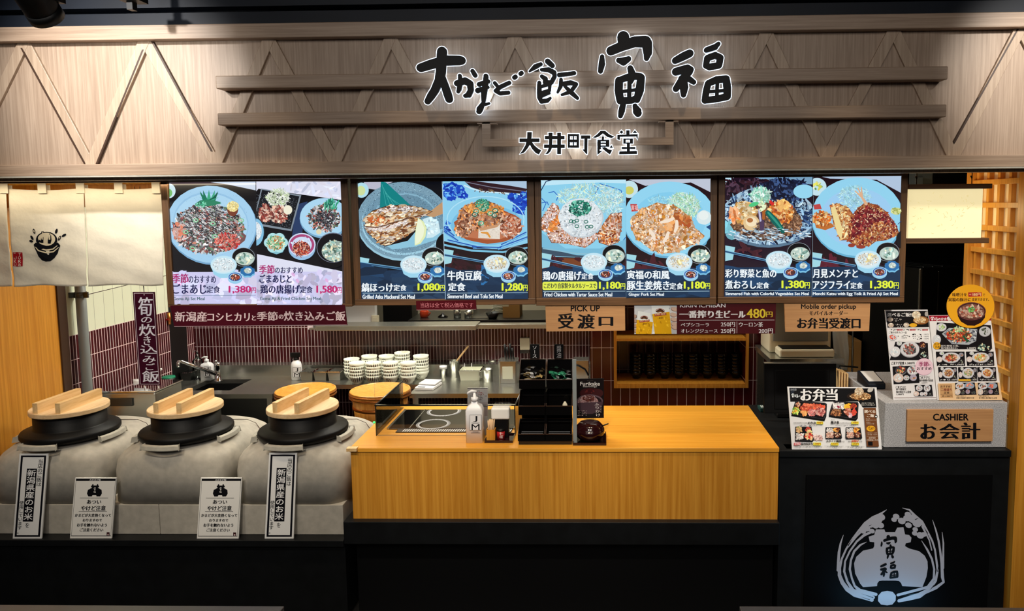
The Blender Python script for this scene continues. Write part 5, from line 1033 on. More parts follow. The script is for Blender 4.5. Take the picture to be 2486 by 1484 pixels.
p.text('KIRIN ICHIBAN', 1651, 737.5, 1761, 746.5, LG, 0.025); p.text('一番搾り', 1650, 754, 1732, 772, LG, 0.007, 1.1); p.text('生ビール', 1738, 754, 1809, 772, LG, 0.007, 1.1); p.text('480', 1813, 750, 1858, 772, (226, 200, 60), 0.015, 0.4); p.text('円', 1860, 757, 1875, 770, (226, 200, 60), 0.007, 0.2)
p.line([(1649, 777.5), (1880, 777)], 1, LG); p.line([(1789, 781), (1789, 809)], 0.9, LG)
p.text('ペプシコーラ', 1653, 784, 1721, 793, LG, 0.005, 0.2); p.text('オレンジジュース', 1653, 799, 1742, 808, LG, 0.005, 0.2); p.text('250円', 1750, 782, 1784, 793.5, LG, 0.006, 0.2); p.text('250円', 1750, 798, 1784, 809.5, LG, 0.006, 0.2); p.text('ウーロン茶', 1794, 782, 1852, 794, LG, 0.005, 0.2); p.text('200円', 1842, 798, 1876, 809.5, LG, 0.006, 0.2); fin(p)
# ================================================================ kitchen
ZK_ = 0.72; KF, KB = 4.505, 4.995
zs = at(900, 886, KB).z
t = thing('steel_counter', 'stainless kitchen counter along the back wall with a sunken sink', 'counter', (-1.5, 4.75, 0))
xs1 = atz(642, 968, ZK_).x; xt0 = atz(988, 962, ZK_).x; sk0, sk1 = atz(425, 958, ZK_), atz(610, 927, ZK_)
sx0, sx1, sy0, sy1 = sk0.x, sk1.x-0.03, 4.60, 4.90
m = MB()
for x0, x1, y0, y1 in ((XL+0.003, sx0, KF, KB), (sx1, xs1, KF, KB), (sx0, sx1, KF, sy0), (sx0, sx1, sy1, KB), (xs1, xt0, 4.74, KB), (xt0, -0.075, KF, KB)): m.box(x0, y0, ZK_-0.03, x1, y1, ZK_-0.0008)
m.build('worktop', 'steel', t)
MB().box(sx0, sy0, ZK_-0.2, sx1, sy1, ZK_-0.19).box(sx0-0.002, sy0, ZK_-0.2, sx0, sy1, ZK_-0.03).box(sx1, sy0, ZK_-0.2, sx1+0.002, sy1, ZK_-0.03).box(sx0, sy0-0.002, ZK_-0.2, sx1, sy0, ZK_-0.03).box(sx0, sy1, ZK_-0.2, sx1, sy1+0.002, ZK_-0.03).build('sink_basin', 'steel_dark', t)
MB().box(XL+0.003, KB, ZK_-0.03, -0.075, YB-0.001, zs).build('backsplash', 'steel', t)
MB().box(XL+0.003, KF+0.02, 0.1, xs1-0.02, KF+0.03, ZK_-0.03).build('front_panel', 'steel_dark', t); MB().box(xt0+0.03, KF+0.05, 0.1, -0.09, KF+0.06, ZK_-0.11).build('front_panel', 'steel_dark', t)
for x in (xs1-0.04, xt0+0.02, -0.12):
    MB().box(x, KF+0.005, 0.0, x+0.035, KF+0.04, ZK_-0.03).build('leg', 'steel', t)
def on(px, py, z=ZK_): q = atz(px, py, z); return q.x, q.y
# plate rack shelf in the hatch
z1s, z0s = at(960, 792, 4.9).z, at(960, 803, 4.9).z
single(MB().box(at(765, 800, 4.9).x, 4.9, z0s, at(1155, 800, 4.9).x, YB-0.001, z1s), 'steel_shelf', 'steel', 'long stainless shelf below the serving hatch, left of the step', 'shelf', 'shelves of the serving hatch', bevel=0.002)
single(MB().box(at(1156, 792, 5.0).x, 5.0, at(1300, 797, 5.0).z, -0.075, YB-0.001, at(1300, 788, 5.0).z), 'steel_shelf', 'steel', 'short stainless shelf below the serving hatch, at its right end', 'shelf', 'shelves of the serving hatch', bevel=0.002)
struct(MB().box(xh0-0.27, YB+0.001, zh, -0.06, YB+0.099, zh+0.012), 'trim_90', 'steel')
# things seen through the hatch
zr = at(1100, 768, 5.6).z-0.03
t = thing('prep_table', 'steel preparation table seen through the serving hatch', 'table', (at(1200, 768, 5.7).x, 5.75, 0))
x0, x1 = at(990, 770, 5.6).x, at(1440, 770, 5.6).x
MB().box(x0, 5.6, zr-0.03, x1, 6.1, zr).build('worktop', 'steel_dark', t, bevel=0.002)
for x in (x0+0.03, x1-0.06): MB().box(x, 5.65, 0, x+0.04, 5.69, zr-0.03).build('leg', 'steel_dark', t)
def onr(px): q = at(px, 760, 5.75); return q.x
t = thing('orange_pot', 'small orange pot on the table behind the serving hatch', 'pot', (onr(1030), 5.75, zr)); MB().lathe([(0, 0), (.03, 0), (.036, .02), (.034, .05), (.03, .055), (.028, .05), (.028, .01), (0, .01)], (onr(1030), 5.75, zr), 20).build('bowl', 'orange_pot', t); MB().tube([(onr(1030)+.033, 5.75, zr+.045), (onr(1030)+.05, 5.75, zr+.035), (onr(1030)+.035, 5.75, zr+.012)], .004).build('handle', 'orange_pot', t)
single(MB().lathe([(0, 0), (.042, 0), (.04, .006), (.02, .022), (.008, .026), (.008, .036), (0, .036)], (onr(1075), 5.75, zr), 20), 'pan_cover', 'black_gloss', 'small black cover with a knob on the table behind the hatch', 'cover')
for px, r, h, lb in ((1112, .03, .07, 'slim steel cup left of the pitchers behind the hatch'), (1140, .036, .055, 'wide steel cup right of the slim one behind the hatch')): single(MB().lathe([(0, 0), (r, 0), (r, h), (r-.003, h), (r-.003, .004), (0, .004)], (onr(px), 5.72, zr), 20), 'steel_cup', 'steel', lb, 'cup', 'steel cups behind the hatch')
q = onr(1170); single(MB().box(q-.09, 5.68, zr, q+.09, 5.86, zr+.004).box(q-.09, 5.68, zr, q-.085, 5.86, zr+.05).box(q+.085, 5.68, zr, q+.09, 5.86, zr+.05).box(q-.09, 5.855, zr, q+.09, 5.86, zr+.05), 'steel_pan', 'steel', 'open steel pan behind the hatch, below the price note sign', 'pan')
q = onr(1200); single(MB().lathe([(0, 0), (.03, 0), (.06, .05), (.057, .05), (.028, .005), (0, .005)], (q, 5.66, zr), 24), 'mixing_bowl', 'steel_dark', 'dark steel mixing bowl beside the cardboard box behind the hatch', 'bowl')
q = onr(1243); t = thing('cardboard_box', 'brown cardboard box behind the right end of the serving hatch', 'box', (q, 5.8, zr)); MB().box(q-.068, 5.7, zr, q+.068, 5.9, zr+.19).build('body', 'box_card', t); MB().box(q-.069, 5.699, zr+.09, q-.02, 5.7, zr+.13).build('tape', 'cream', t)
q = onr(1205); t = thing('plate_stack', 'stack of pale plates behind the hatch above the mixing bowl', 'plates', (q, 5.95, zr))
for k in range(7): MB().lathe([(0, 0), (.04, 0), (.07, .012), (.068, .014), (.038, .004), (0, .004)], (q, 5.98, zr+.012*k), 24).build('plate', 'porcelain', t)
single(MB().box(onr(910)+.02, 5.9, 0, onr(988), 6.1, 1.9), 'fridge', 'black', 'black upright fridge behind the left of the serving hatch', 'fridge', bevel=.004)
q = at(912, 775, 5.5); single(MB().box(q.x-.028, 5.485, q.z-.03, q.x+.028, 5.499, q.z+.03).box(q.x-.014, 5.480, q.z-.016, q.x+.014, 5.485, q.z+.016), 'wall_switch', 'cream', 'small cream wall switch at the left edge of the serving hatch', 'switch')
# grey pipe with clamp on the left wall
q = at(150, 800, 3.92); t = thing('drain_pipe', 'grey vertical pipe standing in front of the left wall tiles', 'pipe', (XL+.05, 3.92, 0))
MB().tube([(XL+.05, 3.92, 0), (XL+.05, 3.92, 2.3)], .026, 24).build('pipe', 'grey_pipe', t); zz = at(150, 716, 3.92).z
MB().tube([(XL+.05, 3.92, zz-.016), (XL+.05, 3.92, zz+.016)], .030, 24).box(XL, 3.895, zz-.014, XL+.03, 3.945, zz+.014).box(XL+.075, 3.905, zz-.016, XL+.1, 3.915, zz+.016).build('clamp', 'steel_dark', t)
m = MB().tube([(XL+.09, 3.91, zz), (XL+.02, 4.95, zz+.03)], .002, 6); single(m, 'wall_wire', 'dark_brown', 'thin wire running along the cream wall panel from the pipe clamp', 'wire')
# dark steel corner cabinet and valve
q0 = at(392, 900, 4.86); single(MB().box(XL+.003, 4.80, ZK_+.002, at(418, 900, 4.80).x, KB-.002, 1.9), 'corner_post', 'steel_dark', 'dark steel post in the kitchen corner behind the long hanging sign', 'post')
q = at(400, 775, 4.76); t = thing('gas_valve', 'brass gas valve with a red lever on the dark corner post', 'valve', (q.x, 4.78, q.z)); MB().tube([(q.x+.015, 4.785, q.z-.04), (q.x+.015, 4.785, q.z+.04)], .011, 12).tube([(q.x+.015, 4.785, q.z), (q.x+.015, 4.7995, q.z)], .008, 10).build('body', 'copper', t); MB().box(q.x-.012, 4.767, q.z-.01, q.x-.002, 4.773, q.z+.05).box(q.x-.012, 4.767, q.z-.01, q.x+.02, 4.777, q.z).build('lever', 'red', t)
# stainless rice bin with tongs on its lid
q = at(318, 950, 4.02); x0, x1 = at(248, 1000, 3.98).x, at(378, 1000, 3.98).x; zt_ = at(318, 955, 3.98).z; R_ = Matrix.Rotation(0.0, 3, 'Z'); zbn = zt_-.30
t = thing('rice_bin', 'square stainless bin with a lid behind the leftmost stove', 'bin', ((x0+x1)/2, 4.12, zbn))
MB().box(x0, 3.985, zbn, x1, 4.25, zt_).build('body', 'steel', t, bevel=.008); MB().box(x0-.006, 3.978, zt_, x1+.006, 4.256, zt_+.012).build('lid', 'chrome', t, bevel=.004)
MB().box(x0+.05, 3.975, zt_-.075, x1-.13, 3.985, zt_-.03).build('handle', 'steel_dark', t, bevel=.003)
m = MB().tube([(x1-.10, 4.05, zt_+.012), (x1-.10, 4.05, zt_+.035), (x1-.02, 4.05, zt_+.035), (x1-.02, 4.05, zt_+.012)], .004); m.build('lid_handle', 'chrome', t)
single(MB().box(x0-.03, 3.965, 0, x1+.03, 4.30, zbn-.001), 'bin_stand', 'steel_dark', 'dark steel stand under the square rice bin', 'stand')
a = Vector(((x0+x1)/2+.03, 4.12, zt_+.042)); single(MB().tube([a, a+Vector((.05, .02, .055)), a+Vector((.075, .02, .06))], [.008, .012, .006], 10).tube([a+Vector((-.06, -.04, -.004)), a], [.02, .008], 10), 'rice_scoop', 'pump_white', 'white rice scoop lying on the stainless bin lid', 'scoop')
# sink things
x, y = on(530, 926); t = thing('faucet', 'chrome lever faucet with a long spout over the sink', 'faucet', (x, y, ZK_))
MB().lathe([(0, 0), (.026, 0), (.026, .006), (.020, .01), (.020, .105), (.022, .108), (.022, .128), (.015, .135), (0, .135)], (x, y, ZK_), 24).build('body', 'chrome', t)
e_ = at(441, 878, y-.17); MB().tube([(x-.01, y-.01, ZK_+.055), e_, e_+Vector((-.022, -.012, 0))], [.014, .011, .010], 12).tube([e_+Vector((-.018, -.01, 0)), e_+Vector((-.018, -.01, -.035))], .010, 12).build('spout', 'chrome', t); MB().tube([(x, y, ZK_+.135), (x+.005, y-.03, ZK_+.15)], [.012, .006], 10).build('lever', 'chrome', t)
def pump(px, py, label, r, h, m_, sq=False, clear=False, jm=True, name='pump_bottle', zb=ZK_):
    x, y = on(px, py, zb); t = thing(name, label, 'bottle', (x, y, zb))
    if sq:
        w = r; vs = []; secs = ((0, w), (h*.62, w), (h*.70, w*.8), (h*.75, w*.36), (h*.79, w*.36)); b = MB(); n = 28; rings = [rrect(x, y, k, k*.8, k*.22) for _, k in secs]; n = len(rings[0])
        vs = [(a, c, zb+secs[i][0]) for i, R2 in enumerate(rings) for a, c in R2]; fs = [[i*n+k, i*n+(k+1) % n, (i+1)*n+(k+1) % n, (i+1)*n+k] for i in range(len(secs)-1) for k in range(n)]+[[n-1-k for k in range(n)], [(len(secs)-1)*n+k for k in range(n)]]
        b.add(vs, fs, 0, True); b.build('body', m_, t)
    else: MB().lathe([(0, 0), (r, 0), (r, h*.62), (r*.8, h*.70), (r*.4, h*.74), (r*.4, h*.79), (0, h*.79)], (x, y, zb), 28).build('body', m_, t)
    MB().lathe([(0, h*.79), (r*.42, h*.79), (r*.42, h*.86), (r*.2, h*.87), (r*.16, h*.96), (0, h*.96)], (x, y, zb), 20).tube([(x+r*.25, y, zb+h*.965), (x-r*.3, y-.004, zb+h*.985), (x-r*.75, y-.006, zb+h*.95), (x-r*.8, y-.006, zb+h*.92)], [r*.16, r*.17, r*.11, r*.09], 10).build('pump_head', 'clear_plastic' if clear else 'pump_white', t)
    if jm:
        yy = y-(r*.8 if sq else r*.995)-.0012; P = Pic((x, yy, zb+h*.3)); k = at(px, py, y); s_ = F/yy*r
        cx_, cy_ = px+0.0, py-h*.34*F/yy; w_, hh = s_*.66, s_*.88
        P.poly([(cx_-w_, cy_-hh), (cx_+w_, cy_-hh), (cx_+w_, cy_+hh), (cx_-w_, cy_+hh)], (20, 20, 24)); i = max(.5, s_*.035); P.poly([(cx_-w_+i, cy_-hh+i), (cx_+w_-i, cy_-hh+i), (cx_+w_-i, cy_+hh-i), (cx_-w_+i, cy_+hh-i)], (238, 238, 240))
        P.text('J', cx_-w_*.38, cy_-hh*.85, cx_+w_*.30, cy_-hh*.08, (20, 20, 24), 0, .15); P.text('M', cx_-w_*.68, cy_+hh*.20, cx_+w_*.68, cy_+hh*.98, (20, 20, 24), 0, .15)
        for d, e2 in ((1.18, .5), (1.3, .8)): P.rect(cx_-w_*e2, cy_+hh*d, cx_+w_*e2, cy_+hh*(d+.05), (60, 60, 66))
        P.rect(cx_-w_*.7, cy_+hh*.02, cx_+w_*.7, cy_+hh*.06, (60, 60, 66)); P.rect(cx_-w_*.5, cy_+hh*.09, cx_+w_*.5, cy_+hh*.12, (60, 60, 66))
        P.thing = t; fin(P, 'label_print')
    return t
pump(482, 920, 'clear soap pump bottle behind the faucet', .034, .20, 'clear_plastic', clear=True, jm=False, name='soap_bottle')
pump(504, 922, 'white square pump bottle between the soap bottle and the faucet', .036, .165, 'pump_white', sq=True)
x, y = on(721, 921); t = thing('spray_bottle', 'white spray bottle with a black trigger head on the back counter', 'bottle', (x, y, ZK_))
MB().lathe([(0, 0), (.035, 0), (.036, .004), (.036, .095), (.030, .122), (.016, .135), (.016, .14), (0, .14)], (x, y, ZK_), 28).build('body', 'pump_white', t)
MB().lathe([(0, .138), (.018, .138), (.018, .152), (.012, .155), (0, .155)], (x, y, ZK_), 20).box(x-.036, y-.012, ZK_+.158, x+.028, y+.012, ZK_+.188).box(x-.012, y-.01, ZK_+.15, x+.014, y+.01, ZK_+.16).tube([(x-.022, y, ZK_+.16), (x-.034, y-.004, ZK_+.125), (x-.030, y-.004, ZK_+.11)], [.006, .005, .004], 8).build('trigger_head', 'black', t, bevel=.003)
P = Pic((x, y-.0375, ZK_+.05)); P.poly([(711, 892), (731, 892), (731, 916), (711, 916)], (20, 20, 24)); P.poly([(711.7, 892.7), (730.3, 892.7), (730.3, 903.6), (711.7, 903.6)], (236, 236, 238)); P.poly([(711.7, 904.4), (730.3, 904.4), (730.3, 915.3), (711.7, 915.3)], (236, 236, 238)); P.text('J', 717, 894, 724, 903, (20, 20, 24), 0); P.text('M', 714, 905.5, 728, 915, (20, 20, 24), 0); P.thing = t; fin(P, 'label_print')
def steel_pan(px, py, w, d, h, label, m_='steel', grp='steel pans on the back counter', zb=ZK_):
    x, y = on(px, py, zb)
    if y+d > KB-.02: y = KB-d-.025; x = at(px, py, y).x
    t = thing('steel_pan', label, 'pan', (x, y+d/2, zb), grp); w2 = w/2; k = .86
    b = MB(); o = [(-w2*k, 0), (w2*k, 0), (w2*k, d*k), (-w2*k, d*k)]; u = [(-w2, -.008), (w2, -.008), (w2, d*k+.012), (-w2, d*k+.012)]; q_ = .004
    vs = [(x+a, y+c, zb) for a, c in o]+[(x+a, y+c, zb+h) for a, c in u]+[(x+a*.94, y+c*.97+.004, zb+h) for a, c in u]+[(x+a*.93, y+c*.96+.004, zb+.004) for a, c in o]
    fs = [(3, 2, 1, 0)]+[(i, (i+1) % 4, 4+(i+1) % 4, 4+i) for i in range(4)]+[(4+i, 4+(i+1) % 4, 8+(i+1) % 4, 8+i) for i in range(4)]+[(8+i, 8+(i+1) % 4, 12+(i+1) % 4, 12+i) for i in range(4)]+[(12, 13, 14, 15)]
    b.add(vs, fs); b.build('body', m_, t); MB().box(x-w2-.004, y-.012, zb+h, x-w2+.004, y+d*k+.016, zb+h+.003).box(x+w2-.004, y-.012, zb+h, x+w2+.004, y+d*k+.016, zb+h+.003).box(x-w2, y-.012, zb+h, x+w2, y-.006, zb+h+.003).build('rim', 'chrome', t)
for px, lb in ((745, 'steel pan next to the spray bottle'), (778, 'middle one of the three steel pans beside the spray bottle'), (812, 'steel pan next to the stacked bowls')): steel_pan(px, 922, .088, .12, .062, lb)
steel_pan(452, 924, .075, .10, .055, 'small dark steel tray at the left edge of the sink', 'steel_dark', None)
y = 4.70; x = at(410, 922, y).x; t = thing('lidded_pot', 'small steel pot with a green lid in the kitchen corner', 'pot', (x, y, ZK_)); MB().lathe([(0, 0), (.04, 0), (.042, .06), (0, .06)], (x, y, ZK_), 24).build('body', 'steel_dark', t); MB().lathe([(0, .06), (.042, .06), (.038, .072), (0, .074)], (x, y, ZK_), 24).build('lid', 'green_lid', t)
t = thing('sink_strainer', 'round black strainer ring at the right end of the sink', 'strainer', (sx1-.06, 4.68, ZK_-.03)); 
MB().lathe([(.05, 0), (.068, 0), (.068, .012), (.05, .012)], (sx1-.07, 4.70, ZK_-.188), 24, closed=True).lathe([(.022, .002), (.030, .002), (.030, .01), (.022, .01)], (sx1-.07, 4.70, ZK_-.188), 24, closed=True).build('ring', 'black_gloss', t)
# rice tubs in the gap of the counter
def tub(px, Y, label, lab2):
    zt = at(px, 945, Y).z; x = at(px, 945, Y).x; zb = .50
    t = thing('rice_tub', label, 'tub', (x, Y, zb), 'wooden rice tubs'); hh = zt-zb
    MB().lathe([(0, 0), (.148, 0), (.172, hh-.045), (.160, hh-.045), (.15, .02), (0, .02)], (x, Y, zb), 48).build('staves', 'tub_wood', t)
    for z in (.05, .165): r = .148+.024*z/(hh-.045); MB().lathe([(r, z-.012), (r+.006, z-.008), (r+.007, z+.008), (r+.001, z+.012)], (x, Y, zb), 48).build('hoop', 'copper', t)
    l = MB().lathe([(0, hh-.0445), (.186, hh-.0445), (.186, hh-.002), (.183, hh), (.176, hh), (.172, hh-.004), (0, hh-.004)], (x, Y, zb), 56, smooth=False).build('lid', 'tub_wood', t)
    for z in (hh-.036, hh-.018): MB().lathe([(.1865, z-.006), (.191, z-.004), (.191, z+.004), (.1865, z+.006)], (x, Y, zb), 56).build('lid_hoop', 'copper', l)
tub(742, 4.52, 'wooden rice tub behind the rightmost stove', ''); tub(923, 4.44, 'wooden rice tub beside the glass sneeze guard', '')
single(MB().box(xs1+.02, 4.22, 0, xt0-.02, 4.735, .498), 'tub_stand', 'black', 'low black stand under the two rice tubs', 'stand')
# stacks of patterned rice bowls
BOWL = [(0, .004), (.026, .004), (.026, 0), (.030, 0), (.030, .008), (.046, .022), (.056, .045), (.060, .066), (.058, .066), (.054, .045), (.044, .025), (.024, .012), (0, .011)]
def bowl_proto(kind):
    t = thing('rice_bowl', 'rice bowl', 'bowl', (0, 0, 0)); MB().lathe(BOWL, (0, 0, 0), 32).build('bowl_body', 'porcelain', t)
    d = MB()
    def on_b(a, z): 
        r = .0305+(.046-.030)*(z-.008)/.014 if z < .022 else (.046+(.056-.046)*(z-.022)/.023 if z < .045 else .056+.004*(z-.045)/.021)
        r += .0006; return (r*math.cos(a), r*math.sin(a), z)
    if kind == 0:
        for k in range(22):
            a = 2*PI*k/22
            for (za, zb_, w0, w1) in ((.012, .020, .01, .03), (.020, .030, .03, .055), (.030, .042, .055, .06), (.042, .060, .07, .035)): d.add([on_b(a-w0, za), on_b(a+w0, za), on_b(a+w1, zb_), on_b(a-w1, zb_)], [(0, 1, 2, 3)])
    else:
        for a0 in (-PI/2-.25, PI/2+.3, .1):
            N = 22
            def E_(t_, k): return on_b(a0+.36*k*math.cos(t_), .032+.019*k*math.sin(t_))
            for i in range(N): t0, t1 = 2*PI*i/N, 2*PI*(i+1)/N; d.add([E_(t0, 1), E_(t1, 1), E_(t1, .82), E_(t0, .82)], [(0, 1, 2, 3)])
            for dx, dz, w, h_ in ((-.1, .008, .16, .002), (.02, .002, .22, .002), (.0, -.006, .18, .002), (-.12, -.002, .02, .008), (.1, .0, .02, .009), (.0, .004, .02, .012)): d.add([on_b(a0+dx-w/2, .032+dz-h_), on_b(a0+dx+w/2, .032+dz-h_), on_b(a0+dx+w/2, .032+dz+h_), on_b(a0+dx-w/2, .032+dz+h_)], [(0, 1, 2, 3)])
    d.build('glaze_pattern', 'black', t); return t
protos = [bowl_proto(0), bowl_proto(1)]; used = [False, False]
ORD = ['bottom', 'second', 'third', 'fourth', 'fifth', 'sixth']
# (px, py of the foot, kinds from the bottom up, row, place)
ST = [(868, 924, [0, 0, 0, 0, 1], 'front row', 'leftmost stack'), (908, 921, [0, 0, 0, 1, 0], 'front row', 'second stack'), (949, 920, [1, 0, 0, 1, 0], 'front row', 'third stack'), (992, 922, [1, 0, 1, 0, 1], 'front row', 'rightmost stack'),
      (855, 914, [0, 0, 0, 0, 0], 'back row', 'leftmost stack'), (898, 912, [0, 1, 0, 1, 0, 1], 'back row', 'second stack'), (940, 912, [0, 0, 1, 1, 0, 1], 'back row', 'third stack'), (978, 912, [1, 0, 0, 1, 0, 0, 0], 'back row', 'fourth stack'), (1023, 914, [1, 1, 1, 0, 0, 1], 'back row', 'rightmost stack')]
for px, py, kinds, row, place in ST:
    x, y = on(px, py); 
    if row == 'back row': y = 4.895; x = at(px, py, y).x
    else: y = 4.775; x = at(px, py, y).x
    for k, kd in enumerate(kinds):
        c = protos[kd] if not used[kd] else copy_tree(protos[kd]); used[kd] = True
        c.location = (x+random.uniform(-.0006, .0006), y, ZK_+.0215*k); c.rotation_euler = (0, 0, random.uniform(-.15, .15) if kd else random.uniform(0, 6))
        nth = 'topmost' if k == len(kinds)-1 else (ORD[k] + (' up' if k else ''))
        c.scale = (.9, .9, .9); c['label'] = f"{'dark-striped' if kd == 0 else 'crest-marked'} white rice bowl, {nth} of {row}'s {place}"; c['group'] = 'stacked rice bowls on the back counter'
# scale, canisters, tongs
x, y = on(1038, 943); R_ = Matrix.Rotation(-.15, 3, 'Z'); t = thing('kitchen_scale', 'white digital kitchen scale on the steel counter', 'scale', (x, y, ZK_))
MB().obox((x, y+.03, ZK_+.009), .125, .17, .018, R_).build('base', 'pump_white', t, bevel=.004); MB().obox((x+.005, y+.06, ZK_+.027), .118, .115, .010, R_).build('platform', 'pump_white', t, bevel=.003); MB().obox((x, y+.06, ZK_+.02), .05, .05, .006, R_).build('stem', 'steel', t); MB().obox(Vector((x, y+.03, ZK_+.0185))+R_@Vector((-.02, -.072, 0)), .05, .016, .001, R_).build('display', 'steel_dark', t)
def can(px, py, r, h, label, m_='steel', lid=None, sq=False, name='steel_canister', hnd=False):
    x, y = on(px, py); y += r; t = thing(name, label, 'canister', (x, y, ZK_), 'canisters on the steel counter')
    MB().lathe([(0, 0), (r, 0), (r, h), (r+.003, h+.003), (r-.002, h+.003), (r-.003, .004), (0, .004)], (x, y, ZK_), 28).build('body', m_, t)
    if lid: MB().lathe([(0, h), (r+.003, h), (r+.003, h+.02), (0, h+.022)], (x, y, ZK_), 24).build('lid', lid, t)
    if hnd: MB().tube([(x-r, y, ZK_+h*.85), (x-r-.02, y, ZK_+h*.8), (x-r-.02, y, ZK_+h*.4), (x-r, y, ZK_+h*.35)], .004).build('handle', m_, t)
    return t, x, y, h
can(1075, 918, .024, .062, 'small steel shaker with a white lid beside the scale', lid='pump_white')
_, x, y, h = can(1101, 918, .034, .115, 'tall steel cup holding a wooden paddle'); e_ = at(1137, 840, y); single(MB().tube([(x-.005, y, ZK_+.008), (x+.02, y, ZK_+h), e_], [.005, .006, .007], 8), 'wooden_paddle', 'pale_wood', 'long pale wooden paddle standing in the tall steel cup', 'paddle')
steel_pan(1141, 920, .15, .13, .07, 'wide white-steel tray holding small spoons', 'cream_panel', None)
x, y = on(1141, 918); 
for k, dx in enumerate((-.03, .02)): single(MB().tube([(x+dx, y+.02, ZK_+.01), (x+dx-.015, y+.05, ZK_+.06), (x+dx-.02, y+.07, ZK_+.09)], .003, 6), 'small_spoon', 'pump_white', ('left', 'right')[k]+' one of two spoons standing in the wide tray', 'spoon')
_, x, y, h = can(1195, 905, .032, .085, 'steel cup holding tongs at the back of the counter')
t = thing('tongs', 'steel tongs standing in the cup at the back', 'tongs', (x, y, ZK_+.01)); b = at(1199, 826, y)
for s_ in (-1, 1): MB().tube([(x+s_*.016, y, ZK_+.01), (x+s_*.03, y, ZK_+h), b], [.003, .004, .005], 8).build('arm', 'chrome', t)
MB().tube([b+Vector((0, 0, -.006)), b+Vector((0, 0, .010))], .008, 10).build('hinge', 'chrome', t)
can(1182, 929, .036, .082, 'short steel jug with a handle in front of the tongs', hnd=True)
x, y = on(1233, 931); y += .06; t = thing('square_canister', 'large square steel canister holding black-handled tools', 'canister', (x, y, ZK_)); w = .063
b = MB(); rr = rrect(x, y, w, w, .018); b.prism([(p_, q_, ZK_) for p_, q_ in rr], (0, 0, .145)); b.build('body', 'steel', t); b = MB(); b.prism([(p_, q_, ZK_+.145) for p_, q_ in rrect(x, y, w+.004, w+.004, .02)], (0, 0, .006)); b.build('rim', 'steel', t); MB().box(x-.035, y-w-.003, ZK_+.03, x+.035, y-w-.0005, ZK_+.115).build('label_plate', 'cream_panel', t)
for k, (px, py) in enumerate(((1225, 836), (1231, 843), (1238, 835), (1243, 845))): e_ = at(px, py, y); single(MB().tube([(x-.02+.018*k, y, ZK_+.1515), e_], [.006, .008], 8), 'ladle_handle', 'black', ('leftmost', 'second', 'third', 'rightmost')[k]+' of the four black tool handles in the square canister', 'utensil', 'tools in the square canister')
q = at(1275, 838, YB); t = thing('outlet_box', 'cream wall outlet box on the tiles above the square canister', 'outlet', (q.x, YB-.02, q.z)); MB().box(q.x-.035, YB-.03, q.z-.03, q.x+.035, YB-.0005, q.z+.055).build('cover', 'cream', t, bevel=.004); MB().box(q.x-.034, YB-.028, q.z-.055, q.x+.03, YB-.0005, q.z-.031).build('socket', 'steel_dark', t)
t = thing('steel_box', 'small steel box with a black cable beside the tiled pier', 'box', (-.12, 4.8, ZK_)); MB().box(-.19, 4.74, ZK_, -.085, 4.86, ZK_+.16).build('body', 'steel', t, bevel=.003); MB().tube([(-.2, 4.735, ZK_+.135), (-.15, 4.735, ZK_+.125), (-.11, 4.735, ZK_+.10), (-.09, 4.735, ZK_+.06)], .006, 8).build('cable', 'black', t)
# niche shelf with black bowls
t = thing('niche_frame', 'orange wood frame lining the niche in the tiled pier', 'frame', ((nx0+nx1)/2, YP, nz0)); fw = .018; 
zm = at(1650, 824, YP).z
MB().box(nx0-fw, YP-.012, nz0-fw, nx1+fw, YP+.012, nz0).build('bottom_rail', 'orange_wood', t); MB().box(nx0-.0005, YP-.012, zm-.008, nx1+.0005, YP+.28, zm+.008).build('shelf_board', 'orange_wood', t)
MB().box(nx0-fw, YP-.012, nz0, nx0-.0001, YP+.012, NZ2).build('stile', 'orange_wood', t); MB().box(nx1+.0001, YP-.012, nz0, nx1+fw, YP+.012, NZ2).build('stile', 'orange_wood', t); MB().box(nx0+.001, YP-.010, nz0+.0005, nx1-.001, YP+.28, nz0+.008).build('base_board', 'orange_wood', t)
pb = MB().lathe([(0, .006), (.03, .006), (.03, 0), (.035, 0), (.037, .012), (.055, .028), (.062, .05), (.060, .05), (.052, .03), (.03, .015), (0, .014)], (0, 0, 0), 28).build('soup_bowl', 'black_gloss'); pb.scale = (.69, .69, 1); tag(pb, 'soup bowl', 'bowl', 'black soup bowls in the niche'); first = True
bx0, bx1 = at(1545, 930, 4.52).x, at(1788, 930, 4.52).x
PL = ['leftmost', 'second', 'third', 'fourth', 'fifth', 'sixth', 'seventh', 'rightmost']
for i in range(8):
    for k in range(6):
        o = pb if first else pb.copy()
        if not first: COL.objects.link(o)
        first = False; o.location = (bx0+(bx1-bx0)*i/7, YP+.14, nz0+.0085+.022*k)
        o['label'] = f"black lacquer soup bowl, {'topmost' if k == 5 else ORD[k]+(' up' if k else '')} in the niche's {PL[i]} stack"
# ================================================================ things on the pick-up counter
ZT = ZC+0.0006
def oc(px, py, z=ZT): q = atz(px, py, z); return q.x, q.y
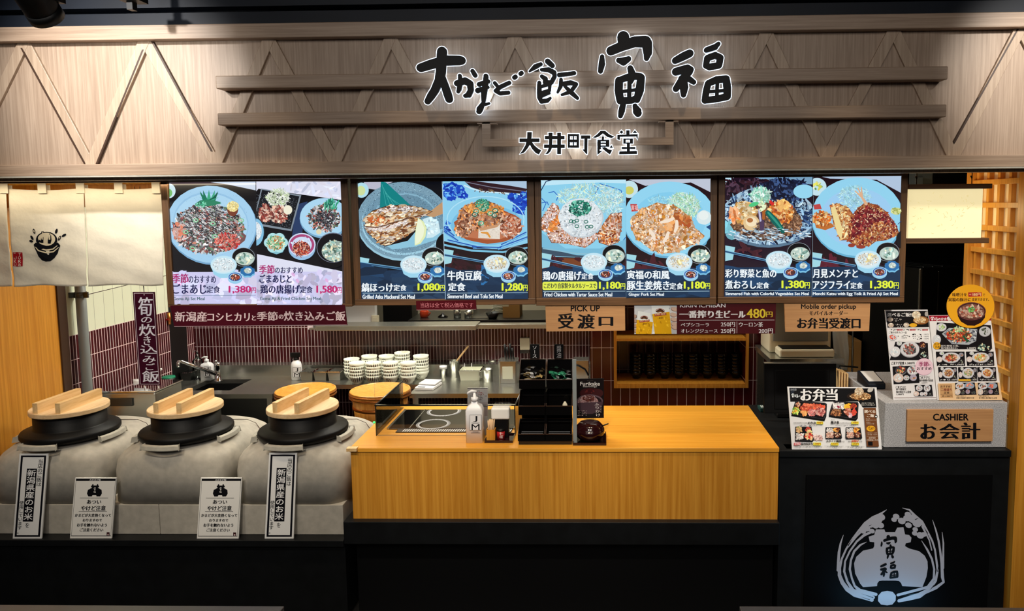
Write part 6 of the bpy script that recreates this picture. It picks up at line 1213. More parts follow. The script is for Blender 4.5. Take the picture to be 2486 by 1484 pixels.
# induction hob let into the worktop
x0, yf = oc(935, 1043); x0 += .02; x1, _ = oc(1246, 1043); _, yb = oc(1100, 997)
t = thing('induction_hob', 'black glass induction hob with two white rings behind the glass guard', 'hob', ((x0+x1)/2, (yf+yb)/2, ZT))
MB().box(x0, yf, ZT, x1, yb, ZT+.006).build('glass_top', 'black_gloss', t, bevel=.001)
MB().box(x0-.012, yf, ZT, x0-.0005, yb, ZT+.007).box(x1+.0005, yf, ZT, x1+.012, yb, ZT+.007).build('side_trim', 'steel', t)
MB().box(x0+(x1-x0)*.16, yf, ZT+.006, x0+(x1-x0)*.168, yb, ZT+.0075).box(x0+(x1-x0)*.80, yf, ZT+.006, x0+(x1-x0)*.808, yb, ZT+.0075).build('divider', 'steel', t)
for px, py in ((1052, 1033), (1078, 1002)):
    cx, cy = oc(px, py); R1 = oc(px+41, py)[0]-cx; m = MB(); N = 72
    for i in range(N):
        a0, a1 = 2*PI*i/N, 2*PI*(i+.55)/N
        if py == 1002 and not cy+R1*math.sin(a0) < yb-.004: continue
        m.add([(cx+r*math.cos(a), cy+r*math.sin(a), ZT+.0066) for r, a in ((R1*.80, a0), (R1, a0), (R1, a1), (R1*.80, a1))], [(0, 1, 2, 3)])
        a2 = 2*PI*(i+1)/N; m.add([(cx+r*math.cos(a), cy+r*math.sin(a), ZT+.0066) for r, a in ((R1*.80, a1), (R1*.88, a1), (R1*.88, a2), (R1*.80, a2))], [(0, 1, 2, 3)])
    m.build('heating_ring', 'ring_grey', t)
m = MB(); gx0, gx1 = oc(972, 1054)[0], oc(1240, 1054)[0]
MB().box(gx0-.03, yf-.05, ZT, gx1, yf-.0005, ZT+.003).build('grille_base', 'black', t)
for i in range(48): a = gx0+(gx1-gx0)*i/48; m.add([(a, yf-.044, ZT+.0036), (a+.005, yf-.044, ZT+.0036), (a+.010, yf-.005, ZT+.0036), (a+.005, yf-.005, ZT+.0036)], [(0, 1, 2, 3)])
m.build('grille_slots', 'white', t)
# glass sneeze guard
gx0, gy0 = oc(913, 1058); gx1 = oc(1252, 1058)[0]; gyb = oc(983, 985)[1]; gyb = min(gyb, 3.86)
zr1 = at(1080, 986, gy0).z; zr2 = at(981, 927, gyb).z; ztop = at(1080, 873, gy0).z
t = thing('glass_guard', 'clear glass sneeze guard around the induction hob', 'glass guard', ((gx0+gx1)/2, gy0, ZT))
MB().box(gx0, gy0, ZT, gx1, gy0+.004, zr1).build('front_pane', 'glass', t); MB().box(gx0, gy0, zr1+.006, gx1, gy0+.003, ztop).build('upper_pane', 'glass', t)
MB().prism([(gx0, gy0+.006, ZT), (gx0, gyb, ZT), (gx0, gyb, zr2), (gx0, gy0+.006, zr1)], (.004, 0, 0)).build('side_pane', 'glass', t); MB().prism([(gx1-.004, gy0+.006, ZT), (gx1-.004, gyb, ZT), (gx1-.004, gyb, zr2), (gx1-.004, gy0+.006, zr1)], (.004, 0, 0)).build('side_pane', 'glass', t)
MB().box(gx0-.002, gy0-.003, zr1, gx1+.002, gy0+.010, zr1+.006).build('top_rail', 'chrome', t)
MB().tube([(gx0, gy0+.004, zr1+.003), (gx0, gyb, zr2+.002)], .004, 8).tube([(gx1, gy0+.004, zr1+.003), (gx1, gyb, zr2+.002)], .004, 8).build('slanted_edge', 'steel_dark', t)
for x in (gx0, gx1-.005): MB().box(x, gy0-.002, ZT, x+.005, gy0-.0002, zr1).build('corner_strip', 'steel_dark', t)
MB().box(gx0, gy0-.002, ZT, gx1, gy0-.0002, ZT+.004).build('foot_strip', 'steel', t)
x, y = oc(906, 1027); single(MB().lathe([(0, 0), (.006, 0), (.006, .006), (0, .008)], (x+.005, y, ZT), 12), 'indicator_lamp', 'green_led', 'tiny green indicator light at the left edge of the counter', 'indicator lamp')
# pump bottle, leaflet stand
pump(1154.5, 1071, 'large white pump bottle with a big lettered label in front of the glass guard', .040, .245, 'pump_white', sq=True, name='sanitizer_bottle', zb=ZT)
x, y = oc(1160, 1056); q = [(1135, 942), (1184, 942), (1184, 1009), (1135, 1010)]
p = board_sign('leaflet_stand', 'small white leaflet stand behind the large pump bottle', 'leaflet stand', [(1135, 942), (1184, 942), (1184, 1056), (1135, 1056)], (x, y, ZT), thick=.003, back='paper_white')
p.poly(q, (236, 232, 228)); p.poly([(1135, 942), (1184, 942), (1184, 944), (1135, 944)], (60, 40, 40)); p.poly([(1135, 978), (1184, 977), (1184, 1010), (1135, 1010)], (214, 200, 196))
for i, (c, w_) in enumerate((((40, 40, 44), 10), ((180, 60, 60), 24), ((180, 60, 60), 30), ((40, 40, 44), 44), ((40, 40, 44), 26), ((40, 40, 44), 22))): p.scatter([(1159.5-w_/2, 949.2+4.1*i), (1159.5+w_/2, 949.2+4.1*i), (1159.5+w_/2, 950.6+4.1*i), (1159.5-w_/2, 950.6+4.1*i)], 14, (.5, .9), [c], (1, 2.2))
fin(p)
# condiment tray with toothpicks, tin and napkin box
x0, yf = oc(1176, 1076); x1 = oc(1245, 1076)[0]; t = thing('condiment_tray', 'dark brown tray under the toothpick box and red tin', 'tray', ((x0+x1)/2, yf+.05, ZT)); yk = yf+.115
MB().box(x0, yf, ZT, x1, yk, ZT+.005).build('tray_base', 'lacquer', t); MB().box(x0, yf, ZT+.005, x1, yf+.005, ZT+.012).box(x0, yk-.005, ZT+.005, x1, yk, ZT+.012).box(x0, yf+.005, ZT+.005, x0+.005, yk-.005, ZT+.012).box(x1-.005, yf+.005, ZT+.005, x1, yk-.005, ZT+.012).build('tray_rim', 'lacquer', t)
zt2 = ZT+.0056
xa, ya = oc(1194, 1067); t = thing('toothpick_box', 'pale wooden box full of toothpicks on the dark tray', 'toothpick box', (xa, ya+.02, zt2)); ya = yf+.022
MB().box(xa-.020, ya, zt2, xa+.020, ya+.04, zt2+.004).box(xa-.020, ya, zt2+.004, xa+.020, ya+.003, zt2+.05).box(xa-.020, ya+.037, zt2+.004, xa+.020, ya+.04, zt2+.05).box(xa-.020, ya+.003, zt2+.004, xa-.017, ya+.037, zt2+.05).box(xa+.017, ya+.003, zt2+.004, xa+.020, ya+.037, zt2+.05).build('box_body', 'orange_wood', t)
m = MB()
for i in range(60): u, v = random.uniform(-.011, .011), random.uniform(-.011, .011); m.tube([(xa+u, ya+.02+v, zt2+.006), (xa+u*1.4, ya+.02+v*1.4, zt2+.088+random.uniform(-.006, .006))], .0011, 5)
o = m.build('toothpicks', 'toothpick', t); o['kind'] = 'stuff'
xa = oc(1217, 1067)[0]; single(MB().lathe([(0, 0), (.019, 0), (.019, .04), (0, .04)], (xa, ya+.02, zt2), 28).lathe([(.0, .0402), (.0195, .0402), (.0195, .050), (0, .051)], (xa, ya+.02, zt2), 28, mi=1), 'spice_tin', ['red', 'black'], 'small red tin with a black cap on the dark tray', 'tin')
P = Pic((xa, ya+.0006, zt2)); P.text('七', 1212, 1050, 1222, 1058, (240, 226, 220)); P.text('味', 1213, 1058, 1221, 1065, (240, 226, 220)); P.thing = bpy.data.objects['spice_tin']; fin(P, 'tin_lettering')
xa0, xa1 = oc(1200, 1060)[0], oc(1236, 1060)[0]; yn = yf+.068; t = thing('napkin_box', 'black napkin box with a white top standing behind the red tin', 'napkin box', ((xa0+xa1)/2, yn+.03, zt2)); zq1 = at(1218, 1018, yn).z; zq2 = at(1218, 990, yn).z
MB().box(xa0, yn, zt2, xa1, yn+.035, zq1-.002).build('box_body', 'black', t, bevel=.002); MB().box(xa0-.008, yn-.012, zq1, xa1+.008, yn+.036, zq2).build('napkin_bundle', 'paper_white', t, bevel=.009, seg=4)
# condiment rack: two columns of three tilted bins
YR = oc(1290, 1083)[1]; rx = [at(1257, 1060, YR+.02).x, at(1324, 1060, YR+.02).x, at(1390, 1060, YR+.02).x]
t = thing('condiment_rack', 'tall black rack of six tilted bins between the pump bottle and the seasoning pot', 'rack', ((rx[0]+rx[2])/2, YR+.08, ZT))
tiers = [(YR+.004, at(1290, 1056, YR).z, at(1290, 1018, YR+.1).z), (YR+.045, at(1290, 987, YR+.045).z, at(1290, 946, YR+.14).z), (YR+.09, at(1290, 923, YR+.09).z, at(1290, 874, YR+.18).z)]
MB().box(rx[0]+.004, YR+.02, ZT, rx[2]-.004, YR+.19, ZT+.02).box(rx[0]+.006, YR+.15, ZT+.02, rx[2]-.006, YR+.16, tiers[1][1]-.06).box(rx[0]+.006, YR+.165, ZT+.02, rx[2]-.006, YR+.168, tiers[2][1]-.05).box(rx[1]-.006, YR+.06, ZT+.02, rx[1]+.006, YR+.165, tiers[2][1]-.05).build('rack_frame', 'black_gloss', t)
ROW = ['bottom', 'middle', 'top']
for i, (yf, zl, zbk) in enumerate(tiers):
    for j in (0, 1):
        a, b = rx[j]+.002, rx[j+1]-.002; zb_ = max(zl-.042, ZT+.021); yk = yf+.098; w = .0025; m = MB()
        m.box(a, yf, zb_, b, yf+w, zl); m.box(a+w, yf+w, zb_, b-w, yk, zb_+w); m.box(a+w, yk-w, zb_+w, b-w, yk, zbk)
        sd = [(yf+w, zb_), (yk, zb_), (yk, zbk), (yk-.02, zbk), (yf+w, zl)]
        m.prism([(a, y_, z_) for y_, z_ in sd], (w, 0, 0)); m.prism([(b-w, y_, z_) for y_, z_ in sd], (w, 0, 0)); m.build('bin', 'black_gloss', t, label=f"black bin, {ROW[i]} {('left', 'right')[j]}")
        MB().box(a, yf-.002, zl, b, yf+.004, zl+.002).tube([(a+.001, yf+.002, zl), (a+.001, yk-.02, zbk+.002), (a+.001, yk, zbk+.002), (b-.001, yk, zbk+.002), (b-.001, yk-.02, zbk+.002), (b-.001, yf+.002, zl)], .0016, 6).build('bin_rim', 'dark_brown', t)
        if i == 2:
            for k in range(22):
                c = Vector((random.uniform(a+.02, b-.02), random.uniform(yf+.022, yk-.02), zb_+.012+.0026*k)); R_ = Matrix.Rotation(random.uniform(0, 6), 3, 'Z')@Matrix.Rotation(random.uniform(-.7, .7), 3, 'X')@Matrix.Rotation(random.uniform(-.3, .3), 3, 'Y'); s = MB(); L_, w_ = .034, .016; g = []
                for u in range(5):
                    for v in (-1, 1): g.append(c+R_@Vector(((u/4-.5)*L_, v*w_/2, .004*math.sin(u*PI/4)*(1 if v > 0 else .6))))
                s.add(g+[p_-R_@Vector((0, 0, .0018)) for p_ in g], [f for u in range(4) for f in ([u*2, u*2+2, u*2+3, u*2+1], [10+u*2+1, 10+u*2+3, 10+u*2+2, 10+u*2])]+[[0, 1, 11, 10], [8, 18, 19, 9]]+[[u*2+2, u*2, 10+u*2, 12+u*2] for u in range(4)]+[[u*2+1, u*2+3, 13+u*2, 11+u*2] for u in range(4)])
                single(s, 'sauce_sachet', (random.choice(['gold_foil', 'silver_foil']) if j == 0 else random.choice(['green_foil', 'green_foil', 'silver_foil'])), ('shiny gold or silver sauce sachet heaped in the top left bin of the rack', 'green or silver soy sachet heaped in the top right bin of the rack')[j], 'sachet', ('sauce sachets in the top left bin', 'soy sachets in the top right bin')[j])
        if i == 1 and j == 1: single(MB().lathe([(0, 0), (.008, .004), (.013, .02), (.011, .038), (.004, .05), (0, .052)], (b-.035, yf+.04, zb_+.003), 14, sy=.5), 'mustard_packet', 'cream', 'pale packet standing in the middle right bin of the rack', 'packet')
        if i == 0:
            for k in range(3): single(MB().box(a+.008, yf+.02+.022*k, zb_+.003, b-.008, yf+.030+.022*k, zl-.006), 'dark_sachet_bundle', 'black_gloss', f"black sachet bundle, {('front', 'middle', 'back')[k]} one in the bottom {('left', 'right')[j]} bin", 'sachet bundle', 'black sachet bundles in the bottom bins', bevel=.003)
MB().box(rx[2]+.002, YR+.03, ZT, rx[2]+.020, YR+.035, at(1390, 873, YR+.03).z).build('acrylic_panel', 'grey_pipe', t)
for (xa, xb, tx, lb) in ((1287, 1309, 'ソース', 'narrow black tag with three white characters over the left rack column'), (1346, 1368, '醤油', 'narrow black tag with two white characters over the right rack column')):
    yk = YR+.09+.102; zz = tiers[2][2]-.03; q = [(xa, 836), (xb, 836), (xb, 878), (xa, 878)]; p = board_sign('name_tag', lb, 'tag', q, at((xa+xb)/2, 878, yk), thick=.002, back='black', group='black tags over the condiment rack'); p.vtext(tx, xa+5, 839, xb-5, 870, (230, 230, 230), .007, 0, 1.05); fin(p)
# seasoning sign and pot
x0, yf = oc(1391, 1082); x1 = oc(1472, 1082)[0]; t = thing('pot_tray', 'black tray under the dark seasoning pot', 'tray', ((x0+x1)/2, yf+.06, ZT)); MB().box(x0, yf, ZT, x1, yf+.165, ZT+.004).build('tray_base', 'black_gloss', t); MB().box(x0, yf, ZT+.004, x1, yf+.004, ZT+.012).box(x0, yf+.004, ZT+.004, x0+.004, yf+.165, ZT+.012).box(x1-.004, yf+.004, ZT+.004, x1, yf+.165, ZT+.012).build('tray_rim', 'lacquer', t)
xc, yc = (x0+x1)/2, yf+.072; zp = ZT+.0046; R0 = (at(1467, 1050, yc).x-at(1395, 1050, yc).x)/2
t = thing('seasoning_pot', 'round dark red lacquer pot with a spoon, in front of the seasoning sign', 'pot', (xc, yc, zp)); h = at(1430, 1022, yc).z-zp
MB().lathe([(0, 0), (R0*.62, 0), (R0*.9, h*.2), (R0, h*.45), (R0*.97, h*.62), (0, h*.62)], (xc, yc, zp), 40).build('pot_body', 'lacquer', t); MB().lathe([(R0*.97, h*.63), (R0*.9, h*.75), (R0*.68, h*.92), (R0*.3, h), (0, h*1.01)], (xc, yc, zp), 40).build('lid', 'lacquer', t)
a = Vector((xc+R0*.7, yc-.01, zp+h*.72)); b = at(1477, 1029, yc-.02); MB().tube([a, b], .003, 8).build('spoon_handle', 'black_gloss', t)
q = [(1398, 920), (1466, 919), (1466, 1015), (1398, 1016)]; ys = yf+.152
p = board_sign('seasoning_sign', 'black seasoning sign with a rice bowl photograph behind the lacquer pot', 'sign', [(1398, 920), (1466, 919), (1466, 1015), (1398, 1016)], at(1432, 1015, ys), thick=.003, back='black')
p.poly([(1399, 921), (1465, 920), (1465, 1014), (1399, 1015)], (20, 14, 16)); ZU = ZF(4.79, 1100, 790); p.zf = ZU; p.clip = [(1435, 630), (1745, 624), (1745, 1072), (1435, 1076)]
p.ell(1600, 790, 130, 60, (52, 16, 20)); p.ell(1680, 790, 66, 50, (60, 26, 28)); p.ell(1590, 900, 154, 90, (66, 50, 56)); p.ell(1590, 880, 152, 76, (96, 76, 84)); p.ell(1588, 886, 140, 66, (36, 24, 28)); p.ell(1570, 895, 120, 80, (150, 116, 116)); p.scatter(('e', 1570, 890, 115, 76), 120, (5, 10), [(176, 146, 146), (130, 98, 100), (196, 170, 168), (110, 78, 82)]); p.scatter(('e', 1575, 850, 70, 40), 60, (4, 9), [(80, 34, 30), (60, 24, 24), (104, 50, 40)]); p.poly([(1440, 900), (1740, 890), (1700, 990), (1620, 1030), (1540, 1030), (1470, 990)], (70, 52, 60)); p.scatter(('e', 1590, 770, 60, 30), 20, (4, 8), [(70, 20, 24), (96, 36, 34)])
p.clip = None; WW = (222, 218, 214); p.text('Furikake', 1478, 658, 1706, 700, WW, .01, .3); p.text('Seasoning!!', 1510, 702, 1672, 724, WW, .0); p.vtext('ふりかけ', 1636, 896, 1700, 1062, WW, .007, .12); p.vtext('のせて', 1702, 930, 1732, 1020, (180, 170, 166)); 
for i in range(4): p.scatter([(1450, 992+18*i), (1550, 990+18*i), (1550, 995+18*i), (1450, 997+18*i)], 12, (2, 4), [(170, 150, 140)], (1, 2))
p.text('Rice Topping', 1560, 640, 1630, 648, (120, 110, 110)); fin(p); xs_ = at(1432, 1016, ys)
MB().box(xs_.x-.03, ys+.004, ZT+.0046, xs_.x+.03, ys+.008, xs_.z+.06).box(xs_.x-.02, ys-.012, xs_.z-.012, xs_.x+.02, ys+.0038, xs_.z-.002).build('stand', 'clear_plastic', p.thing)

# ================================================================ cashier end
ZT = ZC2+0.0006
BX0 = at(2149, 980, 3.24).x; ZB_ = at(2300, 978, 3.24).z; BX1 = XR-.022
t = thing('stone_block', 'grey speckled stone block on the cashier counter carrying the menus', 'stone block', ((BX0+BX1)/2, 3.5, ZT)); MB().box(BX0, 3.24, ZT, BX1, 3.84, ZB_).build('block', 'granite', t, bevel=.003)
q = [(2203, 996), (2412, 995), (2409.5, 1072), (2201, 1072.5)]
p = board_sign('cashier_sign', 'wooden cashier sign fixed to the speckled stone block', 'sign', q, at(2306, 1072, 3.226), thick=.0135, back='sign_wood'); p.text('CASHIER', 2265.5, 1005, 2351, 1021, BK, .04); p.text('お', 2236, 1030, 2271, 1066, BK, .007, 1.9); p.text('会', 2282, 1029, 2328, 1066, BK, .007, 1.9); p.text('計', 2335, 1026, 2378, 1067, BK, .007, 1.9); fin(p, 'lettering')
INK2 = (26, 22, 24)
def plate(p, cx, cy, rx, ry, pal, n=40, rim=(216, 216, 222), tray=None, food=.66):
    if tray: p.poly(tray, (20, 18, 22))
    p.ell(cx, cy+ry*.12, rx, ry, (150, 150, 156)); p.ell(cx, cy, rx, ry, rim); p.scatter(('e', cx, cy, rx*food, ry*food), n, (rx*.05, rx*.16), pal, (1, 2.2))
def dots(p, x0, y0, x1, y1, col, n=12, s=None):
    s = s or (y1-y0)*.45; p.scatter([(x0, y0), (x1, y0), (x1, y1), (x0, y1)], n, (s*.5, s), [col], (1, 2))
RED_ = [(206, 80, 50), (226, 140, 90), (150, 50, 40), (236, 196, 160), (110, 130, 70)]; BRN = [(150, 84, 50), (196, 130, 80), (110, 56, 36), (226, 176, 120)]
# left menu
ZM = ZF(3.37, 2120, 680); tilt = .165; UM = (0, math.sin(tilt), math.cos(tilt))
q = [(2148, 752.7), (2252, 752), (2274.5, 970), (2169, 971.4)]
p = board_sign('menu_stand', 'left of the two standing menus on the stone block, headed by a black rice photograph', 'menu', q, atz(2222, 971, ZB_+.001), UM, thick=.004, back='paper_white', group='standing menus on the stone block')
p.poly(q, (232, 230, 232)); p.zf = ZM; p.clip = [((x-2120)*3.37, (y-680)*3.37) for x, y in q]
p.poly([(104, 256), (444, 252), (456, 386), (116, 390)], (18, 14, 16)); p.ell(390, 330, 64, 34, (150, 96, 50)); p.ell(380, 325, 52, 24, (206, 170, 120)); p.scatter(('e', 380, 330, 50, 22), 30, (4, 8), [(226, 200, 160), (190, 150, 100)]); p.ell(352, 285, 36, 30, (226, 206, 176)); p.scatter(('e', 352, 285, 32, 26), 30, (3, 7), [(240, 228, 206), (206, 180, 140)]); p.ell(436, 278, 16, 20, (176, 170, 164))
p.text('選べるご飯!!', 114, 268, 318, 300, (240, 238, 236), .007, 1)
for x, y in ((138, 324), (144, 370), (270, 368)): p.ell(x, y, 24, 18, (206, 190, 176)); p.scatter(('e', x, y, 20, 14), 14, (3, 5), [(226, 214, 200), (180, 150, 130)])
p.ell(326, 370, 32, 16, (236, 176, 40))
for x, y in ((170, 316), (170, 332), (176, 362), (176, 378)): dots(p, x, y, x+66, y+7, (220, 214, 210), 9)
p.poly([(122, 398), (462, 394), (466, 496), (126, 500)], (244, 242, 242)); p.text('ご飯のお供 もう一品', 128, 420, 272, 438, INK2, .007, .5)
for x in (192, 298, 400): p.poly([(x, 402), (x+48, 401), (x+48, 414), (x, 415)], (170, 30, 40)); p.text('+180円', x+4, 404, x+44, 412, (246, 230, 230))
for x, w_ in ((128, 60), (246, 48), (352, 46)): dots(p, x, 404, x+w_, 412, INK2, 9)
plate(p, 158, 468, 36, 26, [(216, 60, 50), (236, 120, 90)], 24)
for i, (a, b_) in enumerate(((320, 440), (320, 458), (320, 476))): dots(p, a, b_, a+74, b_+9, INK2, 10); p.text(('180円', '150円', '150円')[i], 414, b_, 452, b_+10, INK2)
dots(p, 200, 452, 300, 462, INK2, 12); p.text('180円', 232, 468, 274, 480, INK2)
p.poly([(180, 506), (446, 516), (452, 656), (134, 656)], (22, 20, 24)); plate(p, 298, 566, 78, 62, DISH['gr'], 90); plate(p, 400, 530, 30, 26, BRN, 16, (60, 30, 34)); plate(p, 212, 516, 22, 20, [(150, 190, 120)], 8); plate(p, 176, 586, 44, 42, DISH['rice'], 24, (226, 226, 230)); plate(p, 412, 610, 36, 32, DISH['miso'], 14, (30, 26, 28))
p.text('ごまアジ定食', 148, 668, 252, 692, INK2, .007, .8); p.text('1,380円', 262, 672, 336, 690, INK2, .007, .4)
p.poly([(156, 708), (370, 700), (376, 842), (166, 852)], (22, 20, 24)); plate(p, 226, 736, 46, 36, RED_, 30, (60, 60, 66)); plate(p, 322, 740, 46, 36, DISH['gr'], 34); plate(p, 204, 800, 42, 36, DISH['rice'], 20, (220, 200, 190)); plate(p, 270, 800, 24, 20, RED_, 10, (200, 206, 212)); plate(p, 326, 798, 28, 26, BRN, 10, (180, 170, 190))
p.ell(414, 710, 72, 70, (226, 176, 200)); p.ell(414, 710, 69, 67, (238, 206, 220)); p.text('季節', 370, 668, 450, 708, (150, 30, 90), .007, 1.2); p.text('の', 452, 690, 466, 704, INK2); p.text('おすすめ', 356, 712, 474, 738, INK2, .007, .8)
p.text('ごまアジと', 372, 786, 462, 806, INK2, .007, .4); p.text('鶏の唐揚げ定食', 370, 812, 488, 830, INK2, .007, .4); p.text('1,580円', 390, 836, 440, 846, INK2)
p.text('ごまアジと', 182, 866, 266, 884, INK2, .007, .5); p.text('彩り野菜と', 186, 886, 268, 902, INK2, .007, .5); p.text('魚の煮おろし定食', 186, 906, 308, 924, INK2, .007, .5); p.text('1,580円', 188, 928, 246, 942, INK2, .0, .3)
p.poly([(336, 860), (476, 858), (488, 950), (350, 952)], (22, 20, 24)); plate(p, 374, 884, 28, 24, DISH['gr'], 16); plate(p, 438, 884, 28, 28, DISH['gr'], 18); plate(p, 350, 930, 22, 20, DISH['rice'], 12, (226, 200, 190)); plate(p, 394, 932, 16, 15, RED_, 6); plate(p, 424, 930, 17, 16, BRN, 6); plate(p, 464, 934, 16, 15, DISH['miso'], 6, (40, 36, 38))
p.line([(170, 964), (512, 962)], 3, (96, 50, 44)); p.line([(124, 400), (464, 396)], 1.5, (170, 170, 174)); fin(p)
# right menu
q = [(2255, 766), (2404, 764), (2433, 972), (2276, 972)]
p = board_sign('menu_stand', 'right of the two standing menus on the stone block, red-headed with many set meals', 'menu', q, atz(2354, 972, ZB_+.001), UM, thick=.004, back='paper_white', group='standing menus on the stone block'); pr = p
p.poly(q, (236, 234, 234)); p.zf = ZM; p.clip = [((x-2120)*3.37, (y-680)*3.37) for x, y in q]
p.poly([(456, 292), (960, 288), (964, 332), (462, 338)], (160, 22, 46)); brush(p, ['tora'], (1395, 70, 1790, 710), (466, 300, 496, 334), (246, 240, 240)); brush(p, ['fuku'], (1920, 140, 2360, 600), (498, 304, 528, 334), (246, 240, 240)); p.text('の定食', 530, 308, 600, 332, (246, 240, 240), .007, .6); p.ell(622, 314, 20, 16, (236, 226, 226)); p.poly([(602, 316), (642, 316), (634, 334), (610, 334)], (236, 226, 226))
p.poly([(520, 348), (960, 370), (972, 566), (506, 568)], (22, 18, 22)); plate(p, 556, 386, 42, 32, [(200, 220, 160), (150, 190, 110)], 16); plate(p, 912, 420, 48, 40, [(60, 70, 60), (90, 100, 80)], 16, (196, 200, 206)); plate(p, 518, 486, 34, 38, DISH['rice'], 16)
p.poly([(560, 440), (620, 392), (850, 402), (840, 500), (780, 530), (640, 524)], (176, 182, 190)); p.scatter([(570, 440), (620, 400), (846, 410), (836, 500), (640, 520)], 90, (6, 14), [(120, 126, 140), (210, 216, 222), (80, 84, 96)]); p.scatter(('e', 700, 450, 100, 52), 110, (7, 15), [(206, 110, 60), (226, 150, 90), (60, 90, 60), (240, 200, 150), (120, 60, 40), (216, 60, 50)]); p.scatter(('e', 700, 405, 40, 20), 24, (5, 9), [(150, 200, 130), (206, 226, 180)]); p.stroke([(735, 460, 8), (770, 500, 9)], (40, 90, 60)); plate(p, 900, 550, 66, 44, DISH['miso'], 24, (24, 20, 24))
p.ell(518, 538, 30, 30, (240, 176, 40)); p.text('おす', 498, 516, 538, 536, INK2, .007, .5); p.text('すめ', 502, 538, 542, 558, INK2, .007, .5); p.text('彩り野菜と魚、', 552, 532, 700, 546, (240, 238, 236), .007, .4); p.text('揚げ豆腐の煮おろし', 552, 550, 690, 564, (240, 238, 236), .007, .4); p.text('1,380円', 766, 550, 836, 566, (240, 238, 236), .01, .4)
for (x0, y0, x1, y1, pal, pr_) in ((510, 586, 750, 702, RED_, '1,380円'), (756, 586, 988, 700, [(220, 130, 70), (236, 180, 110), (240, 226, 200), (190, 206, 120)], '1,180円'), (528, 712, 686, 826, BRN, '1,280円'), (690, 712, 848, 826, [(226, 200, 170), (236, 220, 200), (120, 170, 110), (196, 150, 100)], '1,180円'), (846, 712, 1004, 824, [(220, 140, 70), (236, 190, 120), (170, 90, 50)], '1,080円')):
    p.poly([(x0, y0), (x1-6, y0), (x1, y1), (x0+10, y1)], (22, 18, 22)); w_, h_ = x1-x0, y1-y0; plate(p, x0+w_*.52, y0+h_*.42, w_*.31, h_*.36, pal, 60); plate(p, x0+w_*.12, y0+h_*.55, w_*.1, h_*.2, DISH['rice'], 10, (226, 210, 206)); plate(p, x0+w_*.86, y0+h_*.22, w_*.08, h_*.14, BRN, 6, (150, 150, 160)); plate(p, x0+w_*.86, y0+h_*.72, w_*.11, h_*.2, DISH['miso'], 8, (40, 34, 38)); plate(p, x0+w_*.2, y0+h_*.12, w_*.08, h_*.12, [(170, 200, 130)], 5); dots(p, x0+w_*.08, y1-13, x0+w_*.62, y1-5, (236, 234, 232), 16); p.text(pr_, x0+w_*.66, y1-15, x0+w_*.95, y1-4, (240, 238, 236), .007)
p.poly([(690, 812), (790, 812), (794, 828), (694, 828)], (226, 176, 50)); p.poly([(524, 846), (1026, 838), (1052, 982), (536, 986)], (236, 200, 156)); p.poly([(536, 852), (636, 850), (648, 964), (546, 966)], (206, 160, 110)); p.text('おすすめ！', 546, 862, 634, 880, INK2, .007, .4); p.text('二種盛り', 548, 886, 638, 908, (120, 40, 36), .007, .6); p.text('定食', 572, 912, 618, 930, INK2, .007, .5); p.line([(544, 936), (642, 934)], 2, INK2); p.text('各1,480円', 558, 942, 640, 956, INK2, .0, .4)
for x0 in (664, 850):
    p.poly([(x0, 842), (x0+160, 838), (x0+176, 938), (x0+4, 942)], (22, 18, 22)); plate(p, x0+42, 866, 38, 26, RED_ if x0 < 700 else DISH['gr'], 24); plate(p, x0+116, 864, 42, 24, [(226, 110, 90), (240, 160, 130)], 20, (150, 170, 190)); plate(p, x0+20, 914, 24, 24, DISH['rice'], 10, (226, 210, 200)); plate(p, x0+64, 914, 18, 18, DISH['miso'], 6, (60, 50, 50)); plate(p, x0+104, 912, 18, 18, BRN, 6, (170, 150, 170)); plate(p, x0+150, 910, 20, 20, DISH['miso'], 6, (36, 30, 34)); p.text('海鮮と唐揚げの' if x0 < 700 else '鯵の唐揚げと', x0+12, 944, x0+90, 953, INK2); p.text('寅福の和風豚生姜焼き定食' if x0 < 700 else '彩り野菜と魚の煮おろし定食', x0+10, 958, x0+156, 970, INK2, .0, .3)
fin(p)
# round yellow tag over the right menu
n_ = Vector(UM).cross(Vector((1, 0, 0))); O = Vector(pr.O)+pr.n*.006; ZR_ = ZM; cir = [ZM(796+195*math.cos(k*PI/24), 215+178*math.sin(k*PI/24)) for k in range(48)]
p = board_sign('round_tag', 'round yellow tag with a soup bowl picture fixed over the right standing menu', 'tag', cir, O, UM, thick=.003, back='yellow_round', clip=False)
p.poly(cir, (240, 172, 34)); p.zf = ZM; p.text('味噌汁を', 648, 106, 766, 136, (70, 36, 16), .007, 1.0); p.poly([(776, 102), (886, 100), (888, 134), (778, 138)], (176, 30, 40)); p.text('+180円', 784, 106, 880, 132, (246, 214, 160), .01, .6); p.text('で', 896, 112, 914, 132, (70, 36, 16), .007, .5); p.text('寅福の豚汁に', 614, 146, 798, 176, (70, 36, 16), .007, 1.0); p.text('変更できます。', 808, 148, 946, 172, (70, 36, 16), .007, .6)
p.poly([(686, 244), (920, 252), (912, 310), (880, 350), (830, 374), (770, 372), (716, 340), (692, 296)], (40, 18, 18)); p.ell(803, 256, 118, 74, (60, 28, 28)); p.ell(803, 258, 106, 62, (120, 80, 66)); p.scatter(('e', 803, 262, 96, 52), 80, (8, 18), [(190, 150, 136), (160, 110, 96), (216, 190, 170), (206, 90, 60), (130, 84, 70)]); p.scatter(('e', 800, 240, 26, 22), 22, (4, 8), [(60, 150, 70), (110, 190, 100)]); p.ring(803, 256, 118, 74, 6, (110, 60, 60)); fin(p)
